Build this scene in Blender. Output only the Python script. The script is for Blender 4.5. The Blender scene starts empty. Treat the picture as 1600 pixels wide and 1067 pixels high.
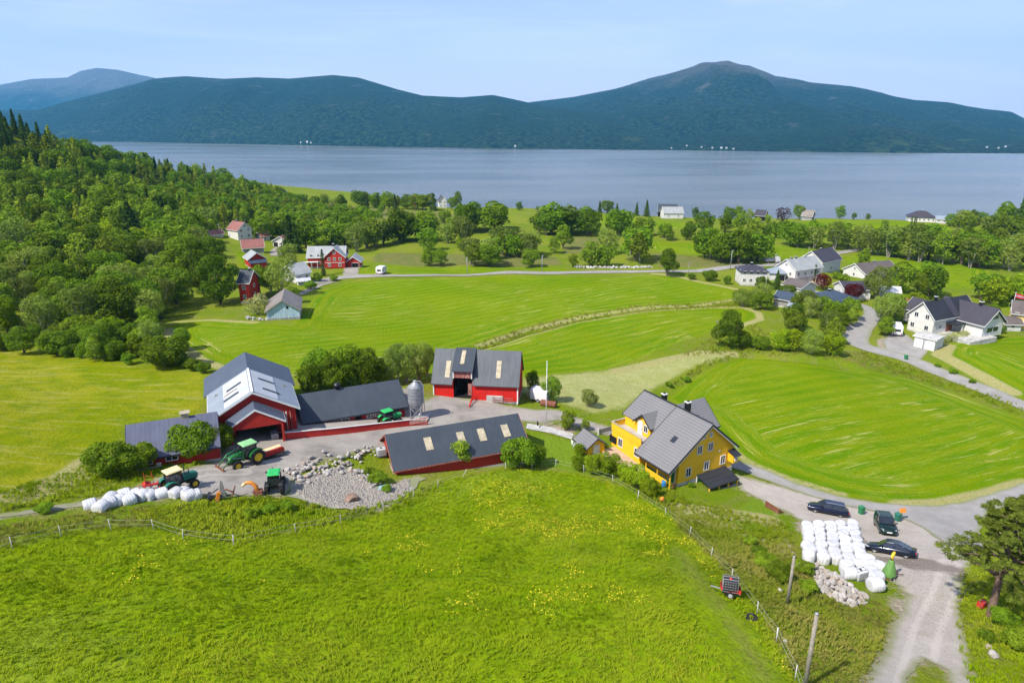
import bpy, bmesh, math, random
import numpy as np
from mathutils import Vector, Matrix
from mathutils.geometry import delaunay_2d_cdt
from mathutils.bvhtree import BVHTree
R = math.radians
rnd = random.Random(7)
sc = bpy.context.scene
COL = sc.collection

# ---------------- camera, sky, sun, exposure ----------------
CAM_Z = 110.0
PITCH = 18.0
F = 24.0/36.0*1600
cd = bpy.data.cameras.new('camera'); cam = bpy.data.objects.new('camera', cd); COL.objects.link(cam)
cd.lens = 24; cd.sensor_width = 36; cd.clip_start = 0.5; cd.clip_end = 60000
cam.location = (0, 0, CAM_Z); cam.rotation_euler = (R(90-PITCH), 0, 0)
sc.camera = cam
SUN_EL, SUN_AZ = 49.0, 230.0      # azimuth clockwise from +Y: from the left and a little behind
w = bpy.data.worlds.new('World'); sc.world = w; w.use_nodes = True
wn = w.node_tree.nodes; wl = w.node_tree.links
bg = wn['Background']
sky = wn.new('ShaderNodeTexSky'); sky.sky_type = 'NISHITA'; sky.sun_disc = False
sky.sun_elevation = R(SUN_EL); sky.sun_rotation = R(SUN_AZ)
sky.air_density = 1.0; sky.dust_density = 0.6; sky.ozone_density = 2.2
# thin cirrus mixed into the sky, laid out by direction
tc = wn.new('ShaderNodeTexCoord'); mp = wn.new('ShaderNodeMapping'); mp.inputs['Scale'].default_value = (1.1, 1.6, 9.0)
mp.inputs['Rotation'].default_value = (0, R(4), 0)
nz = wn.new('ShaderNodeTexNoise'); nz.inputs['Scale'].default_value = 1.7; nz.inputs['Detail'].default_value = 7; nz.inputs['Roughness'].default_value = .58; nz.inputs['Distortion'].default_value = .5
cr = wn.new('ShaderNodeValToRGB'); cr.color_ramp.elements[0].position = .45; cr.color_ramp.elements[1].position = .72
cr.color_ramp.elements[0].color = (0,0,0,1); cr.color_ramp.elements[1].color = (.62,.62,.62,1)
mx = wn.new('ShaderNodeMix'); mx.data_type = 'RGBA'
sep = wn.new('ShaderNodeSeparateXYZ'); hz_ = wn.new('ShaderNodeMapRange'); hz_.inputs['From Min'].default_value = 0.0; hz_.inputs['From Max'].default_value = .24
hz_.inputs['To Min'].default_value = .92; hz_.inputs['To Max'].default_value = 0.0; hz_.interpolation_type = 'SMOOTHSTEP'
mxx = wn.new('ShaderNodeMath'); mxx.operation = 'MAXIMUM'
wl.new(tc.outputs['Generated'], mp.inputs['Vector']); wl.new(mp.outputs[0], nz.inputs['Vector']); wl.new(nz.outputs['Fac'], cr.inputs[0])
wl.new(tc.outputs['Generated'], sep.inputs[0]); wl.new(sep.outputs['Z'], hz_.inputs['Value'])
wl.new(hz_.outputs[0], mx.inputs['Factor']); wl.new(sky.outputs[0], mx.inputs['A']); mx.inputs['B'].default_value = (5.2, 5.2, 5.7, 1)
tint = wn.new('ShaderNodeMix'); tint.data_type = 'RGBA'; tint.blend_type = 'MULTIPLY'; tint.inputs['Factor'].default_value = 1; tint.inputs['B'].default_value = (.92, .82, .98, 1)
wl.new(sky.outputs[0], tint.inputs['A']); wl.new(tint.outputs['Result'], mx.inputs['A'])
cl = wn.new('ShaderNodeMix'); cl.data_type = 'RGBA'; cl.inputs['B'].default_value = (6.2, 6.2, 6.5, 1)
wl.new(cr.outputs[0], cl.inputs['Factor']); wl.new(mx.outputs['Result'], cl.inputs['A']); wl.new(cl.outputs['Result'], bg.inputs['Color'])
bg.inputs['Strength'].default_value = 0.125
sd = bpy.data.lights.new('sun', 'SUN'); sun = bpy.data.objects.new('sun', sd); COL.objects.link(sun)
sd.energy = 4.5; sd.angle = R(1.2); sd.color = (1, .94, .83)
_a = R(SUN_AZ); _e = R(SUN_EL)
SUN_DIR = Vector((math.sin(_a)*math.cos(_e), math.cos(_a)*math.cos(_e), math.sin(_e)))
sun.rotation_euler = SUN_DIR.to_track_quat('Z', 'Y').to_euler()
sun.location = (0, 0, 400)
sc.view_settings.view_transform = 'Standard'; sc.view_settings.look = 'None'
sc.view_settings.gamma = 1; sc.view_settings.exposure = 0.68
sc.cycles.max_bounces = 6; sc.cycles.diffuse_bounces = 2; sc.cycles.glossy_bounces = 2; sc.cycles.transmission_bounces = 3
sc.cycles.volume_bounces = 1; sc.cycles.transparent_max_bounces = 6
sc.cycles.use_denoising = True; sc.cycles.use_adaptive_sampling = True; sc.cycles.adaptive_threshold = .02
# ---------------- terrain: one smooth height function ----------------
SP, CP = math.sin(R(PITCH)), math.cos(R(PITCH))
def ray(px, py):
    v = (533.5-py)/F
    return np.array([(px-800)/F, CP+SP*v, -SP+CP*v])
def at_depth(px, py, d):
    r = ray(px, py); return np.array([0, 0, CAM_Z])+r*d
def by_drop(px, py, drop):
    r = ray(px, py); return np.array([0, 0, CAM_Z])+r*(drop/-r[2])
# (px, py, drop below the camera in metres) seen in the photo
DROPS = [(1138,930,35),(1250,1060,34),(750,1060,33.0),(300,1060,31),(0,1060,30),(1440,1060,38),(1600,1060,38),(1440,960,41),(1600,930,42),(1300,950,39.5),
 (750,900,37.2),(400,900,34),(0,900,32),(1000,900,37),(750,770,41.8),(560,790,40.0),(450,830,37.2),(250,850,34.6),(1000,780,43.6),(900,730,43.6),
 (1366,915,41),(1300,860,44),(1300,820,45.6),(1420,857,44),(1292,800,47),(1480,800,47.6),(1600,765,49),(1160,745,46),(1080,790,44.6),(1180,860,42.5),
 (50,760,35),(150,700,37),(250,775,36.2),(380,725,38),(480,720,39),(470,760,38.4),(600,750,41.3),(620,660,41),(700,640,41.6),(800,640,42.4),(870,655,43),
 (600,600,40.5),(930,665,44),(1000,640,44.6),(300,680,38.5),(100,620,39.3),(0,560,41),(0,640,37),(180,570,41),(320,575,41.5),(520,560,43),(700,600,42.5),(850,600,44),
 (400,510,43.5),(280,520,43.6),(420,470,45.5),(550,440,47),(700,500,46),(800,545,45.6),(950,540,46),(1100,500,47),(1000,600,46),(1130,550,46.5),(700,430,47.6),(1000,430,48.5),(1200,430,49),
 (1150,470,48),(1350,500,49.5),(1250,560,46.5),(1350,620,47),(1500,600,50.5),(1450,700,48.5),(1250,680,46),(1600,640,50),(1420,560,50),(1480,530,50.5),(1560,560,49),(1600,520,51),
 (1350,420,52),(1550,430,53),(1550,400,53.5),(600,400,49),(450,400,48.5),(900,380,51),(740,365,52),(900,350,54),(1250,365,54),(1450,350,55.5),(1050,345,56),(1590,350,56),(700,330,56),(560,330,54),
 (850,325,57.5),(1330,345,56),(1180,345,57),(380,390,47.5),(340,400,44)]
PTS = [by_drop(*p) for p in DROPS]
for px, py, d in [(0,190,366),(-300,150,340),(100,232,400),(210,256,450),(330,282,480),(440,307,520),(100,350,245),(250,350,285),(100,450,185),(200,300,350),(0,262,300),(-300,300,250),(-300,500,150),(320,330,370),(10,480,160),(-500,420,190),(400,345,400),
                  (180,500,163)]:
    PTS.append(at_depth(px, py, d))
for x, y, z in [(0,0,81),(-60,0,84),(-120,20,86),(60,0,77),(120,20,72),(0,-60,86),(-120,-80,96),(120,-80,82),(200,60,62),(260,120,60),(300,200,58),(420,300,55),(600,430,50),(-120,60,80),
                (0,540,38),(-100,620,42),(150,520,36),(300,500,36),(450,520,34),(600,560,30),(800,520,32),(150,455,47),(60,470,49),(300,445,47.5),(0,640,8),(-120,740,8),(150,620,8),(300,600,8),(450,620,8),(650,680,8),(900,700,6),
                (-250,560,66),(-200,700,40),(-400,600,80),(-400,800,20),(-600,500,140),(-600,800,60),(-300,900,-15),(-600,1050,-15),(0,760,-22),(300,720,-22),(600,800,-22),(1000,850,-22),(-900,400,190),(-900,1000,20),
                (-400,100,108),(-700,0,150),(700,0,60),(1100,300,60),(-300,-200,130),(300,-200,80)]:
    PTS.append(np.array([x, y, z]))
PTS = np.array(PTS)
S_ = 100.0
def _phi(r2):
    return np.where(r2 > 1e-12, .5*r2*np.log(np.maximum(r2, 1e-12)), 0)
def _tps():
    n = len(PTS); X = PTS[:, :2]/S_
    r2 = ((X[:, None]-X[None])**2).sum(-1)
    lam = np.full(n, .0006)
    A = np.zeros((n+3, n+3)); A[:n, :n] = _phi(r2)+np.diag(lam*10); A[:n, n] = 1; A[:n, n+1:] = X; A[n, :n] = 1; A[n+1:, :n] = X.T
    b = np.zeros(n+3); b[:n] = PTS[:, 2]
    return X, np.linalg.solve(A, b)
_X, _W = _tps()
def axis(segs):
    out = []
    for a, b, s in segs: out += list(np.arange(a, b, s))
    out.append(segs[-1][1]); return np.array(out, float)
GX = axis([(-1200,-400,20),(-400,-140,3),(-140,140,1),(140,420,2.5),(420,1200,12)])
GY = axis([(-220,10,6),(10,240,1),(240,560,2.5),(560,1100,10)])
def _val_noise(x, y, s, seed):
    r = np.random.RandomState(seed); g = r.rand(256, 256)
    u = x/s; v = y/s; i = np.floor(u).astype(int); j = np.floor(v).astype(int); fu = u-i; fv = v-j
    fu = fu*fu*(3-2*fu); fv = fv*fv*(3-2*fv); i %= 256; j %= 256; i1 = (i+1) % 256; j1 = (j+1) % 256
    return (g[i, j]*(1-fu)+g[i1, j]*fu)*(1-fv)+(g[i, j1]*(1-fu)+g[i1, j1]*fu)*fv-.5
def build_height():
    MX, MY = np.meshgrid(GX, GY); x = MX.ravel()/S_; y = MY.ravel()/S_
    z = _W[-3]+_W[-2]*x+_W[-1]*y
    for k in range(len(_X)):
        z = z+_W[k]*_phi((x-_X[k, 0])**2+(y-_X[k, 1])**2)
    Z = z.reshape(MX.shape)
    Z += .55*_val_noise(MX, MY, 17, 1)*np.clip((MY-20)/80, .4, 3)+.16*_val_noise(MX, MY, 5, 2)
    return Z
GZ = build_height()
GZ = np.maximum(GZ, -25)
for mx_, my_, rx_, h_ in ((-19.5, 77.6, 2.6, .8), (-23.2, 75.4, 2.4, .7), (-16.8, 80.2, 2.0, .5), (-16.0, 71.2, 2.2, .5)):
    GZ += h_*np.exp(-((GX[None]-mx_)**2+(GY[:, None]-my_)**2)/rx_**2)
def gz(x, y):
    i = min(max(int(np.searchsorted(GX, x))-1, 0), len(GX)-2); j = min(max(int(np.searchsorted(GY, y))-1, 0), len(GY)-2)
    u = min(max((x-GX[i])/(GX[i+1]-GX[i]), 0), 1); v = min(max((y-GY[j])/(GY[j+1]-GY[j]), 0), 1)
    return float((GZ[j, i]*(1-u)+GZ[j, i+1]*u)*(1-v)+(GZ[j+1, i]*(1-u)+GZ[j+1, i+1]*u)*v)
def gzv(x, y):
    i = np.clip(np.searchsorted(GX, x)-1, 0, len(GX)-2); j = np.clip(np.searchsorted(GY, y)-1, 0, len(GY)-2)
    u = np.clip((x-GX[i])/(GX[i+1]-GX[i]), 0, 1); v = np.clip((y-GY[j])/(GY[j+1]-GY[j]), 0, 1)
    return (GZ[j, i]*(1-u)+GZ[j, i+1]*u)*(1-v)+(GZ[j+1, i]*(1-u)+GZ[j+1, i+1]*u)*v
def P(px, py):
    """the point of the ground seen at this place of the photograph"""
    r = ray(px, py); t = 25.0; prev = t
    while t < 1500:
        x, y, z = r*t; z += CAM_Z
        if z < gz(x, y): break
        prev = t; t *= 1.012
    lo, hi = prev, t
    for _ in range(18):
        m = (lo+hi)/2; x, y, z = r*m
        if z+CAM_Z < gz(x, y): hi = m
        else: lo = m
    x, y, z = r*hi
    z = gz(x, y)
    return P(px, py+1.5) if z < 25 and py < 420 else Vector((x, y, z))
def PZ(px, py, z):
    r = ray(px, py); t = (z-CAM_Z)/r[2]
    return Vector((r[0]*t, r[1]*t, z))
def proj(x, y, z):
    z -= CAM_Z; d = y*CP-z*SP; v = (y*SP+z*CP)/d
    return (800+F*x/d, 533.5-F*v, d)
# ---------------- helpers: materials ----------------
class NT:
    def __init__(s, name):
        s.m = bpy.data.materials.new(name); s.m.use_nodes = True; s.t = s.m.node_tree; s.b = s.t.nodes['Principled BSDF']
        s.out = s.t.nodes['Material Output']
    def n(s, typ, **kw):
        nd = s.t.nodes.new(typ)
        for k, v in kw.items():
            if k.startswith('_'): setattr(nd, k[1:], v)
            else: s.set(nd, k, v)
        return nd
    def set(s, nd, k, v):
        inp = nd.inputs[int(k[1:])] if k[0] == 'i' and k[1:].isdigit() else nd.inputs[k.replace('_', ' ')]
        if isinstance(v, bpy.types.NodeSocket): s.t.links.new(v, inp)
        else: inp.default_value = v
    def pos(s): return s.n('ShaderNodeNewGeometry').outputs['Position']
    def obj(s): return s.n('ShaderNodeTexCoord').outputs['Object']
    def noise(s, vec, scale, detail=4, rough=.55, dist=0):
        return s.n('ShaderNodeTexNoise', Vector=vec, Scale=scale, Detail=detail, Roughness=rough, Distortion=dist).outputs['Fac']
    def vor(s, vec, scale, feat='F1', out='Distance'):
        return s.n('ShaderNodeTexVoronoi', _feature=feat, Vector=vec, Scale=scale).outputs[out]
    def math(s, op, a, b=0.0, c=0.0, clamp=False):
        return s.n('ShaderNodeMath', _operation=op, _use_clamp=clamp, i0=a, i1=b, i2=c).outputs[0]
    def ramp(s, v, lo, hi, a=0.0, b=1.0):
        return s.n('ShaderNodeMapRange', Value=v, From_Min=lo, From_Max=hi, To_Min=a, To_Max=b, _interpolation_type='SMOOTHSTEP').outputs[0]
    def mix(s, f, a, b):
        nd = s.n('ShaderNodeMix', _data_type='RGBA')
        for k, v in (('Factor', f), ('A', a), ('B', b)):
            i = nd.inputs[k] if k == 'Factor' else [q for q in nd.inputs if q.name == k and q.type == 'RGBA'][0]
            if k != 'Factor' and not isinstance(v, bpy.types.NodeSocket): v = tuple(v)+(1,) if len(v) == 3 else v
            if isinstance(v, bpy.types.NodeSocket): s.t.links.new(v, i)
            else: i.default_value = v
        return [o for o in nd.outputs if o.type == 'RGBA'][0]
    def attr(s, name): return s.n('ShaderNodeAttribute', _attribute_name=name).outputs['Fac']
    def scale(s, vec, xyz, rot=0):
        return s.n('ShaderNodeMapping', Vector=vec, Scale=xyz, Rotation=(0, 0, rot)).outputs[0]
    def bump(s, h, strength=.4, dist=.1):
        s.t.links.new(s.n('ShaderNodeBump', Height=h, Strength=strength, Distance=dist).outputs[0], s.b.inputs['Normal'])
    def col(s, c): s.set(s.b, 'Base Color', c if isinstance(c, bpy.types.NodeSocket) else tuple(c)+(1,))
    def fin(s, rough=.8, metal=0, spec=.3):
        s.set(s.b, 'Roughness', rough); s.b.inputs['Metallic'].default_value = metal; s.b.inputs['Specular IOR Level'].default_value = spec
        return s.m
def basic(name, c, rough=.7, var=.25, scale=3.0, metal=0, spec=.3, bump=0, dirt=None):
    k = NT(name); v = k.obj()
    f = k.noise(v, scale, 5, .6)
    c2 = tuple(max(0, q*(1-var)) for q in c)
    base = k.mix(k.ramp(f, .35, .65), c2, c)
    if dirt: base = k.mix(k.ramp(k.noise(v, scale*.45, 6, .7), .52, .72), base, dirt)
    k.col(base)
    if bump: k.bump(f, bump, .05)
    return k.fin(rough, metal, spec)
def boards(name, c, c2, pitch=.14, axis='x', worn=None, rough=.75):
    """painted boards or profiled sheet: seams along one object axis"""
    k = NT(name); v = k.obj()
    sp = k.n('ShaderNodeSeparateXYZ', Vector=v)
    if axis == 'x': u = k.math('ADD', sp.outputs[0], sp.outputs[1])
    elif axis == 'z': u = sp.outputs[2]
    else: u = sp.outputs[0]
    fr = k.math('FRACT', k.math('DIVIDE', u, pitch)); seam = k.math('LESS_THAN', fr, .1)
    pl = k.math('FLOOR', k.math('DIVIDE', u, pitch))
    pv = k.n('ShaderNodeTexWhiteNoise', _noise_dimensions='1D', W=pl).outputs[0]
    b = k.mix(k.math('MULTIPLY', pv, .6), c, c2)
    b = k.mix(k.ramp(k.noise(v, 1.1, 6, .65), .42, .7, 0, .75), b, c2)
    if worn: b = k.mix(k.ramp(k.noise(k.scale(v, (3, 3, .7)), 1.6, 7, .75), .5, .62), b, worn)
    b = k.mix(k.math('MULTIPLY', seam, .55), b, tuple(q*.4 for q in c2))
    k.col(b); k.bump(fr, .25, .02)
    return k.fin(rough)
def roofing(name, c, c2, pitch=.32, rows=None, rough=.55, spec=.35, streak=.5):
    k = NT(name); v = k.obj(); sp = k.n('ShaderNodeSeparateXYZ', Vector=v); u = sp.outputs[0]
    fr = k.math('FRACT', k.math('DIVIDE', u, pitch)); rib = k.math('LESS_THAN', fr, .16)
    f = k.noise(k.scale(v, (2.2, .35, .35)), 1.0, 6, .65)
    b = k.mix(k.ramp(f, .35, .68, 0, streak), c, c2)
    b = k.mix(k.ramp(k.noise(v, .35, 4, .6), .4, .65, 0, .5), b, c2)
    panel = k.n('ShaderNodeTexWhiteNoise', _noise_dimensions='1D', W=k.math('FLOOR', k.math('DIVIDE', u, 1.05))).outputs[0]
    b = k.mix(k.math('MULTIPLY', panel, .3), b, c2)
    h = k.math('MULTIPLY', rib, 1.0)
    if rows:
        g = k.math('FRACT', k.math('DIVIDE', sp.outputs[2], rows)); ln = k.math('LESS_THAN', g, .14)
        b = k.mix(k.math('MULTIPLY', ln, .6), b, tuple(q*.3 for q in c)); h = k.math('ADD', k.math('MULTIPLY', rib, .25), g)
    else: b = k.mix(k.math('MULTIPLY', rib, .3), b, tuple(q*.55 for q in c))
    k.col(b); k.bump(h, .5, .04)
    return k.fin(rough, 0, spec)
def leafmat(name, c, c2, tr=.36):
    c, c2 = [tuple(q*f for q, f in zip(t, (1.12, 1.14, .65))) for t in (c, c2)]
    k = NT(name); g = k.n('ShaderNodeObjectInfo').outputs['Random']; v = k.pos()
    f = k.noise(v, 1.3, 4, .7)
    b = k.mix(k.ramp(f, .38, .62), tuple(q*.8 for q in c), tuple(q*1.12 for q in c2))
    b = k.mix(k.math('MULTIPLY', g, .5), b, tuple((x*.5+y*.5)*q for x, y, q in zip(c, c2, (1.35, 1.05, .9))))
    hs = k.n('ShaderNodeHueSaturation', Color=b, Hue=k.ramp(g, 0, 1, .485, .515), Value=k.ramp(k.math('FRACT', k.math('MULTIPLY', g, 7.13)), 0, 1, .7, 1.35))
    k.col(hs.outputs[0])
    k.fin(.8, 0, .06)
    tl = k.n('ShaderNodeBsdfTranslucent', Color=hs.outputs[0]); ms = k.n('ShaderNodeMixShader', i0=tr, i1=k.b.outputs[0], i2=tl.outputs[0])
    k.t.links.new(ms.outputs[0], k.out.inputs[0])
    return k.m
M = {}
M['red'] = boards('red_boards', (.44,.025,.015), (.3,.024,.016))
M['red_bright'] = boards('bright_red_boards', (.62,.012,.006), (.42,.014,.010))
M['fence_red'] = boards('fence_red_boards', (.5,.03,.02), (.34,.025,.018))
M['red_old'] = boards('weathered_red_boards', (.33,.09,.07), (.2,.06,.05), worn=(.42,.34,.3))
M['yellow'] = boards('yellow_boards', (.85,.49,.015), (.74,.41,.018), pitch=.18, axis='z')
M['yellow_pale'] = boards('pale_yellow_boards', (.72,.52,.16), (.6,.42,.12), pitch=.2, axis='z')
M['white'] = boards('white_boards', (.66,.65,.62), (.56,.55,.52), pitch=.18, axis='z')
M['blue_worn'] = boards('worn_blue_boards', (.36,.52,.62), (.24,.37,.46), pitch=.5, worn=(.62,.63,.6))
M['greywall'] = basic('grey_wall', (.3,.29,.28), .9, .3, 1.5)
M['concrete'] = basic('concrete', (.5,.49,.46), .9, .3, 1.2, dirt=(.26,.25,.22))
M['trim'] = basic('white_trim', (.7,.7,.68), .6, .12, 2)
M['darktrim'] = basic('dark_trim', (.03,.033,.04), .5, .2, 2)
M['roof_blue'] = roofing('blue_grey_sheet_roof', (.085,.105,.145), (.06,.078,.108))
M['roof_grey'] = roofing('light_grey_sheet_roof', (.27,.31,.36), (.2,.235,.28))
M['roof_dark'] = roofing('dark_sheet_roof', (.05,.062,.078), (.032,.042,.055))
M['roof_old'] = roofing('old_dark_sheet_roof', (.05,.062,.076), (.095,.105,.115), streak=.8)
M['roof_purple'] = roofing('ribbed_slate_blue_roof', (.1,.11,.16), (.07,.078,.118), pitch=.5)
M['roof_tile'] = roofing('grey_tile_roof', (.19,.187,.19), (.16,.158,.162), pitch=.3, rows=.26)
M['roof_tile_dark'] = roofing('black_tile_roof', (.03,.033,.04), (.02,.022,.028), pitch=.3, rows=.2)
M['roof_pale'] = roofing('pale_slate_roof', (.36,.38,.38), (.24,.26,.26), rows=.3)
M['roof_navy'] = roofing('navy_sheet_roof', (.05,.075,.11), (.035,.05,.08))
M['roof_brown'] = roofing('brown_grey_roof', (.14,.115,.105), (.09,.075,.07), rows=.25)
M['roof_char'] = roofing('charcoal_roof', (.06,.055,.07), (.04,.038,.05), rows=.25)
M['roof_red'] = roofing('faded_red_tile_roof', (.3,.12,.095), (.2,.08,.07), rows=.3)
M['roof_rust'] = roofing('old_slate_roof', (.26,.23,.2), (.16,.13,.11), rows=.35)
M['panel_light'] = basic('translucent_roof_panel', (.46,.4,.28), .6, .3, 2.0, dirt=(.3,.25,.16))
M['panel_grey'] = roofing('galvanised_roof_panel', (.52,.54,.55), (.36,.38,.4), pitch=.8, rough=.4)
M['glass'] = basic('window_glass', (.02,.026,.035), .08, .3, 1, spec=.9)
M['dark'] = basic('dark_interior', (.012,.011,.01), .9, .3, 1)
M['black'] = basic('black_metal', (.012,.012,.014), .4, .2, 3, spec=.5)
M['rubber'] = basic('tyre_rubber', (.02,.019,.018), .85, .3, 6, dirt=(.1,.085,.06))
M['steel'] = basic('galvanised_steel', (.33,.34,.36), .45, .2, 1.2, metal=.15, spec=.5)
M['wood'] = basic('weathered_wood', (.3,.27,.22), .9, .35, 5)
M['deck'] = boards('grey_deck_boards', (.46,.43,.4), (.36,.33,.3), pitch=.15)
M['patio'] = basic('patio_slabs', (.5,.37,.26), .85, .25, 2)
M['tgreen'] = basic('tractor_green_paint', (.018,.15,.03), .35, .2, 2, spec=.5, dirt=(.07,.1,.045))
M['tgreen_roof'] = basic('green_cab_roof', (.03,.42,.1), .45, .15, 2, spec=.4)
M['tgreen_pale'] = basic('pale_green_cab_roof', (.25,.52,.22), .5, .15, 2, spec=.4)
M['teal'] = basic('faded_teal_paint', (.02,.17,.11), .45, .25, 2, spec=.4, dirt=(.09,.11,.08))
M['cream'] = basic('cream_cab_roof', (.72,.6,.34), .5, .2, 2, dirt=(.5,.4,.22))
M['rim'] = basic('yellow_rim', (.68,.46,.02), .5, .2, 3)
M['mred'] = basic('red_machine_paint', (.5,.03,.022), .5, .25, 3, dirt=(.28,.05,.03))
M['rust'] = basic('rusty_steel', (.22,.08,.045), .85, .4, 4, dirt=(.3,.17,.12))
M['orange'] = basic('orange_paint', (.72,.24,.03), .5, .2, 3, dirt=(.6,.35,.12))
M['yellowp'] = basic('yellow_spout_paint', (.8,.5,.03), .5, .2, 3)
M['lgreen'] = basic('light_green_paint', (.13,.28,.07), .5, .25, 3, dirt=(.2,.24,.12))
M['caravan'] = basic('white_caravan_shell', (.68,.68,.68), .35, .08, 2, spec=.5)
M['wrap'] = basic('white_bale_wrap', (.53,.53,.54), .42, .18, 2.5, spec=.4, bump=.5)
def wrapmat():
    k = NT('white_bale_wrap'); v = k.obj(); g = k.n('ShaderNodeObjectInfo').outputs['Random']
    w1 = k.noise(k.scale(v, (5, 1.2, 1.2)), 3.0, 5, .7, .8); w2 = k.noise(v, 7, 4, .6); fd = k.math('SINE', k.math('ADD', k.math('MULTIPLY', k.n('ShaderNodeSeparateXYZ', Vector=v).outputs[0], 26), k.math('MULTIPLY', w1, 5)))
    b = k.mix(g, (.58,.58,.59), (.68,.68,.68)); b = k.mix(k.ramp(w1, .5, .7, 0, .5), b, (.4,.41,.43)); b = k.mix(k.ramp(k.noise(v, 1.6, 6, .75), .6, .72, 0, .55), b, (.33,.32,.27))
    k.col(b); k.bump(k.math('ADD', k.math('ADD', w1, w2), k.math('MULTIPLY', fd, .18)), .9, .09); return k.fin(.33, 0, .5)
M['wrap'] = wrapmat()
M['plastic'] = basic('translucent_white_plastic', (.66,.67,.66), .5, .12, 2)
M['car_blue'] = basic('dark_blue_car_paint', (.012,.016,.04), .18, .1, 1, metal=.4, spec=.7)
M['car_green'] = basic('dark_green_car_paint', (.01,.03,.026), .22, .1, 1, metal=.4, spec=.7)
M['car_slate'] = basic('slate_car_paint', (.018,.024,.04), .15, .1, 1, metal=.5, spec=.7)
M['lamp_glass'] = basic('headlight_lens', (.6,.63,.66), .15, .1, 1, spec=.8)
M['lamp_red'] = basic('tail_light_lens', (.4,.01,.01), .2, .1, 1, spec=.7)
M['post'] = basic('pale_fence_post', (.5,.5,.46), .7, .15, 4)
M['wire'] = basic('white_fence_tape', (.36,.39,.32), .7, .1, 4)
M['bin_green'] = basic('green_bin_plastic', (.03,.2,.08), .5, .15, 3)
M['flag_red'] = basic('red_flag_cloth', (.6,.02,.04), .8, .1, 2)
M['flag_white'] = basic('white_flag_cloth', (.8,.8,.8), .8, .1, 2)
M['flag_blue'] = basic('blue_flag_cloth', (.01,.03,.2), .8, .1, 2)
M['tarp_blue'] = basic('blue_tarpaulin', (.03,.2,.5), .6, .2, 3)
M['bark'] = basic('bark', (.14,.105,.08), .95, .45, 4, bump=.5)
M['bark_pale'] = basic('pale_bark', (.36,.33,.28), .95, .4, 4, bump=.4)
M['bark_pine'] = basic('pine_bark', (.2,.13,.095), .95, .4, 4, bump=.5)
M['hay'] = basic('old_hay', (.26,.18,.12), .95, .4, 5, bump=.5)

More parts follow.
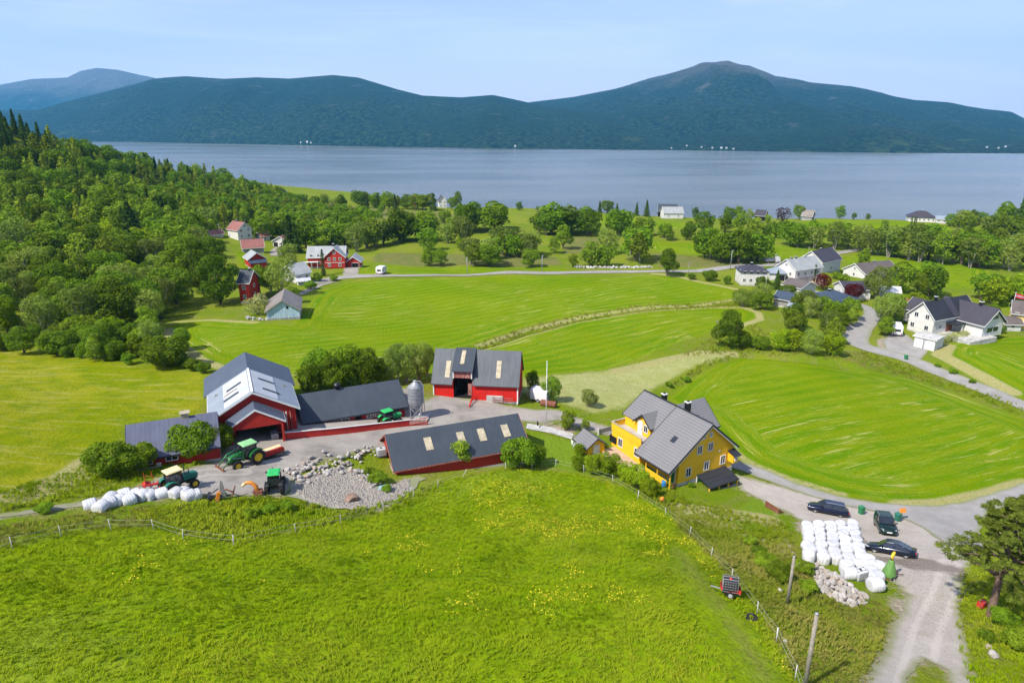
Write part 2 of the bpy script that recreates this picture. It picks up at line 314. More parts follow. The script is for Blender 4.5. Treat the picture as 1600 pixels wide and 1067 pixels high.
# ---------------- helpers: mesh building ----------------
class MB:
    def __init__(s): s.v = []; s.f = []; s.mi = []; s.smooth = []
    def add(s, vs, fs, T=None, m=0, sm=False):
        o = len(s.v)
        s.v += [tuple(T @ Vector(p)) for p in vs] if T is not None else [tuple(p) for p in vs]
        s.f += [[o+i for i in f] for f in fs]; s.mi += [m]*len(fs); s.smooth += [sm]*len(fs)
        return s
    def box(s, c, d, rz=0, m=0, T=None, ry=0, rx=0):
        x, y, z = d[0]/2, d[1]/2, d[2]/2
        vs = [(-x,-y,-z),(x,-y,-z),(x,y,-z),(-x,y,-z),(-x,-y,z),(x,-y,z),(x,y,z),(-x,y,z)]
        X = Matrix.Translation(c) @ Matrix.Rotation(rz, 4, 'Z') @ Matrix.Rotation(ry, 4, 'Y') @ Matrix.Rotation(rx, 4, 'X')
        if T is not None: X = T @ X
        return s.add(vs, [(0,3,2,1),(4,5,6,7),(0,1,5,4),(1,2,6,5),(2,3,7,6),(3,0,4,7)], X, m)
    def prism(s, poly, y0, y1, plane='xz', T=None, m=0, sm=False):
        """poly of 2-D points in the plane, extruded along the third axis"""
        n = len(poly)
        q = {'xz': lambda a, b, t: (a, t, b), 'yz': lambda a, b, t: (t, a, b), 'xy': lambda a, b, t: (a, b, t)}[plane]
        vs = [q(a, b, y0) for a, b in poly]+[q(a, b, y1) for a, b in poly]
        fs = [[i, (i+1) % n, n+(i+1) % n, n+i] for i in range(n)]+[list(range(n))[::-1], [n+i for i in range(n)]]
        return s.add(vs, fs, T, m, sm)
    def tube(s, pts, r, n=6, T=None, m=0, cap=True, sm=True):
        pts = [Vector(p) for p in pts]; rs = r if isinstance(r, (list, tuple)) else [r]*len(pts)
        vs = []; fs = []
        for i, p in enumerate(pts):
            d = (pts[min(i+1, len(pts)-1)]-pts[max(i-1, 0)]).normalized()
            a = d.orthogonal().normalized() if abs(d.z) > .99 else d.cross(Vector((0, 0, 1))).normalized(); b = d.cross(a)
            for k in range(n):
                t = 2*math.pi*k/n; vs.append(p+(a*math.cos(t)+b*math.sin(t))*rs[i])
        for i in range(len(pts)-1):
            for k in range(n): fs.append([i*n+k, i*n+(k+1) % n, (i+1)*n+(k+1) % n, (i+1)*n+k])
        if cap: fs += [list(range(n))[::-1], [(len(pts)-1)*n+k for k in range(n)]]
        return s.add(vs, fs, T, m, sm)
    def lathe(s, prof, n=16, T=None, m=0, sm=True, cap=True):
        vs = []; fs = []
        for r, z in prof:
            for k in range(n): vs.append((r*math.cos(2*math.pi*k/n), r*math.sin(2*math.pi*k/n), z))
        for i in range(len(prof)-1):
            for k in range(n): fs.append([i*n+k, i*n+(k+1) % n, (i+1)*n+(k+1) % n, (i+1)*n+k])
        if cap: fs += [list(range(n))[::-1], [(len(prof)-1)*n+k for k in range(n)]]
        return s.add(vs, fs, T, m, sm)
    def loft(s, secs, T=None, m=0, sm=True, cap=True):
        n = len(secs[0]); vs = [p for q in secs for p in q]; fs = []
        for i in range(len(secs)-1):
            for k in range(n): fs.append([i*n+k, i*n+(k+1) % n, (i+1)*n+(k+1) % n, (i+1)*n+k])
        if cap: fs += [list(range(n))[::-1], [(len(secs)-1)*n+k for k in range(n)]]
        return s.add(vs, fs, T, m, sm)
    def build(s, name, mats, parent=None, fix=True, bevel=0):
        me = bpy.data.meshes.new(name); me.from_pydata(s.v, [], s.f)
        for mm in (mats if isinstance(mats, (list, tuple)) else [mats]): me.materials.append(M[mm] if isinstance(mm, str) else mm)
        me.polygons.foreach_set('material_index', s.mi); me.polygons.foreach_set('use_smooth', s.smooth)
        if fix:
            b = bmesh.new(); b.from_mesh(me); bmesh.ops.recalc_face_normals(b, faces=b.faces); b.to_mesh(me); b.free()
        me.update()
        o = bpy.data.objects.new(name, me); COL.objects.link(o)
        if parent is not None: o.parent = parent
        if bevel:
            bv = o.modifiers.new('edge', 'BEVEL'); bv.width = bevel; bv.segments = 2; bv.limit_method = 'ANGLE'
        return o
def tag(o, label=None, cat=None, group=None, kind=None):
    if label: o['label'] = label
    if cat: o['category'] = cat
    if group: o['group'] = group
    if kind: o['kind'] = kind
    return o
def empty(name, loc, rz=0, label=None, cat=None, group=None):
    o = bpy.data.objects.new(name, None); COL.objects.link(o); o.empty_display_size = .3
    o.location = loc; o.rotation_euler = (0, 0, rz); return tag(o, label, cat, group)
def copy_tree(o, parent=None):
    c = o.copy(); COL.objects.link(c)
    if parent is not None: c.parent = parent
    for ch in o.children: copy_tree(ch, c)
    return c
def np_mesh(name, V, Fq, mats, parent=None, mi=None, smooth=False):
    """V (n,3), Fq (m,3 or 4) numpy"""
    me = bpy.data.meshes.new(name); k = Fq.shape[1]
    me.vertices.add(len(V)); me.vertices.foreach_set('co', np.ascontiguousarray(V, np.float32).ravel())
    me.loops.add(Fq.size); me.loops.foreach_set('vertex_index', np.ascontiguousarray(Fq, np.int32).ravel())
    me.polygons.add(len(Fq)); me.polygons.foreach_set('loop_start', np.arange(0, Fq.size, k, dtype=np.int32))
    if mi is not None: me.polygons.foreach_set('material_index', mi.astype(np.int32))
    me.polygons.foreach_set('use_smooth', np.full(len(Fq), smooth))
    for mm in mats: me.materials.append(mm)
    me.update(calc_edges=True)
    o = bpy.data.objects.new(name, me); COL.objects.link(o)
    if parent is not None: o.parent = parent
    return o
YARD_ = [(-60,814),(60,795),(150,779),(215,761),(250,746),(300,730),(338,722),(352,704),(366,690),(372,640),(640,606),(660,628),(690,616),(712,612),(726,598),(742,598),(750,621),(790,634),(840,641),(872,640),(905,654),(955,668),(1010,688),(1010,704),(955,682),(905,668),(870,656),(850,662),(815,658),(800,700),(620,712),(598,698),(560,706),(520,716),(485,728),(462,746),(455,764),(440,776),(390,774),(320,775),(250,780),(130,791),(0,810),(-60,821)]
LOT_ = [(1150,742),(1190,752),(1235,764),(1290,780),(1340,792),(1400,802),(1440,816),(1500,850),(1530,856),(1516,880),(1500,905),(1497,960),(1508,1010),(1519,1067),(1560,1260),(1530,1260),(1500,1090),(1478,1048),(1446,1030),(1420,1050),(1405,1090),(1380,1260),(1300,1260),(1350,1067),(1385,1010),(1405,965),(1418,930),(1392,905),(1372,880),(1345,845),(1320,822),(1255,816),(1235,803),(1205,790),(1178,775),(1156,766)]
# ---------------- zones of the ground, traced in the photograph and laid on the terrain ----------------
def px_poly(pts): return np.array([P(*p)[:2] for p in pts])
def sdist(poly, x, y):
    """signed distance in metres, positive inside"""
    d = np.full(x.shape, 1e9); ins = np.zeros(x.shape, bool); n = len(poly)
    for i in range(n):
        ax, ay = poly[i]; bx, by = poly[(i+1) % n]; ex, ey = bx-ax, by-ay
        t = np.clip(((x-ax)*ex+(y-ay)*ey)/(ex*ex+ey*ey+1e-9), 0, 1)
        d = np.minimum(d, np.hypot(x-ax-t*ex, y-ay-t*ey))
        c = ((ay > y) != (by > y)) & (x < (bx-ax)*(y-ay)/(by-ay+1e-12)+ax)
        ins ^= c
    return np.where(ins, d, -d)
def ldist(line, x, y):
    d = np.full(x.shape, 1e9)
    for i in range(len(line)-1):
        ax, ay = line[i]; bx, by = line[i+1]; ex, ey = bx-ax, by-ay
        t = np.clip(((x-ax)*ex+(y-ay)*ey)/(ex*ex+ey*ey+1e-9), 0, 1)
        d = np.minimum(d, np.hypot(x-ax-t*ex, y-ay-t*ey))
    return d
F_LEFT = [(-150,538),(0,545),(60,548),(150,560),(240,568),(322,584),(318,604),(310,650),(250,652),(192,662),(190,700),(140,722),(80,748),(0,768),(-150,795)]
F_MID = [(1000,431),(1060,434),(1150,454),(1162,463),(1100,471),(1000,477),(900,491),(820,510),(745,535),(700,548),(690,580),(640,588),(560,592),(450,590),(400,590),(350,574),(300,557),(272,535),(262,515),(275,503),(330,501),(400,506),(455,508),(478,482),(496,458),(540,442),(600,437),(800,432)]
F_STRIP = [(1000,489),(1100,482),(1160,483),(1186,491),(1178,501),(1110,520),(1060,535),(1000,560),(940,578),(870,584),(820,590),(760,570),(750,548),(820,528),(900,504)]
F_HAY = [(1140,555),(1085,572),(1025,604),(975,636),(925,645),(880,630),(815,612),(820,592),(870,586),(940,580),(1040,560),(1100,550)]
F_RIGHT = [(1150,556),(1240,562),(1330,575),(1420,593),(1500,618),(1600,655),(1700,695),(1700,730),(1600,750),(1540,770),(1470,785),(1400,786),(1320,775),(1240,752),(1170,724),(1130,692),(1090,650),(1042,622),(1060,605),(1100,577)]
F_FARR = [(1480,538),(1530,529),(1600,526),(1760,520),(1760,680),(1600,624),(1560,602),(1510,572),(1470,552)]
F_FG = [(-300,930),(20,857),(170,822),(232,824),(285,836),(365,850),(460,830),(530,815),(640,790),(700,748),(800,731),(900,740),(975,760),(1040,798),(1100,860),(1175,940),(1245,1067),(1300,1300),(-500,1300)]
F_BACK = [[(1005,374),(1095,380),(1100,398),(1060,396),(1012,390)],[(1195,382),(1320,392),(1290,398),(1230,404),(1195,403)],[(1310,402),(1355,395),(1450,408),(1545,422),(1548,444),(1500,452),(1420,434),(1340,420)],
 [(1200,354),(1280,343),(1420,347),(1480,352),(1490,362),(1350,362),(1300,360),(1240,374),(1195,374)],[(930,337),(1080,349),(1060,358),(930,354)],[(570,414),(650,419),(760,417),(860,416),(900,424),(700,428),(545,430)],
 [(365,392),(400,396),(398,436),(378,425)],[(1540,456),(1560,450),(1640,470),(1640,500),(1560,480)]]
F_MOOR = [[(600,396),(740,398),(870,402),(880,414),(760,416),(640,416),(580,408)],[(880,366),(940,372),(930,396),(880,396)],[(1020,396),(1090,402),(1180,408),(1150,420),(1030,418)],[(500,318),(700,334),(760,345),(700,350),(560,340),(500,335)],[(830,326),(930,335),(930,345),(850,342)]]
F_WILD = [(1040,798),(975,760),(1000,745),(1060,775),(1150,800),(1230,820),(1250,860),(1300,930),(1370,940),(1400,960),(1370,1020),(1345,1100),(1245,1067),(1175,940),(1100,860)]
F_WILD2 = [(232,824),(200,800),(330,785),(420,775),(500,790),(540,800),(640,770),(700,748),(640,790),(530,815),(460,830),(365,850),(285,836)]
F_VERGE = [(-200,780),(0,768),(80,748),(140,722),(200,715),(300,725),(340,705),(330,722),(250,742),(150,776),(0,800),(-200,830)]
F_VERGE2 = [(1515,862),(1560,880),(1700,860),(1900,1300),(1540,1300),(1500,1000),(1500,930)]
F_BANK = [(1030,618),(1060,604),(1110,572),(1160,553),(1330,566),(1345,580),(1240,562),(1150,556),(1100,577)]
LAWN = [(832,676),(900,692),(930,715),(960,735),(975,752),(900,738),(850,728),(828,700)]
LAWN2 = [(1150,800),(1180,775),(1225,800),(1180,830),(1060,790),(1070,776)]
DITCH = [(745,542),(820,519),(900,498),(1000,483),(1100,476),(1160,472)]
TRACK = [(830,575),(900,545),(960,517),(1060,500)]
PALE_LINES = [([(1062,794),(1110,800),(1160,806),(1200,812)],1.9),([(1095,815),(1150,822)],.9),([(1165,835),(1195,845)],.7),([(1160,466),(1100,474),(1000,480),(900,495),(820,514),(745,538)],.7),([(1160,480),(1185,489),(1188,499),(1150,512)],1.1),([(745,548),(820,525),(900,503),(1000,487),(1100,481),(1160,480)],.8),
 ([(1600,752),(1540,770),(1470,784),(1400,786)],1.1),([(1480,540),(1470,555),(1510,575),(1580,612)],2.0),([(275,503),(330,500),(400,504)],1.0),([(262,515),(272,535),(310,560),(350,575)],1.4),
 ([(1020,428),(1060,432),(1150,452)],1.2),([(960,580),(1040,562),(1100,550),(1145,552)],1.5),([(1090,650),(1130,690),(1170,722),(1240,750),(1320,773)],.8),([(30,775),(110,745),(150,718)],2.2)]
DIRT = [[(1366,532),(1384,524),(1391,548),(1374,546)],[(1245,830),(1235,815),(1350,820),(1480,880),(1500,905),(1480,930),(1410,915),(1360,885)],[(1205,845),(1240,842),(1250,875),(1225,872)],[(1355,1040),(1395,960),(1380,930),(1430,930),(1420,1000),(1380,1067),(1370,1150),(1330,1150)],
 [(600,770),(630,745),(665,742),(650,760),(600,800),(560,805)],[(820,655),(900,668),(905,690),(850,668)],[(1205,800),(1212,798),(1222,806),(1210,808)]]
CX, CY = np.meshgrid(GX, GY); CX = CX.ravel(); CY = CY.ravel()
mown = np.full(CX.shape, -50.)
fdist = np.zeros(CX.shape)
for poly, (da, db) in [(F_LEFT, ((0,700),(240,600))), (F_MID, ((420,540),(1000,455))), (F_STRIP, ((820,560),(1120,495))), (F_RIGHT, ((1190,705),(1500,640))), (F_FARR, ((1520,560),(1620,600)))]+[(q, ((1000,400),(1300,395))) for q in F_BACK]:
    s1 = sdist(px_poly(poly), CX, CY); mown = np.maximum(mown, s1); a_, b_ = P(*da), P(*db); t_ = math.atan2(b_.y-a_.y, b_.x-a_.x)
    lin = -CX*math.sin(t_)+CY*math.cos(t_); fdist = np.where(s1 > -3, np.where(s1 < 6.5, s1, lin), fdist)
hay = sdist(px_poly(F_HAY), CX, CY); leftf = sdist(px_poly(F_LEFT), CX, CY)
fg_poly = px_poly(F_FG); lush = sdist(fg_poly, CX, CY)
moor = np.full(CX.shape, -50.)
for poly in F_MOOR: moor = np.maximum(moor, sdist(px_poly(poly), CX, CY))
lawn = np.maximum(sdist(px_poly(LAWN), CX, CY), sdist(px_poly(LAWN2), CX, CY))
pale = np.full(CX.shape, -50.)
for ln, wd in PALE_LINES: pale = np.maximum(pale, wd-ldist(px_poly(ln), CX, CY))
dirt = np.full(CX.shape, -50.)
for poly in DIRT: dirt = np.maximum(dirt, sdist(px_poly(poly), CX, CY))
for poly in [YARD_, LOT_]:
    _q = sdist(px_poly(poly), CX, CY); dirt = np.maximum(dirt, np.where(_q > -1.6, _q+.35, -50))
track = 1.1-ldist(px_poly([(1060,860),(1075,880),(1110,930),(1150,985),(1200,1067)]), CX, CY)
# the ditch and the bank are real relief
dd = ldist(px_poly(DITCH), CX, CY)
GZ += (-.9*np.exp(-(dd/1.6)**2)).reshape(GZ.shape)
bk = np.clip(sdist(px_poly(F_BANK), CX, CY)+1.5, 0, 2.5)
GZ -= (.5*bk).reshape(GZ.shape)
# flowing humps of lodged grass in the near field
GZ += ((lush > .5)*.07*np.clip(lush, 0, 2)*_val_noise(CX+.4*CY, CY-.2*CX, 1.9, 5)).reshape(GZ.shape)

def ground_material():
    k = NT('grassland'); p = k.pos()
    n1 = k.noise(p, .06, 4, .55); n2 = k.noise(p, .35, 5, .6); n3 = k.noise(p, 2.6, 5, .65); nw = k.noise(p, .9, 4, .6)
    edge = k.math('MULTIPLY', k.math('SUBTRACT', nw, .5), 2.2)
    edgef = k.math('MULTIPLY', k.math('SUBTRACT', n3, .5), 1.5)
    # rough grass
    b = k.mix(k.ramp(n1, .38, .62), (.135,.205,.006), (.185,.225,.015))
    b = k.mix(k.ramp(n2, .45, .7, 0, .75), b, (.2,.19,.06))
    b = k.mix(k.ramp(n3, .45, .72, 0, .7), b, (.08,.13,.012))
    def zone(attr, col, lo, hi, e=edge):
        nonlocal b
        b = k.mix(k.ramp(k.math('ADD', k.attr(attr), e), lo, hi), b, col)
    mo = k.mix(k.ramp(n2, .38, .62), (.17,.165,.05), (.115,.15,.03)); mo = k.mix(k.ramp(n3, .5, .75), mo, (.2,.17,.075))
    zone('moor', mo, -1, 1)
    fd = k.attr('fd')
    def streak(sc_f, sc_p, lo, hi, mask_lo=.45, mask_hi=.6):
        sp = k.n('ShaderNodeSeparateXYZ', Vector=p)
        v = k.n('ShaderNodeCombineXYZ', X=k.math('MULTIPLY', fd, sc_f), Y=k.math('MULTIPLY', sp.outputs[0], sc_p), Z=k.math('MULTIPLY', sp.outputs[1], sc_p)).outputs[0]
        s = k.noise(v, 1.0, 4, .62)
        m = k.ramp(k.noise(p, .045, 3, .6), mask_lo, mask_hi)
        return k.math('MULTIPLY', k.ramp(s, lo, hi), m)
    wv = k.math('SINE', k.math('ADD', k.math('MULTIPLY', fd, 2.0), k.math('MULTIPLY', nw, 2.5)))
    mg = k.mix(k.ramp(n1, .38, .62), (.095,.195,.001), (.135,.215,.001))
    mg = k.mix(k.ramp(wv, -1, 1, 0, .8), mg, (.17,.23,.003))
    mg = k.mix(k.ramp(n3, .5, .75, 0, .5), mg, (.075,.14,.001))
    mg = k.mix(k.math('MULTIPLY', streak(1.3, .09, .57, .66, .45, .58), .8), mg, (.38,.36,.11))
    mg = k.mix(k.math('MULTIPLY', streak(3.0, .22, .5, .62, .35, .5), .35), mg, (.26,.31,.04))
    # the field on the left is yellower
    lf = k.mix(k.ramp(n1, .4, .6), (.185,.225,.002), (.25,.26,.01)); lf = k.mix(k.ramp(n2, .42, .66, 0, .8), lf, (.13,.19,.002))
    lf = k.mix(k.math('MULTIPLY', k.ramp(k.noise(k.scale(p, (.12, 1.0, 1), R(-38)), 1.1, 5, .65), .52, .68), .55), lf, (.36,.33,.11))
    lf = k.mix(k.ramp(n3, .5, .75, 0, .45), lf, (.1,.165,.01))
    lf = k.mix(k.ramp(k.noise(p, .11, 6, .7), .66, .74), lf, (.2,.14,.07))
    mg = k.mix(k.ramp(k.math('ADD', k.attr('leftf'), edge), -2, 1), mg, lf)
    zone('mown', mg, -.5, .5)
    hy = k.mix(k.ramp(n2, .35, .65), (.3,.31,.1), (.36,.36,.15)); hy = k.mix(k.ramp(n3, .45, .7), hy, (.23,.27,.07))
    zone('hay', hy, -1, 1)
    # near field of tall grass
    ms = k.noise(k.scale(p, (1.0, .45, 1), .6), 1.5, 5, .65, .6)
    lu = k.mix(k.ramp(n2, .35, .65), (.175,.27,.003), (.225,.3,.006)); lu = k.mix(k.ramp(ms, .4, .6, 0, .6), lu, (.12,.185,.006))
    lu = k.mix(k.ramp(n1, .5, .72, 0, .5), lu, (.21,.26,.03))
    zone('lush', lu, -.3, .5, edgef)
    zone('track', k.mix(k.ramp(n3, .4, .62), (.21,.22,.04), (.15,.21,.02)), -.4, 1.6)
    zone('lawn', k.mix(k.ramp(n3, .4, .65), (.13,.22,.012), (.17,.24,.02)), -.4, .4, edgef)
    zone('pale', k.mix(k.ramp(n3, .42, .62), (.36,.32,.14), (.25,.27,.08)), -.2, .5, edgef)
    dr = k.mix(k.ramp(n3, .38, .6), (.27,.215,.15), (.4,.34,.26)); dr = k.mix(k.ramp(n2, .52, .7, 0, .6), dr, (.16,.16,.06))
    zone('dirt', dr, -.2, .8)
    k.col(b)
    k.bump(k.math('ADD', k.math('MULTIPLY', ms, .8), k.math('ADD', n3, k.math('MULTIPLY', k.noise(p, 9, 3, .6), .4))), .8, .25)
    return k.fin(.95, 0, .02)
M['ground'] = ground_material()
def build_ground():
    ny, nx = GZ.shape
    V = np.stack([CX, CY, GZ.ravel()], 1)
    idx = np.arange(ny*nx).reshape(ny, nx)
    Fq = np.stack([idx[:-1,:-1], idx[:-1,1:], idx[1:,1:], idx[1:,:-1]], -1).reshape(-1, 4)
    o = np_mesh('ground', V, Fq, [M['ground']], smooth=True)
    for nm, a in (('mown', mown), ('hay', hay), ('leftf', leftf), ('lush', lush), ('moor', moor), ('lawn', lawn), ('pale', pale), ('dirt', dirt), ('track', track)):
        at = o.data.attributes.new(nm, 'FLOAT', 'POINT'); at.data.foreach_set('value', np.clip(a, -8, 8).astype(np.float32))
    at = o.data.attributes.new('fd', 'FLOAT', 'POINT'); at.data.foreach_set('value', fdist.astype(np.float32))
    tag(o, kind='structure'); return o
ground = build_ground()

# ---------------- water and seabed ----------------
def water_material():
    k = NT('fjord_water'); p = k.pos()
    n = k.noise(k.scale(p, (1, 1.6, 1)), .09, 6, .65); n2 = k.noise(k.scale(p, (.25, 1, 1)), .006, 4, .55)
    k.col(k.mix(k.ramp(n2, .35, .65), (.12,.13,.12), (.155,.165,.15)))
    k.bump(k.math('ADD', n, k.math('MULTIPLY', k.noise(p, .5, 3, .6), .3)), .55, 1.6)
    return k.fin(k.ramp(n2, .3, .7, .16, .26), 0, .5)
M['water'] = water_material()
wm = MB(); wm.add([(-14000,-3000,0),(14000,-3000,0),(14000,12000,0),(-14000,12000,0)], [(0,1,2,3)])
tag(wm.build('water', 'water'), kind='structure')

# ---------------- mountains across the fjord ----------------
def shore_y(px): return float(np.interp(px, [-600,200,500,800,1100,1400,1600,2200], [215,222,228,233,236,239.5,240.5,241]))
RIDGES = []
def mountain_material(name, far):
    k = NT(name); p = k.pos(); sp = k.n('ShaderNodeSeparateXYZ', Vector=p)
    n = k.noise(p, .004, 7, .62); n2 = k.noise(p, .05, 7, .8); n3 = k.noise(p, .0015, 4, .55)
    b = k.mix(k.ramp(n2, .42, .6), (.006,.032,.024), (.06,.13,.055))
    b = k.mix(k.ramp(n3, .4, .62, 0, .6), b, (.016,.06,.034))
    hi = k.ramp(k.math('ADD', sp.outputs[2], k.math('MULTIPLY', k.math('SUBTRACT', n, .5), 320)), far[0], far[1])
    b = k.mix(hi, b, k.mix(k.ramp(n2, .35, .6), (.14,.14,.11), (.24,.23,.2)))
    b = k.mix(k.math('MULTIPLY', k.ramp(k.noise(k.scale(p, (1, 1, 1.4)), .006, 8, .72), .59, .67), k.ramp(sp.outputs[2], far[0]*.5, far[1], .25, 1)), b, (.3,.29,.27))
    shf = k.math('MULTIPLY', k.ramp(sp.outputs[2], 20, 70, 1, 0), k.ramp(k.noise(k.scale(p, (1,1,.3)), .005, 5, .65), .6, .66))
    b = k.mix(shf, b, (.08,.14,.05))
    k.col(b); k.bump(n2, 1, 70)
    return k.fin(.95, 0, .1)
def ridge(name, prof, extra, depth_fn, x0, x1, mat, rough=1.0, seed=3, nx=420, nv=60):
    """prof: skyline (px, py); the foot stands on the far shore, the crest 'extra' metres behind it"""
    pxs = np.linspace(x0, x1, nx); V = np.zeros((nv*2, nx, 3)); pr = np.array(prof, float)
    rr = np.random.RandomState(seed)
    for i, px in enumerate(pxs):
        d0 = depth_fn(px); rr0 = ray(px, 0); dirx, diry = (px-800)/F, CP
        py = float(np.interp(px, pr[:,0], pr[:,1]))
        base = CAM_Z/(SP-CP*(533.5-shore_y(px))/F) if d0 is None else d0
        crest = base+extra; r = ray(px, py); H = max(CAM_Z+r[2]*crest, 2)
        for j in range(nv*2):
            t = j/(nv-1)
            dpt = base+extra*t
            if t <= 1: h = H*(1-(1-t)**1.7)**.9 if t > 0 else -6
            else: h = H*max(0, 1-(t-1)**1.5*1.0)-8*(t-1)
            s_ = min(1, h/H); r1 = ray(px, 230)[1]*(1-s_)+r[1]*s_
            V[j, i] = (r[0]*dpt, r1*dpt, h)
    X, Y = V[..., 0], V[..., 1]
    nz = sum(_val_noise(X+7000, Y+9000, s, seed+q)*a for q, (s, a) in enumerate([(900,.20),(380,.17),(160,.12),(70,.06),(32,.03)]))
    env = np.clip(V[..., 2]/np.maximum(V[nv-1, :, 2][None], 1), 0, 1); env = 2.4*env*np.clip(1-env, 0, 1)**1.15
    V[..., 2] += nz*V[nv-1, :, 2][None]*env*rough*1.5
    # creases running down the flank
    cre = _val_noise(X*1.0+Y*.15+4000, Y*.18+500, 210, seed+9)+.6*_val_noise(X+9000, Y*.2+100, 95, seed+11)
    V[..., 2] += cre*V[nv-1, :, 2][None]*env*.46*rough
    idx = np.arange(nv*2*nx).reshape(nv*2, nx)
    Fq = np.stack([idx[:-1,:-1], idx[:-1,1:], idx[1:,1:], idx[1:,:-1]], -1).reshape(-1, 4)
    o = np_mesh(name, V.reshape(-1, 3), Fq, [mat], smooth=True)
    RIDGES.append(BVHTree.FromPolygons([tuple(q) for q in V.reshape(-1, 3)], [tuple(q) for q in Fq.tolist()]))
    return tag(o, kind='structure')
MM1 = mountain_material('forested_mountain', (330, 620)); MM2 = mountain_material('bare_topped_mountain', (260, 560)); MM3 = mountain_material('low_wooded_hill', (900, 1200))
ridge('mountain', [(-200,175),(0,172),(60,172),(100,160),(150,148),(200,135),(240,124),(290,120),(350,124),(400,122),(450,124),(520,118),(560,122),(620,140),(660,150),(720,153),(770,149),(800,155),(850,166),(900,173),(950,178),(1000,192),(1040,205),(1075,222),(1110,238),(1160,241)], 1500, lambda px: None, -500, 1120, MM1, seed=3)
ridge('mountain', [(700,190),(780,170),(830,160),(900,152),(960,140),(1010,127),(1060,115),(1100,105),(1135,101),(1170,107),(1210,122),(1260,130),(1330,137),(1350,141),(1400,153),(1430,158),(1480,162),(1540,171),(1580,175),(1600,185),(1680,200),(1900,190),(2300,180)], 2600, lambda px: CAM_Z/(SP-CP*(533.5-shore_y(px))/F)+500, 640, 2300, MM2, seed=13)
ridge('mountain', [(-600,150),(-100,145),(0,133),(50,124),(105,122),(125,112),(150,107),(185,110),(215,117),(240,122),(330,150),(420,180)], 2200, lambda px: 6800, -700, 460, MM2, seed=23, rough=.6)
ridge('hill', [(1040,232),(1075,212),(1130,206),(1200,205),(1280,199),(1330,196),(1400,198),(1440,208),(1500,222),(1540,224),(1600,222),(1700,215),(2200,210)], 420, lambda px: None, 1030, 2200, MM3, seed=33, nx=300, nv=34, rough=.8)
# ---------------- roads, yards and paths: sheets draped on the ground ----------------
def sheet(name, poly_px, mat, off=.04, step=1.3, jit=.25, label=None, world=None, line=None):
    poly = [Vector((q[0], q[1])) for q in (world if world is not None else px_poly(poly_px))]
    rr = random.Random(len(poly)+int(abs(poly[0].x)*10)); B = []
    for i in range(len(poly)):
        a, b = poly[i], poly[(i+1) % len(poly)]; n = max(1, int((b-a).length/step))
        for j in range(n):
            q = a.lerp(b, j/n); d = (b-a).normalized(); B.append(q+Vector((-d.y, d.x))*rr.uniform(-jit, jit))
    xs = [q.x for q in B]; ys = [q.y for q in B]; arr = np.array([(q.x, q.y) for q in B])
    gx = np.arange(min(xs), max(xs), step); gy = np.arange(min(ys), max(ys), step)
    X, Y = np.meshgrid(gx, gy); sdv = sdist(arr, X.ravel(), Y.ravel()); keep = sdv > step*.45
    I = [Vector((x, y)) for x, y in zip(X.ravel()[keep], Y.ravel()[keep])]
    V, E, Fc, *_ = delaunay_2d_cdt(B+I, [], [list(range(len(B)))], 1, 1e-4)
    m = MB(); m.v = [(q.x, q.y, gz(q.x, q.y)+off) for q in V]; m.f = [list(f) for f in Fc]; m.mi = [0]*len(Fc); m.smooth = [True]*len(Fc)
    o = m.build(name, mat); vx = np.array([q.x for q in V]); vy = np.array([q.y for q in V])
    tdv = ldist(px_poly(line), vx, vy) if line else np.full(len(vx), 50.)
    for nm, a in (('td', tdv), ('ed', sdist(arr, vx, vy))): at = o.data.attributes.new(nm, 'FLOAT', 'POINT'); at.data.foreach_set('value', np.minimum(a, 50).astype(np.float32))
    return tag(o, kind='structure')
def road(name, line_px, width, mat, off=.05, widths=None):
    pts = [P(*q) for q in line_px]; out = []
    # smooth centre line
    L = []
    for i in range(len(pts)-1):
        p0, p1, p2, p3 = pts[max(i-1, 0)], pts[i], pts[i+1], pts[min(i+2, len(pts)-1)]
        n = max(2, int((p2-p1).length/1.5))
        for j in range(n):
            t = j/n; L.append(.5*((2*p1)+(p2-p0)*t+(2*p0-5*p1+4*p2-p3)*t*t+(3*p1-p0-3*p2+p3)*t**3))
    L.append(pts[-1]); m = MB(); K = 6; rr = random.Random(len(L))
    for i, p in enumerate(L):
        d = (L[min(i+1, len(L)-1)]-L[max(i-1, 0)]); d.z = 0; d.normalize(); n = Vector((-d.y, d.x, 0)); wd = width
        if widths: wd = float(np.interp(i/(len(L)-1), np.linspace(0, 1, len(widths)), widths))
        for k in range(K+1):
            e = rr.uniform(-.1, .1) if k in (0, K) else 0
            q = p+n*((k/K-.5)*wd+e); m.v.append((q.x, q.y, gz(q.x, q.y)+off))
    for i in range(len(L)-1):
        for k in range(K): m.f.append([i*(K+1)+k, i*(K+1)+k+1, (i+1)*(K+1)+k+1, (i+1)*(K+1)+k])
    m.mi = [0]*len(m.f); m.smooth = [True]*len(m.f); o = m.build(name, mat)
    for nm, a in (('td', [50.]*len(m.v)), ('ed', [min(q % (K+1), K-q % (K+1))*width/K*.6+.12 for q in range(len(m.v))])): at = o.data.attributes.new(nm, 'FLOAT', 'POINT'); at.data.foreach_set('value', a)
    return tag(o, kind='structure')
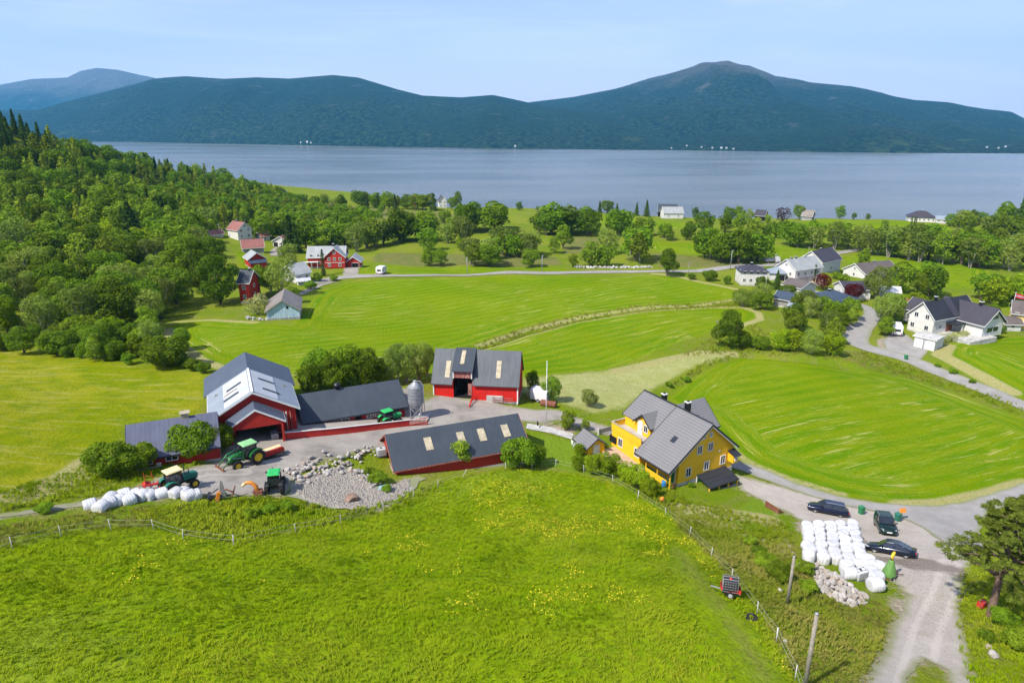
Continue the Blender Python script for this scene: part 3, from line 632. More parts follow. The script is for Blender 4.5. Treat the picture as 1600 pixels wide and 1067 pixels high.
def gravel_material(name, c1, c2, dark, patches=.55, mud=()):
    k = NT(name); p = k.pos(); n = k.noise(p, .5, 6, .62); n2 = k.noise(p, 6, 5, .7); n3 = k.noise(p, .13, 4, .6)
    b = k.mix(k.ramp(n, .35, .65), c1, c2); b = k.mix(k.ramp(n2, .42, .68, 0, .6), b, dark)
    b = k.mix(k.ramp(n3, patches, patches+.18, 0, .6), b, tuple(q*.7 for q in dark))
    b = k.mix(k.ramp(k.vor(p, 3.2), .02, .12, .55, 0), b, tuple(min(1, q*1.5) for q in c1))
    td = k.math('ADD', k.attr('td'), k.math('MULTIPLY', k.math('SUBTRACT', n, .5), .5))
    rut = k.ramp(k.math('ABSOLUTE', k.math('SUBTRACT', td, .85)), .12, .4, 1, 0); b = k.mix(k.math('MULTIPLY', rut, .5), b, tuple(min(1, q*1.2) for q in c2))
    mid = k.math('MULTIPLY', k.ramp(td, .1, .5, 1, 0), k.ramp(n2, .4, .6)); b = k.mix(k.math('MULTIPLY', mid, .3), b, (.2,.21,.09))
    edge = k.math('MULTIPLY', k.ramp(k.math('ADD', k.attr('ed'), k.math('MULTIPLY', k.math('SUBTRACT', n2, .5), 1.6)), .0, .7, 1, 0), .75); b = k.mix(edge, b, (.19,.21,.07))
    for q, rad, a in mud:
        c = P(*q); du = Vector((math.cos(a), math.sin(a), 0)); dv = Vector((-math.sin(a), math.cos(a), 0))*2.4
        u_ = k.math('SUBTRACT', k.n('ShaderNodeVectorMath', _operation='DOT_PRODUCT', i0=p, i1=du).outputs['Value'], c.x*du.x+c.y*du.y)
        v_ = k.math('SUBTRACT', k.n('ShaderNodeVectorMath', _operation='DOT_PRODUCT', i0=p, i1=dv).outputs['Value'], c.x*dv.x+c.y*dv.y)
        dl = k.math('SQRT', k.math('ADD', k.math('MULTIPLY', u_, u_), k.math('MULTIPLY', v_, v_)))
        b = k.mix(k.ramp(k.math('ADD', dl, k.math('MULTIPLY', k.math('SUBTRACT', n, .5), rad*1.6)), rad*.55, rad, .85, 0), b, k.mix(n2, (.12,.1,.08), (.22,.18,.15)))
    k.col(b); k.bump(k.math('ADD', n2, k.vor(p, 7)), .6, .04)
    return k.fin(.93, 0, .15)
M['gravel'] = gravel_material('yard_gravel', (.29,.265,.235), (.35,.32,.28), (.2,.18,.16), .5)
M['gravel_light'] = gravel_material('crushed_stone', (.33,.31,.29), (.42,.4,.375), (.2,.19,.18), .52)
M['gravel_road'] = gravel_material('gravel_track', (.37,.33,.285), (.43,.385,.34), (.26,.225,.19), .6, [((1455,884), 5.0, R(-15)), ((1352,850), 3.4, R(100)), ((1395,876), 2.6, R(-25))])
M['asphalt'] = gravel_material('worn_asphalt', (.27,.255,.24), (.33,.315,.295), (.23,.22,.205), .58)
M['mud'] = gravel_material('damp_mud', (.19,.155,.12), (.25,.2,.16), (.14,.115,.09), .5)
YARD = YARD_
sheet('yard', YARD, 'gravel', .05, step=.9, jit=.2, line=[(-60,820),(100,790),(250,752),(330,737),(380,738)])
sheet('gravel_yard', [(448,776),(462,752),(500,738),(545,728),(575,735),(590,765),(618,752),(652,745),(668,748),(640,768),(604,786),(560,798),(520,796),(482,788)], 'gravel_light', .09, jit=.5)
sheet('gravel_yard', LOT_, 'gravel_road', .05, step=.65, jit=.25, line=[(1400,1200),(1425,1067),(1450,980),(1478,920),(1485,880)])
sheet('road', [(985,684),(1060,700),(1110,712),(1150,719),(1200,736),(1250,757),(1310,775),(1380,787),(1450,791),(1500,786),(1550,771),(1600,755),(1720,716),(1760,790),(1640,772),(1590,785),(1545,800),(1530,830),(1540,862),(1500,858),(1470,846),(1440,824),(1405,808),(1370,800),(1320,790),(1270,777),(1200,752),(1150,733),(1100,724),(1040,712),(985,704)], 'asphalt', .10, jit=.12)
sheet('path', [(824,662),(860,668),(897,679),(893,687),(858,677),(822,670)], 'concrete', .1, jit=.05)
sheet('patio', [(940,704),(962,698),(980,712),(1000,725),(1010,738),(985,742),(965,726),(945,716)], 'patio', .12, jit=.05)
road('road', [(1720,690),(1600,634),(1530,606),(1470,583),(1420,562),(1375,549),(1345,540),(1336,527),(1346,510),(1364,495),(1356,482),(1318,468),(1275,456),(1240,450)], 4.6, 'asphalt', .10, widths=[4.6,4.6,4.6,4.8,6.2,5.2,4.4,4,4])
road('road', [(486,443),(520,436),(560,432),(640,431),(740,430),(850,427),(960,425),(1030,424),(1080,424),(1130,419),(1165,415),(1200,415),(1240,411),(1280,401),(1320,394),(1350,390)], 4.5, 'asphalt', .12)
road('lane', [(520,440),(500,446),(480,455),(462,462)], 2.6, 'gravel', .09)
road('lane', [(1165,415),(1185,422),(1200,426)], 4, 'asphalt', .10)
road('lane', [(432,400),(432,392),(440,386)], 4.5, 'gravel', .09)
sheet('driveway', [(1385,552),(1378,532),(1392,520),(1420,524),(1428,532),(1455,545),(1440,560),(1420,566)], 'asphalt', .07, step=1.6)
sheet('driveway', [(1398,812),(1405,806),(1412,811),(1405,816)], 'gravel', .03)
sheet('driveway', [(538,418),(562,417),(560,431),(535,433)], 'gravel', .07, step=1.6)
sheet('driveway', [(1230,440),(1285,436),(1292,444),(1240,451)], 'patio', .07, step=1.6)
sheet('track', [(832,588),(900,558),(960,532),(1010,516),(1012,519),(965,536),(905,562),(840,592)], 'hay', .03, step=2) if False else None
# ---------------- buildings ----------------
_wcache = {}
def window(parent, loc, ang, w=1.0, h=1.1, frame='trim', pane='glass', mun=1, name='window', simple=False, label=None):
    """frame (a part) and pane (its sub-part); the window faces direction ang in the parent's frame"""
    key = (round(w, 2), round(h, 2), frame, pane, mun, simple)
    if key in _wcache:
        f0 = _wcache[key]; f = f0.copy(); COL.objects.link(f); f.parent = parent; f.location = loc; f.rotation_euler = (0, 0, ang)
        f.name = name
        for ch in f0.children: c = ch.copy(); COL.objects.link(c); c.parent = f
        return f
    t = .09; m = MB()
    for sx in (-1, 1): m.box((.03, sx*(w-t)/2, 0), (.1, t, h))
    for sz in (-1, 1): m.box((.03, 0, sz*(h-t)/2), (.1, w-2*t-.004, t))
    if mun: m.box((.03, 0, 0), (.08, .06, h-2*t-.004))
    if simple:
        m.box((.008, 0, 0), (.05, w-2*t, h-2*t), m=1); f = m.build(name, [frame, pane], parent)
    else:
        f = m.build(name, frame, parent); g = MB(); g.box((.01, 0, 0), (.05, w-2*t-.01, h-2*t-.01)); g.build('pane', pane, f)
    f.location = loc; f.rotation_euler = (0, 0, ang); _wcache[key] = f
    return f
def gable_walls(m, x0, x1, y0, y1, zb, ze, zr, yr=None, ze1=None, mi=0):
    yr = (y0+y1)/2 if yr is None else yr; ze1 = ze if ze1 is None else ze1
    m.prism([(y0, zb), (y1, zb), (y1, ze1), (yr, zr), (y0, ze)], x0, x1, 'yz', m=mi)
def gable_roof(m, x0, x1, y0, y1, ze, zr, yr=None, ze1=None, oh=.5, ox=.4, th=.14, mi=0, up=.07):
    """two slopes carried on past the eaves; y0 is the low side at ze, y1 at ze1"""
    yr = (y0+y1)/2 if yr is None else yr; ze1 = ze if ze1 is None else ze1
    s0 = (zr-ze)/(yr-y0); s1 = (zr-ze1)/(y1-yr)
    m.prism([(yr, zr+up), (y0-oh, ze-oh*s0+up), (y0-oh, ze-oh*s0+up+th), (yr, zr+up+th)], x0-ox, x1+ox, 'yz', m=mi)
    m.prism([(yr+.002, zr+up), (y1+oh, ze1-oh*s1+up), (y1+oh, ze1-oh*s1+up+th), (yr+.002, zr+up+th+.003)], x0-ox, x1+ox, 'yz', m=mi)
def verge(m, x0, x1, y0, y1, ze, zr, yr=None, ze1=None, oh=.5, ox=.4, th=.14, up=.07, ends=(1, 1), d=.24, mi=0, eave=True):
    """barge boards along the gable edges, and boards along the eaves"""
    yr = (y0+y1)/2 if yr is None else yr; ze1 = ze if ze1 is None else ze1
    s0 = (zr-ze)/(yr-y0); s1 = (zr-ze1)/(y1-yr)
    for on, xa, xb in ((ends[0], x0-ox-.06, x0-ox-.003), (ends[1], x1+ox+.003, x1+ox+.06)):
        if not on: continue
        for ya, yb, za in ((yr, y0-oh-.04, ze-(oh+.04)*s0), (yr, y1+oh+.04, ze1-(oh+.04)*s1)):
            z = zr+up+th+.02
            m.prism([(ya, z), (yb, za+up+th+.02), (yb, za+up+th+.02-d), (ya, z-d)], xa, xb, 'yz', m=mi)
    if eave:
        for yy, zz in ((y0-oh-.03, ze-oh*s0+up), (y1+oh+.03, ze1-oh*s1+up)): m.box(((x0+x1)/2, yy, zz+.02), (x1-x0+2*ox, .05, .16), m=mi)
def hip_roof(m, x0, x1, y0, y1, ze, zr, oh=.5, th=.15, mi=0):
    X0, X1, Y0, Y1 = x0-oh, x1+oh, y0-oh, y1+oh; hw = (Y1-Y0)/2; k = min(hw, (X1-X0)/2-.05); yc = (Y0+Y1)/2; z = ze-.05
    vs = [(X0,Y0,z),(X1,Y0,z),(X1,Y1,z),(X0,Y1,z),(X0+k,yc,zr),(X1-k,yc,zr),(X0,Y0,z+th),(X1,Y0,z+th),(X1,Y1,z+th),(X0,Y1,z+th),(X0+k,yc,zr+th),(X1-k,yc,zr+th)]
    m.add(vs, [(6,7,11,10),(7,8,11),(8,9,10,11),(9,6,10),(0,1,7,6),(1,2,8,7),(2,3,9,8),(3,0,6,9),(0,3,2,1)], m=mi)
def chimney(parent, x, y, z0, z1, s=.55, mat='black', cap='trim'):
    m = MB(); m.box((x, y, (z0+z1)/2), (s, s, z1-z0)); m.box((x, y, z1+.05), (s+.12, s+.12, .1), m=1); m.box((x, y, z1+.16), (s*.5, s*.5, .12), m=0)
    return m.build('chimney', [mat, cap], parent)
def door(parent, loc, ang, w, h, mat, frame='trim', handle=True):
    m = MB(); m.box((.02, 0, 0), (.07, w, h)); d = m.build('door', mat, parent); d.location = loc; d.rotation_euler = (0, 0, ang)
    f = MB()
    for sx in (-1, 1): f.box((.03, sx*(w/2+.05), .03), (.11, .09, h+.08))
    f.box((.03, 0, h/2+.09), (.115, w+.2, .1)); f.build('frame', frame, d)
    if handle: q = MB(); q.box((.1, w*.38, 0), (.06, .12, .05)); q.build('handle', 'black', d)
    return d
def house(name, label, a, b, W, he, hr, wall, roof, cat='house', hip=False, chim=(), gab=None, winS=None, winE=0, winW=0, floors=1, base='concrete', basement=.5, oh=.45,
          trim='trim', doors=(), ridge='x', group=None, ws=(.9, 1.0), simple=True):
    """a, b: the two base corners of the long front facing the camera (left, right)"""
    A, B = P(*a), P(*b); d = B-A; d.z = 0; L = d.length; d.normalize(); n = Vector((-d.y, d.x, 0))
    c = (A+B)/2+n*W/2; z = min(gz(c.x, c.y), (A.z+B.z)/2); rz = math.atan2(d.y, d.x)
    rt = empty(name, (c.x, c.y, z), rz, label, cat, group); x, y = L/2, W/2
    rot = 0
    fb = MB(); fb.box((0, 0, (basement-2.2)/2), (L+.06, W+.06, basement+2.2)); fb.build('foundation', base, rt)
    m = MB(); r = MB(); v = MB()
    if ridge == 'x':
        if hip: m.box((0, 0, (basement+he)/2), (L, W, he-basement)); hip_roof(r, -x, x, -y, y, he, hr, oh)
        else:
            gable_walls(m, -x, x, -y, y, basement, he, hr); gable_roof(r, -x, x, -y, y, he, hr, oh=oh); verge(v, -x, x, -y, y, he, hr, oh=oh)
    else:
        gable_walls(m, -y, y, -x, x, basement, he, hr); gable_roof(r, -y, y, -x, x, he, hr, oh=oh); verge(v, -y, y, -x, x, he, hr, oh=oh); rot = math.pi/2
    wo = m.build('wall', wall, rt); wo.rotation_euler.z = rot
    ro = r.build('roof', roof, rt); ro.rotation_euler.z = rot
    if v.v: vo = v.build('barge_board', trim, ro)
    for cx_, cy_, hh in chim: chimney(ro if rot == 0 else rt, cx_*x, cy_*y, hr-1.2, hr+hh, .5)
    if winS is None: winS = max(1, int(L/2.6))
    fl = [basement+1.25] if floors == 1 else [basement+1.35, basement+3.7]
    if he-basement < 2.2: fl = [basement+(he-basement)*.55]
    for zf in fl:
        for i in range(winS): window(rt, (-x+L*(i+.5)/winS, -y-.005, zf), -math.pi/2, ws[0], ws[1], simple=simple)
        for i in range(winW): window(rt, (-x-.005, -y+W*(i+.5)/winW, zf), math.pi, ws[0], ws[1], simple=simple)
        for i in range(winE): window(rt, (x+.005, -y+W*(i+.5)/winE, zf), 0, ws[0], ws[1], simple=simple)
    if ridge == 'x' and not hip and winW: window(rt, (-x-.005, 0, (he+hr)/2-.2), math.pi, .8, .8, simple=simple)
    if ridge == 'y' and winS: window(rt, (0, -y-.005, (he+hr)/2-.1), -math.pi/2, .8, .8, simple=simple)
    for u, w_, h_, mt in doors: door(rt, (u*x, -y-.005, basement*.2+h_/2), -math.pi/2, w_, h_, mt, handle=False)
    return rt
def roofpatch(parent, pts, mat, name='roof_panel', th=.05):
    """a thin panel lying on a roof slope: four corners in the parent's frame"""
    a, b, c, d = [Vector(q) for q in pts]; n = (b-a).cross(c-a).normalized()
    if n.z < 0: n = -n
    m = MB(); vs = [q+n*.012 for q in (a, b, c, d)]+[q+n*(.012+th) for q in (a, b, c, d)]
    m.add(vs, [(0,1,2,3),(4,5,6,7),(0,1,5,4),(1,2,6,5),(2,3,7,6),(3,0,4,7)])
    return m.build(name, mat, parent)
def slope_pt(x, t, y_e, z_e, y_r, z_r): return (x, y_r+(y_e-y_r)*t, z_r+(z_e-z_r)*t)

def big_barn():
    # local x: from the front gable to the back; y: to the left
    rz = R(113.4); fr = Vector((-33.0, 80.4, 0)); rt = empty('barn', (fr.x, fr.y, 71.0), rz, 'tall red barn with grey roof, pale panels and an open drive-in porch', 'barn')
    ze, zr, hw = 74.25-71.0, 77.05-71.0, 5.0; L = 16.6
    f = MB(); f.box((L/2, 0, -1.05), (L+.04, 2*hw+.04, 2.3)); f.build('foundation', 'concrete', rt)
    # walls with an open doorway in the front gable
    m = MB(); dw, dh = 2.5, 3.0
    m.prism([(-hw, .1), (-dw, .1), (-dw, dh), (dw, dh), (dw, .1), (hw, .1), (hw, ze), (0, zr), (-hw, ze)], 0, .22, 'yz')
    for sy in (-1, 1): m.box((L/2+.11, sy*(hw-.11), (ze+.1)/2), (L-.22, .22, ze-.1))
    m.prism([(-hw, .1), (hw, .1), (hw, ze), (0, zr), (-hw, ze)], L-.22, L+.001, 'yz'); m.build('wall', 'red', rt)
    fl = MB(); fl.box((L/2, 0, .12), (L-.6, 2*hw-.6, .06)); fl.box((3, 3.2, 1.4), (4, 1.0, 2.4)); fl.box((6.5, 0, 2), (.15, 9, 4)); fl.build('floor', 'mud', rt)
    r = MB(); gable_roof(r, 0, 8.6, -hw, hw, ze, zr, oh=.55, ox=.45, up=.1); ro = r.build('roof', 'roof_grey', rt)
    r2 = MB(); gable_roof(r2, 9.2, L, -hw-.5, hw+.5, ze-.32, zr-.03, oh=.5, ox=.2); r2.build('roof', 'roof_blue', rt)
    v = MB(); verge(v, 0, 8.5, -hw, hw, ze, zr, oh=.55, ox=.45, up=.1, ends=(1, 0)); v.box((4.3, 0, zr+.27), (9.3, .3, .08)); v.build('barge_board', 'trim', ro)
    ue = .1+.14; E = (hw+.55, ze-.55*(zr-ze)/hw+ue, 0, zr+ue)
    def sp(x, t, s): q = slope_pt(x, t, s*E[0], E[1], 0, E[3]); return q
    for s, t1, ps in ((1, .62, [(2.1, .28, .5), (5.0, .2, .42)]), (-1, .55, [(2.0, .25, .48), (5.6, .2, .42)])):
        roofpatch(ro, [sp(-.1, .04, s), sp(8.6, .04, s), sp(8.6, t1, s), sp(-.1, t1, s)], 'panel_grey', 'roof_sheet')
        for x_, ta, tb in ps:
            a = [Vector(sp(x_, ta, s)), Vector(sp(x_+.55, ta, s)), Vector(sp(x_+.55, tb+.12, s)), Vector(sp(x_, tb+.12, s))]
            roofpatch(ro, [q+Vector((0, 0, .06)) for q in a], 'roof_dark', 'skylight')
    roofpatch(ro, [Vector(sp(3.9, .3, 1))+Vector((0,0,.065)), Vector(sp(4.05, .3, 1))+Vector((0,0,.065)), Vector(sp(4.05, .6, 1))+Vector((0,0,.065)), Vector(sp(3.9, .6, 1))+Vector((0,0,.065))], 'rust', 'rust_strip')
    # porch
    pe, pr, pw, px0 = 73.9-71, 75.8-71, 3.15, -3.6
    p = MB(); gable_roof(p, px0+.4, -.04, -pw, pw, pe, pr, oh=.3, ox=0); pro = p.build('porch_roof', 'roof_blue', rt)
    v = MB(); verge(v, px0+.4, -.1, -pw, pw, pe, pr, oh=.3, ox=0, ends=(1, 0)); v.build('barge_board', 'trim', pro)
    p = MB(); p.prism([(-pw, pe-.35), (pw, pe-.35), (pw, pe), (0, pr), (-pw, pe)], px0+.5, px0+.62, 'yz'); p.build('porch_gable', 'red', rt)
    for s in (-1, 1):
        p = MB(); p.box((px0+.6, s*(pw-.12), (pe-1.8)/2), (.28, .28, pe+1.1)); p.build('post', 'red', rt)
        p = MB(); p.box((-1.6, s*(pw-.1), 1.2+.4*(s > 0)), (2.9, .14, 2.6)); p.build('porch_side', 'red' if s < 0 else 'greywall', rt)
    p = MB(); p.box((-1.7, -2.0, .3), (1.4, .9, 1.3)); p.build('stone_step', 'greywall', rt)
    for y_, c_ in ((-4.3, 'red_old'), (-3.8, 'trim')):
        p = MB(); p.tube([(-.12, y_, .2), (-.12, y_, ze-.4)], .05); p.build('downpipe', c_, rt)
    p = MB(); p.box((9.5, hw+.08, 1.6), (1.6, .1, 2.6)); p.build('side_panel', 'trim', rt)
    return rt
big_barn()

def annex():
    # long low wing to the left of the barn
    rz = R(23.5); c = Vector((-39.8, 73.4, 0)); zb = 72.5; rt = empty('annex', (c.x, c.y, zb), rz, 'low red annex with a ribbed slate-blue roof, left of the tall barn', 'barn')
    L, W = 9.2, 8.2; x, y = L/2, W/2; he, hr = 74.0-zb+.2, 76.5-zb
    f = MB(); f.box((0, 0, -1), (L+.05, W+.05, 2.1)); f.build('foundation', 'concrete', rt)
    m = MB(); gable_walls(m, -x, x, -y, y, .05, he, hr); m.build('wall', 'red', rt)
    r = MB(); gable_roof(r, -x, x-.1, -y, y, he, hr, oh=.45, ox=.3); ro = r.build('roof', 'roof_purple', rt)
    v = MB(); verge(v, -x, x-.1, -y, y, he, hr, oh=.45, ox=.3, ends=(1, 0)); v.build('barge_board', 'darktrim', ro)
    window(rt, (-.4, -y-.005, 1.05), -math.pi/2, 1.3, .6); window(rt, (-3, -y-.005, 1.05), -math.pi/2, 1.3, .6)
    m = MB(); m.box((1.3, 0, hr+.3), (.8, .7, .75)); m.box((1.3, 0, hr+.72), (1.1, 1.0, .09)); m.build('roof_vent', 'panel_light', ro)
annex()

def wing():
    rz = R(24); zb = 68.75; c = Vector((-23.7, 92.0, 0)); rt = empty('cow_shed', (c.x, c.y, zb), rz, 'long low red cow shed with dark roof between barn and silo', 'barn')
    L, W = 14.0, 8.8; x, y = L/2, W/2; he, hr = 70.8-zb, 73.0-zb
    f = MB(); f.box((0, 0, -1), (L+.05, W+.05, 2.3)); f.build('foundation', 'concrete', rt)
    m = MB(); gable_walls(m, -x, x, -y, y, .1, he, hr); m.build('wall', 'red', rt)
    r = MB(); gable_roof(r, -x, x, -y, y, he, hr, oh=.5, ox=.4); ro = r.build('roof', 'roof_dark', rt)
    v = MB(); verge(v, -x, x, -y, y, he, hr, oh=.5, ox=.4, ends=(0, 1), d=.18); v.build('barge_board', 'darktrim', ro)
    for u in (-5.9, -2.6, -1.5, 2.0, 3.2): window(rt, (u, -y-.005, 1.35), -math.pi/2, 1.05, .6)
    door(rt, (.3, -y-.005, 1.0), -math.pi/2, .95, 1.75, 'dark', 'red'); door(rt, (5.7, -y-.005, 1.0), -math.pi/2, .9, 1.75, 'dark', 'red')
    m = MB(); m.lathe([(.26, hr-.3), (.26, hr+.45), (.55, hr+.5), (.5, hr+.9), (.2, hr+1.1), (.05, hr+1.15)], 12, Matrix.Translation((-1.6, 0, 0))); m.build('roof_vent', 'black', ro)
    m = MB(); m.tube([(1.5, -y-.62, he-.4), (7.4, -y-.62, he-.4)], .06, 6); m.build('gutter', 'black', ro)
wing()

def red_barn():
    rz = R(-6.5); zb = 67.6; c = Vector((-5.4, 103.6, 0)); rt = empty('bank_barn', (c.x, c.y, zb), rz, 'bright red bank barn with dark roof and a ramp up to its dormer doorway', 'barn')
    L, W = 13.4, 6.9; x, y = L/2, W/2; he, hr = 70.75-zb, 74.75-zb
    f = MB(); f.box((0, 0, -1.1), (L+.06, W+.06, 2.4)); f.box((3.1, -y-.12, .45), (2.6, .2, 1.1)); f.build('foundation', 'concrete', rt)
    m = MB(); do0, do1 = -2.9, -.9
    for a, b in ((-x, -3.5), (-.5, x)): m.box(((a+b)/2, -y+.1, he/2), (b-a, .2, he))
    m.box((0, y-.1, he/2), (L, .2, he))
    for s in (-1, 1): m.prism([(-y+.21, 0), (y-.21, 0), (y-.21, he+.2), (0, hr-.05), (-y+.21, he+.2)], s*x-.11, s*x+.11, 'yz')
    m.build('wall', 'red_bright', rt)
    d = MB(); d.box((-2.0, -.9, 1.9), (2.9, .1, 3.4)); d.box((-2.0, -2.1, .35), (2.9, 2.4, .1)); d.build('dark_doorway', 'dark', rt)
    d = MB(); d.box((-.85, -y-.02, he*.5+.3), (.6, .08, he*.62)); d.build('open_door', 'red_old', rt)
    r = MB(); s_ = (hr-he)/y; D0, D1 = -3.6, -.4
    for xa, xb in ((-x-.25, D0), (D1, x+.25)): r.prism([(0, hr+.07), (-y-.5, he-.5*s_+.07), (-y-.5, he-.5*s_+.21), (0, hr+.21)], xa, xb, 'yz')
    r.prism([(.002, hr+.07), (y+.5, he-.5*s_+.07), (y+.5, he-.5*s_+.21), (.002, hr+.213)], -x-.25, x+.25, 'yz'); ro = r.build('roof', 'roof_old', rt)
    for en in ((1, 0), (0, 1)): v = MB(); verge(v, -x, x, -y, y, he, hr, oh=.5, ox=.25, d=.2, eave=False, ends=en); v.build('barge_board', 'darktrim', ro)
    # shed dormer over the doorway
    d0, d1 = -3.55, -.45; yf = -y-.1; zf = he+1.75
    q = MB(); q.prism([(.1, hr+.3), (yf-.35, zf), (yf-.35, zf+.12), (.1, hr+.42)], d0-.1, d1+.15, 'yz'); q.build('dormer_roof', 'roof_dark', rt)
    q = MB(); q.box(((d0+d1)/2, yf+.1, zf-.6), (d1-d0-.1, .12, 1.1)); q.build('dormer_front', 'red_old', rt)
    q = MB()
    for xx in (d0+.06, d1-.06): q = MB(); q.prism([(yf+.18, he+.1), (yf+.18, zf-.02), (-.2, hr+.2), (-.6, hr-.6)], xx-.05, xx+.05, 'yz'); q.build('dormer_cheek', 'darktrim', rt)
    q = MB()
    for xx in (d0+.1, d1-.1): q = MB(); q.box((xx, yf+.05, zf-.62), (.16, .2, 1.22)); q.build('corner_board', 'trim', rt)
    for xx in (-x-.01, x+.01): q = MB(); q.box((xx, -y-.03, he/2-.3), (.17, .17, he)); q.build('corner_board', 'trim', rt)
    for xx, t0, t1, mt in ((-4.9, .35, .82, 'panel_light'), (3.2, .3, .78, 'panel_light')):
        E = (-y-.5, he-.5*s_+.23, 0, hr+.23)
        roofpatch(ro, [slope_pt(xx, t0, *E), slope_pt(xx+.75, t0, *E), slope_pt(xx+.75, t1, *E), slope_pt(xx, t1, *E)], mt, 'roof_panel')
    E = (yf-.35, zf+.125, .1, hr+.425)
    roofpatch(ro, [slope_pt(-2.5, .12, *E), slope_pt(-1.85, .12, *E), slope_pt(-1.85, .7, *E), slope_pt(-2.5, .7, *E)], 'panel_light', 'roof_panel')
    # ramp
    q = MB(); q.prism([(-y-.1, .35), (-y-4.6, -.55), (-y-4.6, -1.2), (-y-.1, -1.2)], -3.4, -.5, 'yz'); q.build('ramp', 'gravel', rt)
    for xx in (-.35,):
        q = MB()
        for k in range(4): q.box((xx, -y-.5-k*1.0, .55-k*.2), (.1, .1, 1.5))
        q.tube([(xx, -y-.4, 1.3), (xx, -y-3.8, .65)], .05); q.tube([(xx, -y-.4, .95), (xx, -y-3.8, .3)], .05); q.build('ramp_rail', 'red_bright', rt)
    q = MB()
    for k in range(3): q.box((2.9+k*1.5, -y-.5, .2), (.08, .08, 1.5))
    for zz in (.2, .55, .85): q.box((4.4, -y-.56, zz), (3.2, .05, .08))
    q.build('gate_rail', 'red_old', rt)
red_barn()

def low_shed():
    rz = R(21.3); zb = 67.7; rt_c = Vector((-7.6, 81.2, 0)); rt = empty('machine_shed', (rt_c.x, rt_c.y, zb), rz, 'long red shed with four pale roof panels, behind the grassy crest', 'shed')
    L, W = 17.3, 8.2; x, y = L/2, W/2; he, hr = 69.6-zb, 72.2-zb
    f = MB(); f.box((0, 0, -1), (L+.05, W+.05, 2.0)); f.build('foundation', 'concrete', rt)
    m = MB(); gable_walls(m, -x, x, -y, y, 0, he, hr); m.build('wall', 'red', rt)
    r = MB(); gable_roof(r, -x, x, -y, y, he, hr, oh=.45, ox=.35); ro = r.build('roof', 'roof_dark', rt)
    v = MB(); verge(v, -x, x, -y, y, he, hr, oh=.45, ox=.35, d=.2); v.build('barge_board', 'red_old', ro)
    s_ = (hr-he)/y; E = (-y-.45, he-.45*s_+.23, 0, hr+.23)
    for xx in (-4.4, -.1, 2.7, 6.0): roofpatch(ro, [slope_pt(xx, .27, *E), slope_pt(xx+.95, .27, *E), slope_pt(xx+.95, .62, *E), slope_pt(xx, .62, *E)], 'panel_light', 'roof_panel')
    q = MB()
    for k in range(5): q.box((-x-.25, -y+.4+k*1.0, .7), (.06, .1, 1.5))
    q.box((-x-.2, -y+2.4, 1.2), (.05, 4.6, .12)); q.build('leaning_boards', 'trim', rt)
low_shed()

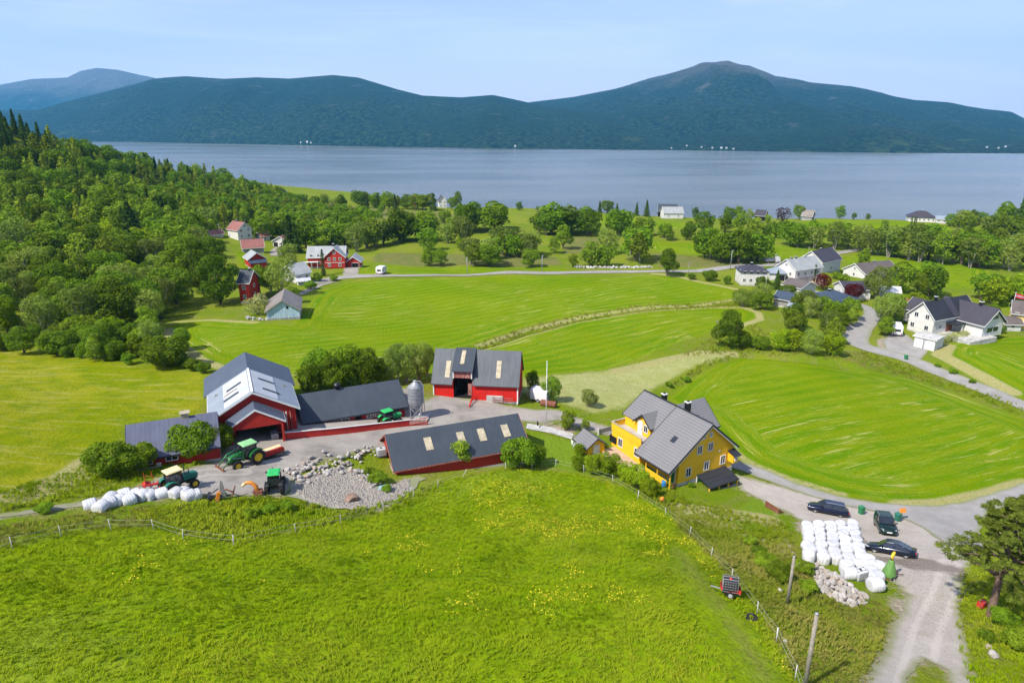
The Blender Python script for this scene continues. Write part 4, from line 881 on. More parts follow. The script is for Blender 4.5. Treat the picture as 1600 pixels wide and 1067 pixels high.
def yellow_house():
    # local x: from the front gable towards the back; y: to the left
    rz = R(120); o = Vector((25.45, 80.15, 0)); zb = 64.2; rt = empty('farmhouse', (o.x, o.y, zb), rz, 'yellow farmhouse with grey tile roof, balcony terrace and two black chimneys', 'house')
    g = lambda z: z-zb; Rz = g(72.75); L = 12.4; Lf = 6.1
    f = MB(); f.box((L/2, 0, -.15), (L+.1, 9.8, 2.9)); f.box((9.3, 5.2, -.3), (6.4, 1.5, 2.4)); f.box((3, 5.9, .2), (6.2, 2.2, 1.2)); f.build('foundation', 'concrete', rt)
    m = MB(); slope_l = (Rz-g(67.6))/7.0; sr = (Rz-g(68.3))/5.3
    gable_walls(m, 0, Lf+.1, -4.85, 4.85, 1.3, Rz-4.85*sr, Rz, 0, Rz-4.85*slope_l)
    gable_walls(m, Lf+.11, L, -4.84, 3.65, 1.3, Rz-4.84*sr, Rz-.01, 0, Rz-3.65*slope_l)
    m.box((9.27, 4.78, (1.0+g(68.6))/2), (6.2, 2.24, g(68.6)-1.0)); m.build('wall', 'yellow', rt)
    r = MB(); up, th = .08, .16
    r.prism([(0, Rz+up), (7.0, g(67.6)+up), (7.0, g(67.6)+up+th), (0, Rz+up+th)], -.55, Lf, 'yz')
    r.prism([(-.002, Rz+up), (-5.3, g(68.3)+up), (-5.3, g(68.3)+up+th), (-.002, Rz+up+th)], -.55, L+.4, 'yz')
    ro = r.build('roof', 'roof_tile', rt)
    r = MB(); r.prism([(.002, Rz+up-.02), (3.75, Rz-3.75*slope_l+up), (3.75, Rz-3.75*slope_l+up+th), (.002, Rz+up+th-.03)], Lf+.01, L+.4, 'yz'); r2 = r.build('rear_roof', 'roof_tile', rt)
    v = MB()
    for xa, ya, za, yb, zb_ in ((-.6, 0, Rz, 7.04, g(67.6)), (-.6, 0, Rz, -5.34, g(68.3)), (Lf+.005, 0, Rz, 7.04, g(67.6)), (L+.41, 0, Rz, 3.8, Rz-3.8*slope_l), (L+.41, 0, Rz, -5.34, g(68.3))):
        v.prism([(ya, za+up+th+.03), (yb, zb_+up+th+.03), (yb, zb_+up-.1), (ya, za+up-.1)], xa, xa+.06, 'yz')
    v.box((Lf/2-.3, 7.05, g(67.6)+.14), (Lf+.6, .1, .16)); v.box((L/2, -5.36, g(68.3)+.14), (L+.9, .1, .16)); v.box((L/2, 0, Rz+up+th+.05), (L+.9, .24, .09)); v.build('barge_board', 'darktrim', ro)
    v = MB()
    for ya, za, yb, zb_ in ((0, Rz, 6.9, g(67.67)), (0, Rz, -5.2, g(68.38))): v.prism([(ya, za-.06), (yb, zb_-.06), (yb, zb_-.2), (ya, za-.2)], -.545, -.48, 'yz')
    v.build('soffit_board', 'trim', ro)
    # right-hand cross gable at the back
    q = MB(); gable_walls(q, 3.0, 6.0, -3.0, 3.0, 1.3, g(69.6), g(72.3)); c = q.build('cross_wing', 'yellow', rt); c.location = (7.4, 0, 0); c.rotation_euler.z = -math.pi/2
    q = MB(); gable_roof(q, .6, 6.0, -3.0, 3.0, g(69.6), g(72.3), oh=.4, ox=.4); cr_ = q.build('roof', 'roof_tile', c)
    q = MB(); verge(q, .6, 6.0, -3.0, 3.0, g(69.6), g(72.3), oh=.4, ox=.4, ends=(0, 1)); q.build('barge_board', 'darktrim', c)
    # left dormer with the terrace door
    q = MB(); gable_walls(q, 1.0, 3.9, -1.45, 1.45, g(68.5), g(70.5), g(71.75)); d = q.build('dormer', 'yellow', rt); d.location = (8.2, 0, 0); d.rotation_euler.z = math.pi/2
    q = MB(); gable_roof(q, .4, 3.9, -1.45, 1.45, g(70.5), g(71.75), oh=.35, ox=.35, th=.12); q.build('roof', 'roof_tile', d)
    q = MB(); verge(q, .4, 3.9, -1.45, 1.45, g(70.5), g(71.75), oh=.35, ox=.35, th=.12, ends=(0, 1)); q.build('barge_board', 'darktrim', d)
    door(rt, (8.75, 3.91, g(69.6)), math.pi/2, .8, 1.95, 'trim'); window(rt, (7.6, 3.91, g(69.9)), math.pi/2, .85, 1.1)
    # terrace
    q = MB(); q.box((9.27, 4.78, g(68.68)), (6.16, 2.2, .1)); q.build('terrace_floor', 'deck', rt)
    q = MB(); q.box((9.25, 5.95, g(69.0)), (6.3, .12, 1.15)); q.box((12.42, 4.8, g(69.0)), (.12, 2.2, 1.15)); q.build('parapet', 'yellow', rt)
    q = MB(); q.box((9.25, 5.97, g(69.6)), (6.5, .26, .07)); q.box((12.42, 4.7, g(69.6)), (.26, 2.24, .072)); q.build('parapet_cap', 'panel_light', rt)
    for u in (6.9, 10.4): window(rt, (u, 5.91, g(67.2)), math.pi/2, .95, 1.3)
    q = MB(); q.box((12.0, 5.75, g(67.0)), (1.5, .5, 1.0)); q.build('porch_opening', 'dark', rt)
    # ground floor porch under the long roof
    for u in (-.35, 2.0, 4.2): q = MB(); q.box((u, 6.55, g(66.6)), (.14, .14, 2.6)); q.build('post', 'yellow', rt)
    q = MB(); q.box((2.2, 6.6, g(66.0)), (4.0, .06, .85)); q.build('porch_panel', 'yellow', rt)
    door(rt, (1.0, 4.86, g(66.35)), math.pi/2, .9, 2, 'bin_green'); window(rt, (3.4, 4.86, g(66.9)), math.pi/2, .95, 1.2)
    # gable windows
    for y_, z_, w_, h_ in ((1.45, 69.5, .95, 1.25), (-.45, 69.5, .95, 1.25), (3.15, 66.75, .95, 1.3), (-.05, 66.85, .95, 1.3), (-3.0, 66.95, .95, 1.3), (.85, 71.2, .55, .6), (-.35, 71.25, .55, .7)):
        window(rt, (-.005, y_, g(z_)), math.pi, w_, h_)
    # canopy over the basement entrance
    ya, yb = 1.6, -3.6
    q = MB(); q.add([(0-.02, ya, g(65.8)), (-.02, yb, g(65.8)), (-2.6, yb, g(65.05)), (-2.6, ya, g(65.05)), (-.02, ya, g(65.92)), (-.02, yb, g(65.92)), (-2.6, yb, g(65.17)), (-2.6, ya, g(65.17))],
                   [(0,1,2,3),(4,5,6,7),(0,1,5,4),(1,2,6,5),(2,3,7,6),(3,0,4,7)]); ca = q.build('canopy', 'roof_tile_dark', rt)
    q = MB()
    for y_ in (ya-.1, -.2, -1.9, yb+.1): q = MB(); q.box((-2.35, y_, g(64.3)), (.16, .16, 1.5)); q.build('canopy_post', 'yellow', ca)
    q = MB(); q.box((-2.35, -1.0, g(63.9)), (.12, 5.0, .9)); q.box((-2.36, -1.0, g(64.38)), (.2, 5.1, .08)); q.build('low_wall', 'greywall', rt)
    q = MB(); q.box((-1.2, -2.6, g(64.5)), (1.6, 1.2, .9)); q.build('log_stack', 'rust', rt)
    door(rt, (-.06, 1.05, g(64.85)), math.pi, .9, 1.7, 'bin_green')
    # little bay with its own roof
    q = MB(); q.box((-.5, -4.4, g(67.1)), (1.0, .9, 1.1)); b = q.build('bay', 'yellow', rt)
    q = MB(); q.add([(.05, -3.8, g(68.05)), (.05, -5.1, g(68.05)), (-1.3, -5.1, g(67.6)), (-1.3, -3.8, g(67.6)), (.05, -3.8, g(68.15)), (.05, -5.1, g(68.15)), (-1.3, -5.1, g(67.7)), (-1.3, -3.8, g(67.7))],
                   [(0,1,2,3),(4,5,6,7),(0,1,5,4),(1,2,6,5),(2,3,7,6),(3,0,4,7)]); q.build('roof', 'roof_tile_dark', b)
    window(b, (-1.005, -4.4, g(67.15)), math.pi, .5, .6)
    chimney(ro, 5.0, -.9, Rz-1.2, Rz+1.05, .62); chimney(ro, 9.3, -.6, Rz-1.2, Rz+.75, .6)
    E = (7.0, g(67.6)+up+th, 0, Rz+up+th)
    roofpatch(ro, [slope_pt(2.2, .45, *E), slope_pt(2.9, .45, *E), slope_pt(2.9, .56, *E), slope_pt(2.2, .56, *E)], 'glass', 'skylight', .08)
    q = MB(); q.lathe([(.18, g(66.35)), (.18, g(66.4))], 8); 
    m = MB(); m.box((-.03, -2.2, g(68.45)), (.08, .22, .22)); m.build('house_lamp', 'trim', rt)
    return rt
yellow_house()

def garden_shed():
    rz = R(115); zb = 65.6; rt = empty('garden_shed', (11.6, 85.0, zb), rz, 'small yellow garden shed with grey tile roof beside the patio', 'shed')
    m = MB(); gable_walls(m, 0, 3.0, -1.35, 1.35, -.4, 1.75, 2.75); m.build('wall', 'yellow', rt)
    r = MB(); gable_roof(r, 0, 3.0, -1.35, 1.35, 1.75, 2.75, oh=.4, ox=.35, th=.1); ro = r.build('roof', 'roof_tile', rt)
    v = MB(); verge(v, 0, 3.0, -1.35, 1.35, 1.75, 2.75, oh=.4, ox=.35, th=.1, d=.16); v.build('barge_board', 'darktrim', ro)
    door(rt, (-.005, 0, .85), math.pi, .8, 1.7, 'trim')
garden_shed()

def blue_barn():
    rt = house('old_barn', 'weathered pale blue barn with slate roof alone in the field', (417.5,500.5), (469,499), 11.0, 2.6, 4.9, 'blue_worn', 'roof_rust', 'barn', ridge='y', winS=0, base='greywall', basement=.9, trim='wood', oh=.35)
    d = MB(); d.box((1.0, -5.52, 3.3), (.5, .06, .6)); d.build('loft_hatch', 'dark', rt)
blue_barn()

# hamlet on the left
h1 = house('villa', 'white house with red tile roof highest in the left hamlet', (373,376), (395,375), 7, 4.6, 7.4, 'white', 'roof_red', ridge='y', floors=2, winS=2, chim=((0,.3,.6),))
house('garage', 'red-tiled garage with a white dormer below the white house', (380,395), (413,396), 6, 2.4, 4.8, 'greywall', 'roof_red', 'garage', winS=1)
house('outbuilding', 'small white outbuilding with red roof behind the red-tiled garage', (408,376), (422,376), 4, 1.9, 3.4, 'white', 'roof_red', 'shed', winS=1)
cp = house('carport', 'white double carport with red roof and two dark bays', (427,385), (450,386), 6, 2.6, 4.4, 'white', 'roof_red', 'garage', ridge='y', winS=0)
for u in (-.25, .25):
    q = MB(); q.box((u*8, -3.02, 1.1), (1.7, .1, 1.8)); q.build('bay_opening', 'dark', cp)
house('cabin', 'low red-roofed cabin at the wood edge of the hamlet', (331,371), (350,371), 4, 1.4, 2.7, 'white', 'roof_red', 'cabin', winS=0)
s6 = house('red_shed', 'red shed with pale gable roof and dark lean-to in the hamlet', (390,418), (416,418), 6, 2.9, 4.7, 'red', 'roof_pale', 'shed', ridge='y', winS=0)
q = MB(); q.add([(-2.8,-3.05,2.6),(2.8,-3.05,2.6),(2.9,-4.8,1.7),(-2.9,-4.8,1.7),(-2.8,-3.05,2.7),(2.8,-3.05,2.7),(2.9,-4.8,1.8),(-2.9,-4.8,1.8)],[(0,1,2,3),(4,5,6,7),(0,1,5,4),(1,2,6,5),(2,3,7,6),(3,0,4,7)]); q.build('lean_to_roof', 'roof_navy', s6)
q = MB(); q.box((0,-3.8,.7),(5.0,1.4,1.9)); q.build('lean_to', 'red', s6)
house('cottage', 'grey-roofed white cottage half hidden by trees below the red villa', (463,443), (486,441), 7, 3.0, 5.4, 'white', 'roof_pale', chim=((-.5,0,.8),), winS=2)
gh = house('greenhouse', 'white glazed garden room beside the grey-roofed cottage', (466,446), (484,446), 2.4, 1.4, 1.9, 'trim', 'panel_grey', 'garden room', winS=4, ws=(.8,.7), basement=.2)
h8 = house('villa', 'large red villa with pale slate roof and white-framed front gable', (482,419), (539,418), 7.5, 4.2, 7.0, 'red', 'roof_pale', floors=2, winS=5, winE=1, chim=((.35,0,.9),), basement=.9)
q = MB(); gable_walls(q, 0, 3.2, -3.3, 3.3, .9, 4.6, 7.4); c8 = q.build('front_gable', 'red', h8); c8.location = (3.2,-3.0,0); c8.rotation_euler.z = -math.pi/2
q = MB(); gable_roof(q, -3, 3.2, -3.3, 3.3, 4.6, 7.4, oh=.4, ox=.4); q.build('roof', 'roof_pale', c8)
q = MB(); verge(q, -3, 3.2, -3.3, 3.3, 4.6, 7.4, oh=.4, ox=.4, ends=(0,1)); q.box((3.3,0,2.7),(.14,6.4,.12)); q.build('barge_board', 'trim', c8)
for u, z_ in ((-1.8,3.9),(0,3.9),(1.8,3.9),(-1.8,1.9),(1.6,1.9),(0,6.0)): window(c8, (3.205,u,z_), 0, .9, 1.0, simple=True)
q = MB(); q.box((-4.6,-4.5,2.7),(4.2,1.4,.12)); 
for u in (-6.5,-4.6,-2.7): q.box((u,-5.1,1.5),(.12,.12,2.6))
q.build('veranda', 'trim', h8)
house('garage', 'red garage with grey roof and open dark door beside the red villa', (542,418), (563,418), 6, 2.3, 3.9, 'red', 'roof_pale', 'garage', ridge='y', winS=0, doors=((.3,2.2,1.7,'dark'),))
house('tall_cottage', 'dark red cottage showing between the big trees', (376,474), (392,474), 6, 5.6, 8.0, 'red', 'roof_dark', floors=2, winS=1, winE=1, chim=((.5,0,.7),))
# village on the right
house('villa', 'white villa with dark hip roof and balcony at the field corner', (1157,446), (1197,448), 7.5, 4.4, 5.9, 'white', 'roof_char', hip=True, floors=2, winS=4, winW=2, chim=((-.05,0,.7),))
house('garage', 'garage with blue-grey hip roof and dark door in the village', (1203,438), (1226,440), 5.5, 2.4, 3.9, 'white', 'roof_grey', 'garage', hip=True, winS=0, doors=((.55,1.8,1.8,'dark'),))
v3 = house('villa', 'white house with pale grey gable roof, three chimneys and stone base', (1241,442), (1281,438), 7.5, 4.3, 7.0, 'white', 'roof_pale', floors=1, winS=4, winW=2, chim=((-.7,0,.5),(-.35,0,.6),(.35,0,.3)), basement=1.5, base='greywall')
house('villa', 'white house with steep black roof behind the pale-roofed one', (1283,426), (1311,427), 8.5, 4.4, 7.6, 'white', 'roof_char', winS=1, winW=2, chim=((-.1,0,.5),))
house('garage', 'low building with wide brown roof below the pale-roofed house', (1222,457), (1250,463), 7, 2.6, 4.0, 'white', 'roof_brown', 'garage', winS=1)
house('garage', 'navy-roofed shed in front of the village thicket', (1208,478), (1232,482), 5, 2.4, 3.8, 'greywall', 'roof_navy', 'shed', winS=0)
house('shed', 'small white box shed below the navy-roofed one', (1232,490), (1243,492), 2.5, 2.2, 2.6, 'white', 'roof_grey', 'shed', winS=0)
house('bungalow', 'bungalow with dark hip roof sunk among village shrubs', (1297,486), (1338,484), 9, 2.6, 4.6, 'white', 'roof_navy', hip=True, winS=3, chim=((-.2,0,.4),))
house('villa', 'white house with dark roof between the two purple trees', (1319,466), (1359,468), 7, 3.0, 4.6, 'white', 'roof_char', winS=3, winW=1)
house('bungalow', 'white bungalow with wide brown roof by the meadow', (1351,436), (1402,437), 9, 2.7, 5.2, 'white', 'roof_brown', winS=3, winW=1, chim=((.1,0,.5),))
tent = house('marquee', 'white marquee tent below the brown-roofed bungalow', (1378,465), (1405,466), 4, 1.8, 3.0, 'trim', 'caravan', 'tent', winS=0)
def white_house():
    g0 = P(1457,527); z = g0.z; re_ = ray(1460,506); ze_ = CAM_Z+re_[2]*g0.y/re_[1]; b = PZ(1459,506,ze_); a = PZ(1420.5,495.6,ze_); a.z = b.z = z; d = b-a; Wg = min(d.length, 9.5); d.normalize(); n = Vector((-d.y, d.x, 0)); rz = math.atan2(n.y, n.x); o = b-d*Wg/2; print('WHITE', ze_-z, Wg, math.degrees(rz))
    rt = empty('white_house', (o.x, o.y, z), rz, 'large white house with black roofs and a basement garage on the road bend', 'house')
    hw = Wg/2; he, hr = 4.6, 7.9; L = 15.5
    f = MB(); f.box((L/2, 0, -.6), (L+.05, Wg+.05, 2.2)); f.box((7, -hw-4, .2), (10, 8, 1.2)); f.build('foundation', 'concrete', rt)
    m = MB(); gable_walls(m, 0, L, -hw, hw, .5, he, hr); m.build('wall', 'white', rt)
    r = MB(); gable_roof(r, 0, L, -hw, hw, he, hr, oh=.5, ox=.5); ro = r.build('roof', 'roof_tile_dark', rt)
    v = MB(); verge(v, 0, L, -hw, hw, he, hr, oh=.5, ox=.5, ends=(1, 1)); v.build('barge_board', 'trim', ro)
    chimney(ro, 4, 0, hr-.8, hr+1.0, .6)
    q = MB(); gable_walls(q, hw-1, hw+6.5, -3.8, 3.8, .5, 3.9, 6.9); c = q.build('side_wing', 'white', rt); c.location = (12.2, 0, 0); c.rotation_euler.z = -math.pi/2
    q = MB(); gable_roof(q, -2.5, hw+6.5, -3.8, 3.8, 3.9, 7.3, oh=.6, ox=.6); cr2 = q.build('roof', 'roof_char', c)
    q = MB(); verge(q, 1, hw+6.5, -3.8, 3.8, 3.9, 6.9, oh=.6, ox=.6, ends=(0, 1)); q.build('barge_board', 'trim', cr2)
    chimney(cr2, 6, 0, 6.2, 8.1, .8)
    window(c, (hw+6.505, 0, 5.2), 0, 2.6, 1.0, mun=1); window(c, (hw+6.505, 0, 2.2), 0, 4.6, 1.4, mun=1)
    q = MB(); gable_walls(q, 0, 5, -3, 3, .5, 3.9, 6.2); c2 = q.build('back_wing', 'white', rt); c2.location = (8.5, hw+.2, 0); c2.rotation_euler.z = math.pi/2
    q = MB(); gable_roof(q, -3, 5, -3, 3, 3.9, 6.2, oh=.5, ox=.5); q.build('roof', 'roof_char', c2); q = MB(); verge(q, -3, 5, -3, 3, 3.9, 6.2, ends=(0, 1)); q.build('barge_board', 'trim', c2)
    for y_, z_ in ((1.4, 4.6), (-1.4, 4.6), (2.0, 1.9), (-1.6, 1.9)): window(rt, (-.005, y_, z_), math.pi, 1.1, 1.2)
    window(rt, (2.6, -hw-.005, 2.2), -math.pi/2, .8, 1.0)
    q = MB(); q.box((6.4, -hw-1.2, 3.1), (3.6, 2.6, .3)); q.box((7.6, -hw-2.2, 1.6), (.3, .3, 2.7), m=1); q.box((6.0, -hw-.05, 1.7), (2.2, .1, 2.2), m=2); q.build('entrance_porch', ['roof_tile_dark', 'trim', 'rust'], rt)
    E = (-hw-.5, he-.5*(hr-he)/hw+.22, 0, hr+.22)
    roofpatch(ro, [slope_pt(11, .5, *E), slope_pt(12.2, .5, *E), slope_pt(12.2, .75, *E), slope_pt(11, .75, *E)], 'panel_grey', 'skylight')
    roofpatch(ro, [slope_pt(6.8, .02, *E), slope_pt(9.0, .02, *E), slope_pt(9.0, .97, *E), slope_pt(6.8, .97, *E)], 'roof_char', 'roof_strip')
    return rt
white_house()
g2 = house('garage', 'white double garage with flat terrace top below the white house', (1427,541), (1458,549), 5, 2.5, 2.75, 'white', 'concrete', 'garage', winS=0, doors=((-.38,2.4,1.9,'caravan'),(.45,2.4,1.9,'caravan')), oh=.25, basement=.1)
house('garden_shed', 'small black-roofed garden house by the flowering hedge', (1502,526), (1530,526), 4.5, 1.9, 3.1, 'white', 'roof_tile_dark', 'shed', winS=1)
house('yellow_villa', 'pale yellow villa at the right edge by the flag', (1577,514), (1630,520), 8, 4.4, 6.8, 'yellow_pale', 'roof_brown', floors=2, winS=4, winW=2)
house('porch_cabin', 'small porch cabin with brown roof in front of the pale yellow villa', (1568,517), (1594,518), 4, 2.0, 3.3, 'white', 'roof_brown', 'cabin', winS=1, winW=1)
house('bus_shelter', 'small open shelter at the edge of the far wood', (1515,415), (1531,417), 2.2, 1.9, 2.2, 'panel_light', 'roof_brown', 'shelter', winS=0, basement=.2, doors=((0,2.6,1.3,'rust'),))
house('barn', 'white barn with pale roof standing by the fjord meadow', (1037,342), (1067,342), 9, 3.6, 6.6, 'white', 'roof_pale', 'barn', winS=2, winE=2)
house('barn', 'black-roofed hay barn behind the white barn by the fjord', (1028,334), (1058,334), 9, 4.2, 8.0, 'dark', 'roof_dark', 'barn', winS=0)
house('bungalow', 'white bungalow with grey hip roof on the crest above the fjord', (1419,346), (1461,348), 9, 2.9, 6.0, 'white', 'roof_char', hip=True, winS=6, chim=((0,0,.6),))
house('garage', 'low grey-roofed wing beside the bungalow above the fjord', (1462,349), (1479,350), 7, 2.3, 3.8, 'white', 'roof_grey', 'garage', winS=2)
house('villa', 'white house with dark roof on the far shore of the meadows', (686,320), (698,321), 8, 5.0, 8.4, 'white', 'roof_char', ridge='y', winS=2, floors=2)
house('red_house', 'red house glimpsed among the trees near the fjord', (648,321), (662,321), 7, 4.5, 8.0, 'red_bright', 'roof_red', winS=1)
house('dark_house', 'dark house between two trees on the fjord crest', (1178,346), (1194,347), 8, 3.6, 6.4, 'dark', 'roof_char', winS=1)
house('old_house', 'grey slate roof peeping over the crest beside the copper tree', (1252,344), (1268,344), 7, 2.6, 5.6, 'greywall', 'roof_rust', winS=1)
house('boathouse', 'dark red boathouse at the foot of the wooded hill', (436,308), (449,309), 8, 3.4, 6.2, 'red', 'roof_dark', 'boathouse', winS=1)
# ---------------- vehicles and machines ----------------
def yaw_of(front, rear):
    a, b = P(*rear), P(*front); return math.atan2(b.y-a.y, b.x-a.x), (a+b)/2
def on_slope(o):
    """tilt a thing to the ground it stands on"""
    x, y = o.location.x, o.location.y; gx = (gz(x+1, y)-gz(x-1, y))/2; gy = (gz(x, y+1)-gz(x, y-1))/2
    n = Vector((-gx, -gy, 1)).normalized(); rz = o.rotation_euler.z
    fx = Vector((math.cos(rz), math.sin(rz), 0)); fx = (fx-n*fx.dot(n)).normalized(); fy = n.cross(fx)
    o.rotation_euler = Matrix((fx, fy, n)).transposed().to_euler()
RX90 = Matrix.Rotation(math.pi/2, 4, 'X')
_wh = {}
def wheel(parent, x, y, r, w, rim, name='wheel', steer=0):
    key = (r, w, rim)
    if key in _wh:
        w0 = _wh[key]; o = w0.copy(); COL.objects.link(o); c = w0.children[0].copy(); COL.objects.link(c); c.parent = o
    else:
        m = MB(); m.lathe([(r*.56, -w*.42), (r*.9, -w*.5), (r, -w*.38), (r, w*.38), (r*.9, w*.5), (r*.56, w*.42), (r*.56, -w*.42)], 24, RX90, cap=False)
        if r > .5:
            for k in range(18):
                a = 2*math.pi*k/18
                for s in (-1, 1): m.box((math.cos(a+.08*s)*(r+.012), s*w*.22, math.sin(a+.08*s)*(r+.012)), (.09, w*.42, .06), ry=-a+math.pi/2)
        o = m.build('wheel', 'rubber'); q = MB(); q.lathe([(r*.14, -w*.42), (r*.2, -w*.3), (r*.46, -w*.26), (r*.575, -w*.44), (r*.575, w*.44), (r*.46, w*.26), (r*.2, w*.3), (r*.14, w*.42)], 20, RX90); q.build('rim', rim, o); _wh[key] = o
    o.parent = parent; o.location = (x, y, r); o.rotation_euler = (0, 0, steer); return o
def tractor(label, front, rear, body, roof, rim, R_=.8, Fr=.55, loader=False, hood_mat=None, scale=1.0, name='tractor'):
    rz, c = yaw_of(front, rear); rt = empty(name, c, rz, label, 'tractor'); rt.scale = (scale,)*3; wb = 1.2
    m = MB(); m.box((.75, 0, 1.0), (2.1, .5, .5)); m.box((-.6, 0, .95), (1.2, .7, .6)); m.box((wb, 0, .65), (.25, 1.2, .2)); m.box((-wb, 0, .82), (.3, 1.5, .3)); m.build('chassis', 'black', rt)
    h = MB(); n = 10; secs = []
    for x, wd_, zt, zb in ((.2, .42, 1.72, 1.05), (1.0, .40, 1.68, 1.0), (1.6, .37, 1.6, .95), (1.86, .3, 1.48, .95)):
        secs.append([(x, -wd_, zb), (x, wd_, zb), (x, wd_, zt-.15), (x, wd_*.7, zt), (x, -wd_*.7, zt), (x, -wd_, zt-.15)])
    h.loft(secs, sm=False); h.build('hood', hood_mat or body, rt, bevel=.03)
    g = MB(); g.box((1.88, 0, 1.22), (.04, .5, .42)); g.build('grille', 'black', rt)
    for s in (-1, 1):
        f = MB()
        pts = [(-wb+math.cos(a)*(R_+.08), R_+math.sin(a)*(R_+.08)) for a in [R(q) for q in range(15, 150, 15)]]
        pts2 = [(-wb+math.cos(a)*(R_+.16), R_+math.sin(a)*(R_+.16)) for a in [R(q) for q in range(15, 150, 15)]]
        f.prism(pts+pts2[::-1], s*.55, s*1.02, 'xz'); f.build('fender', body, rt)
    ca = MB(); cx0, cx1, cy, z0, z1 = -1.35, .15, .68, 1.2, 2.5
    for x in (cx0, cx1):
        for s in (-1, 1): ca.tube([(x, s*cy, z0), (x+(.12 if x < 0 else -.12), s*cy*.93, z1)], .05, 5)
    ca.box(((cx0+cx1)/2, 0, z0), (1.5, 1.36, .12)); ca.box((-.75, 0, 1.5), (.5, .5, .5)); ca.tube([(-.2, 0, 1.3), (-.35, 0, 1.85)], .03, 5); ca.build('cab_frame', 'black', rt)
    gl = MB(); gl.loft([[(cx0+.03, -cy+.03, z0+.06), (cx1-.03, -cy+.03, z0+.06), (cx1-.03, cy-.03, z0+.06), (cx0+.03, cy-.03, z0+.06)], [(cx0+.14, -cy*.9, z1-.02), (cx1-.14, -cy*.9, z1-.02), (cx1-.14, cy*.9, z1-.02), (cx0+.14, cy*.9, z1-.02)]], sm=False, cap=False); gl.build('cab_glass', 'glass', rt)
    r = MB(); r.loft([[(cx0-.12, -cy-.05, z1), (cx1+.12, -cy-.05, z1), (cx1+.12, cy+.05, z1), (cx0-.12, cy+.05, z1)], [(cx0-.12, -cy-.05, z1+.1), (cx1+.12, -cy-.05, z1+.1), (cx1+.12, cy+.05, z1+.1), (cx0-.12, cy+.05, z1+.1)], [(cx0+.05, -cy+.15, z1+.2), (cx1-.05, -cy+.15, z1+.2), (cx1-.05, cy-.15, z1+.2), (cx0+.05, cy-.15, z1+.2)]], sm=False); r.build('cab_roof', roof, rt, bevel=.04)
    e = MB(); e.tube([(.7, .3, 1.6), (.7, .3, 2.6)], .05, 8); e.tube([(.95, -.25, 1.6), (.95, -.25, 2.2)], .06, 8); e.build('exhaust', 'black', rt)
    for s in (-1, 1):
        wheel(rt, -wb, s*.86, R_, .46, rim); wheel(rt, wb, s*.78, Fr, .34, rim)
        l = MB(); l.box((1.87, s*.22, 1.5), (.06, .14, .1)); l.build('headlight', 'lamp_glass', rt)
        mm = MB(); mm.box((.3, s*1.0, 2.15), (.05, .16, .28)); mm.tube([(.15, s*.7, 2.3), (.3, s*1.0, 2.3)], .015, 4); mm.build('mirror', 'black', rt)
    if loader:
        ld = MB()
        for s in (-1, 1):
            ld.box((.35, s*.55, 1.35), (.22, .14, 1.1)); ld.tube([(.35, s*.55, 1.9), (1.7, s*.55, 1.75), (2.9, s*.55, .6)], [.1, .1, .08], 4); ld.tube([(.4, s*.55, 1.2), (1.6, s*.55, 1.55)], .05, 6, m=1)
        ld.tube([(1.9, -.55, 1.5), (1.9, .55, 1.5)], .06, 6); L_ = ld.build('loader_arm', [body, 'steel'], rt)
        b = MB(); b.prism([(2.85, .75), (2.8, .12), (3.6, .02), (3.62, .1), (2.95, .22), (2.98, .78)], -1.0, 1.0, 'xz')
        for s in (-1, 1): b.prism([(2.85, .75), (2.8, .12), (3.6, .05)], s*1.0-.02, s*1.0+.02, 'xz')
        b.build('bucket', 'rust', L_)
    return rt
tractor('large green tractor with front loader and pale green cab roof by the tall barn', (367,729), (399,722), 'tgreen', 'tgreen_pale', 'rim', .86, .56, True)
tractor('older green tractor with cream cab roof behind the left bales', (300,760), (266,768), 'teal', 'cream', 'rim', .74, .5, hood_mat='teal', scale=.95)
tractor('small dark tractor with bright green roof at the grass bank edge', (434,757), (430,770), 'black', 'tgreen_roof', 'rubber', .74, .48, scale=.9)
tractor('green tractor with bright green roof behind the red fence', (622,660), (600,664), 'tgreen_roof', 'tgreen_roof', 'rim', .76, .5, scale=.85)

def mower():
    q = P(424, 712); rz, _ = yaw_of((445,708), (408,716)); rt = empty('disc_mower', q, rz, 'red disc mower hitched behind the large green tractor', 'mower')
    m = MB(); m.prism([(-1.5, .35), (1.5, .35), (1.5, .75), (1.2, .95), (-1.2, .95), (-1.5, .75)], -.55, .55, 'xz'); m.build('deck', 'mred', rt, bevel=.04)
    m = MB(); m.box((.1, 0, .98), (2.3, .7, .05)); m.build('guard', 'cream', rt)
    m = MB(); m.box((-1.7, 0, .7), (.3, .6, 1.2)); m.tube([(-1.7, .2, 1.2), (-2.1, 0, .9)], .07, 6); m.tube([(-1.7, -.2, .5), (-2.1, 0, .5)], .06, 6); m.build('hitch_frame', 'mred', rt)
    m = MB(); m.box((0, -.75, .25), (2.9, .5, .06)); m.box((0, .75, .25), (2.9, .5, .06)); m.build('skirt', 'rubber', rt)
mower()
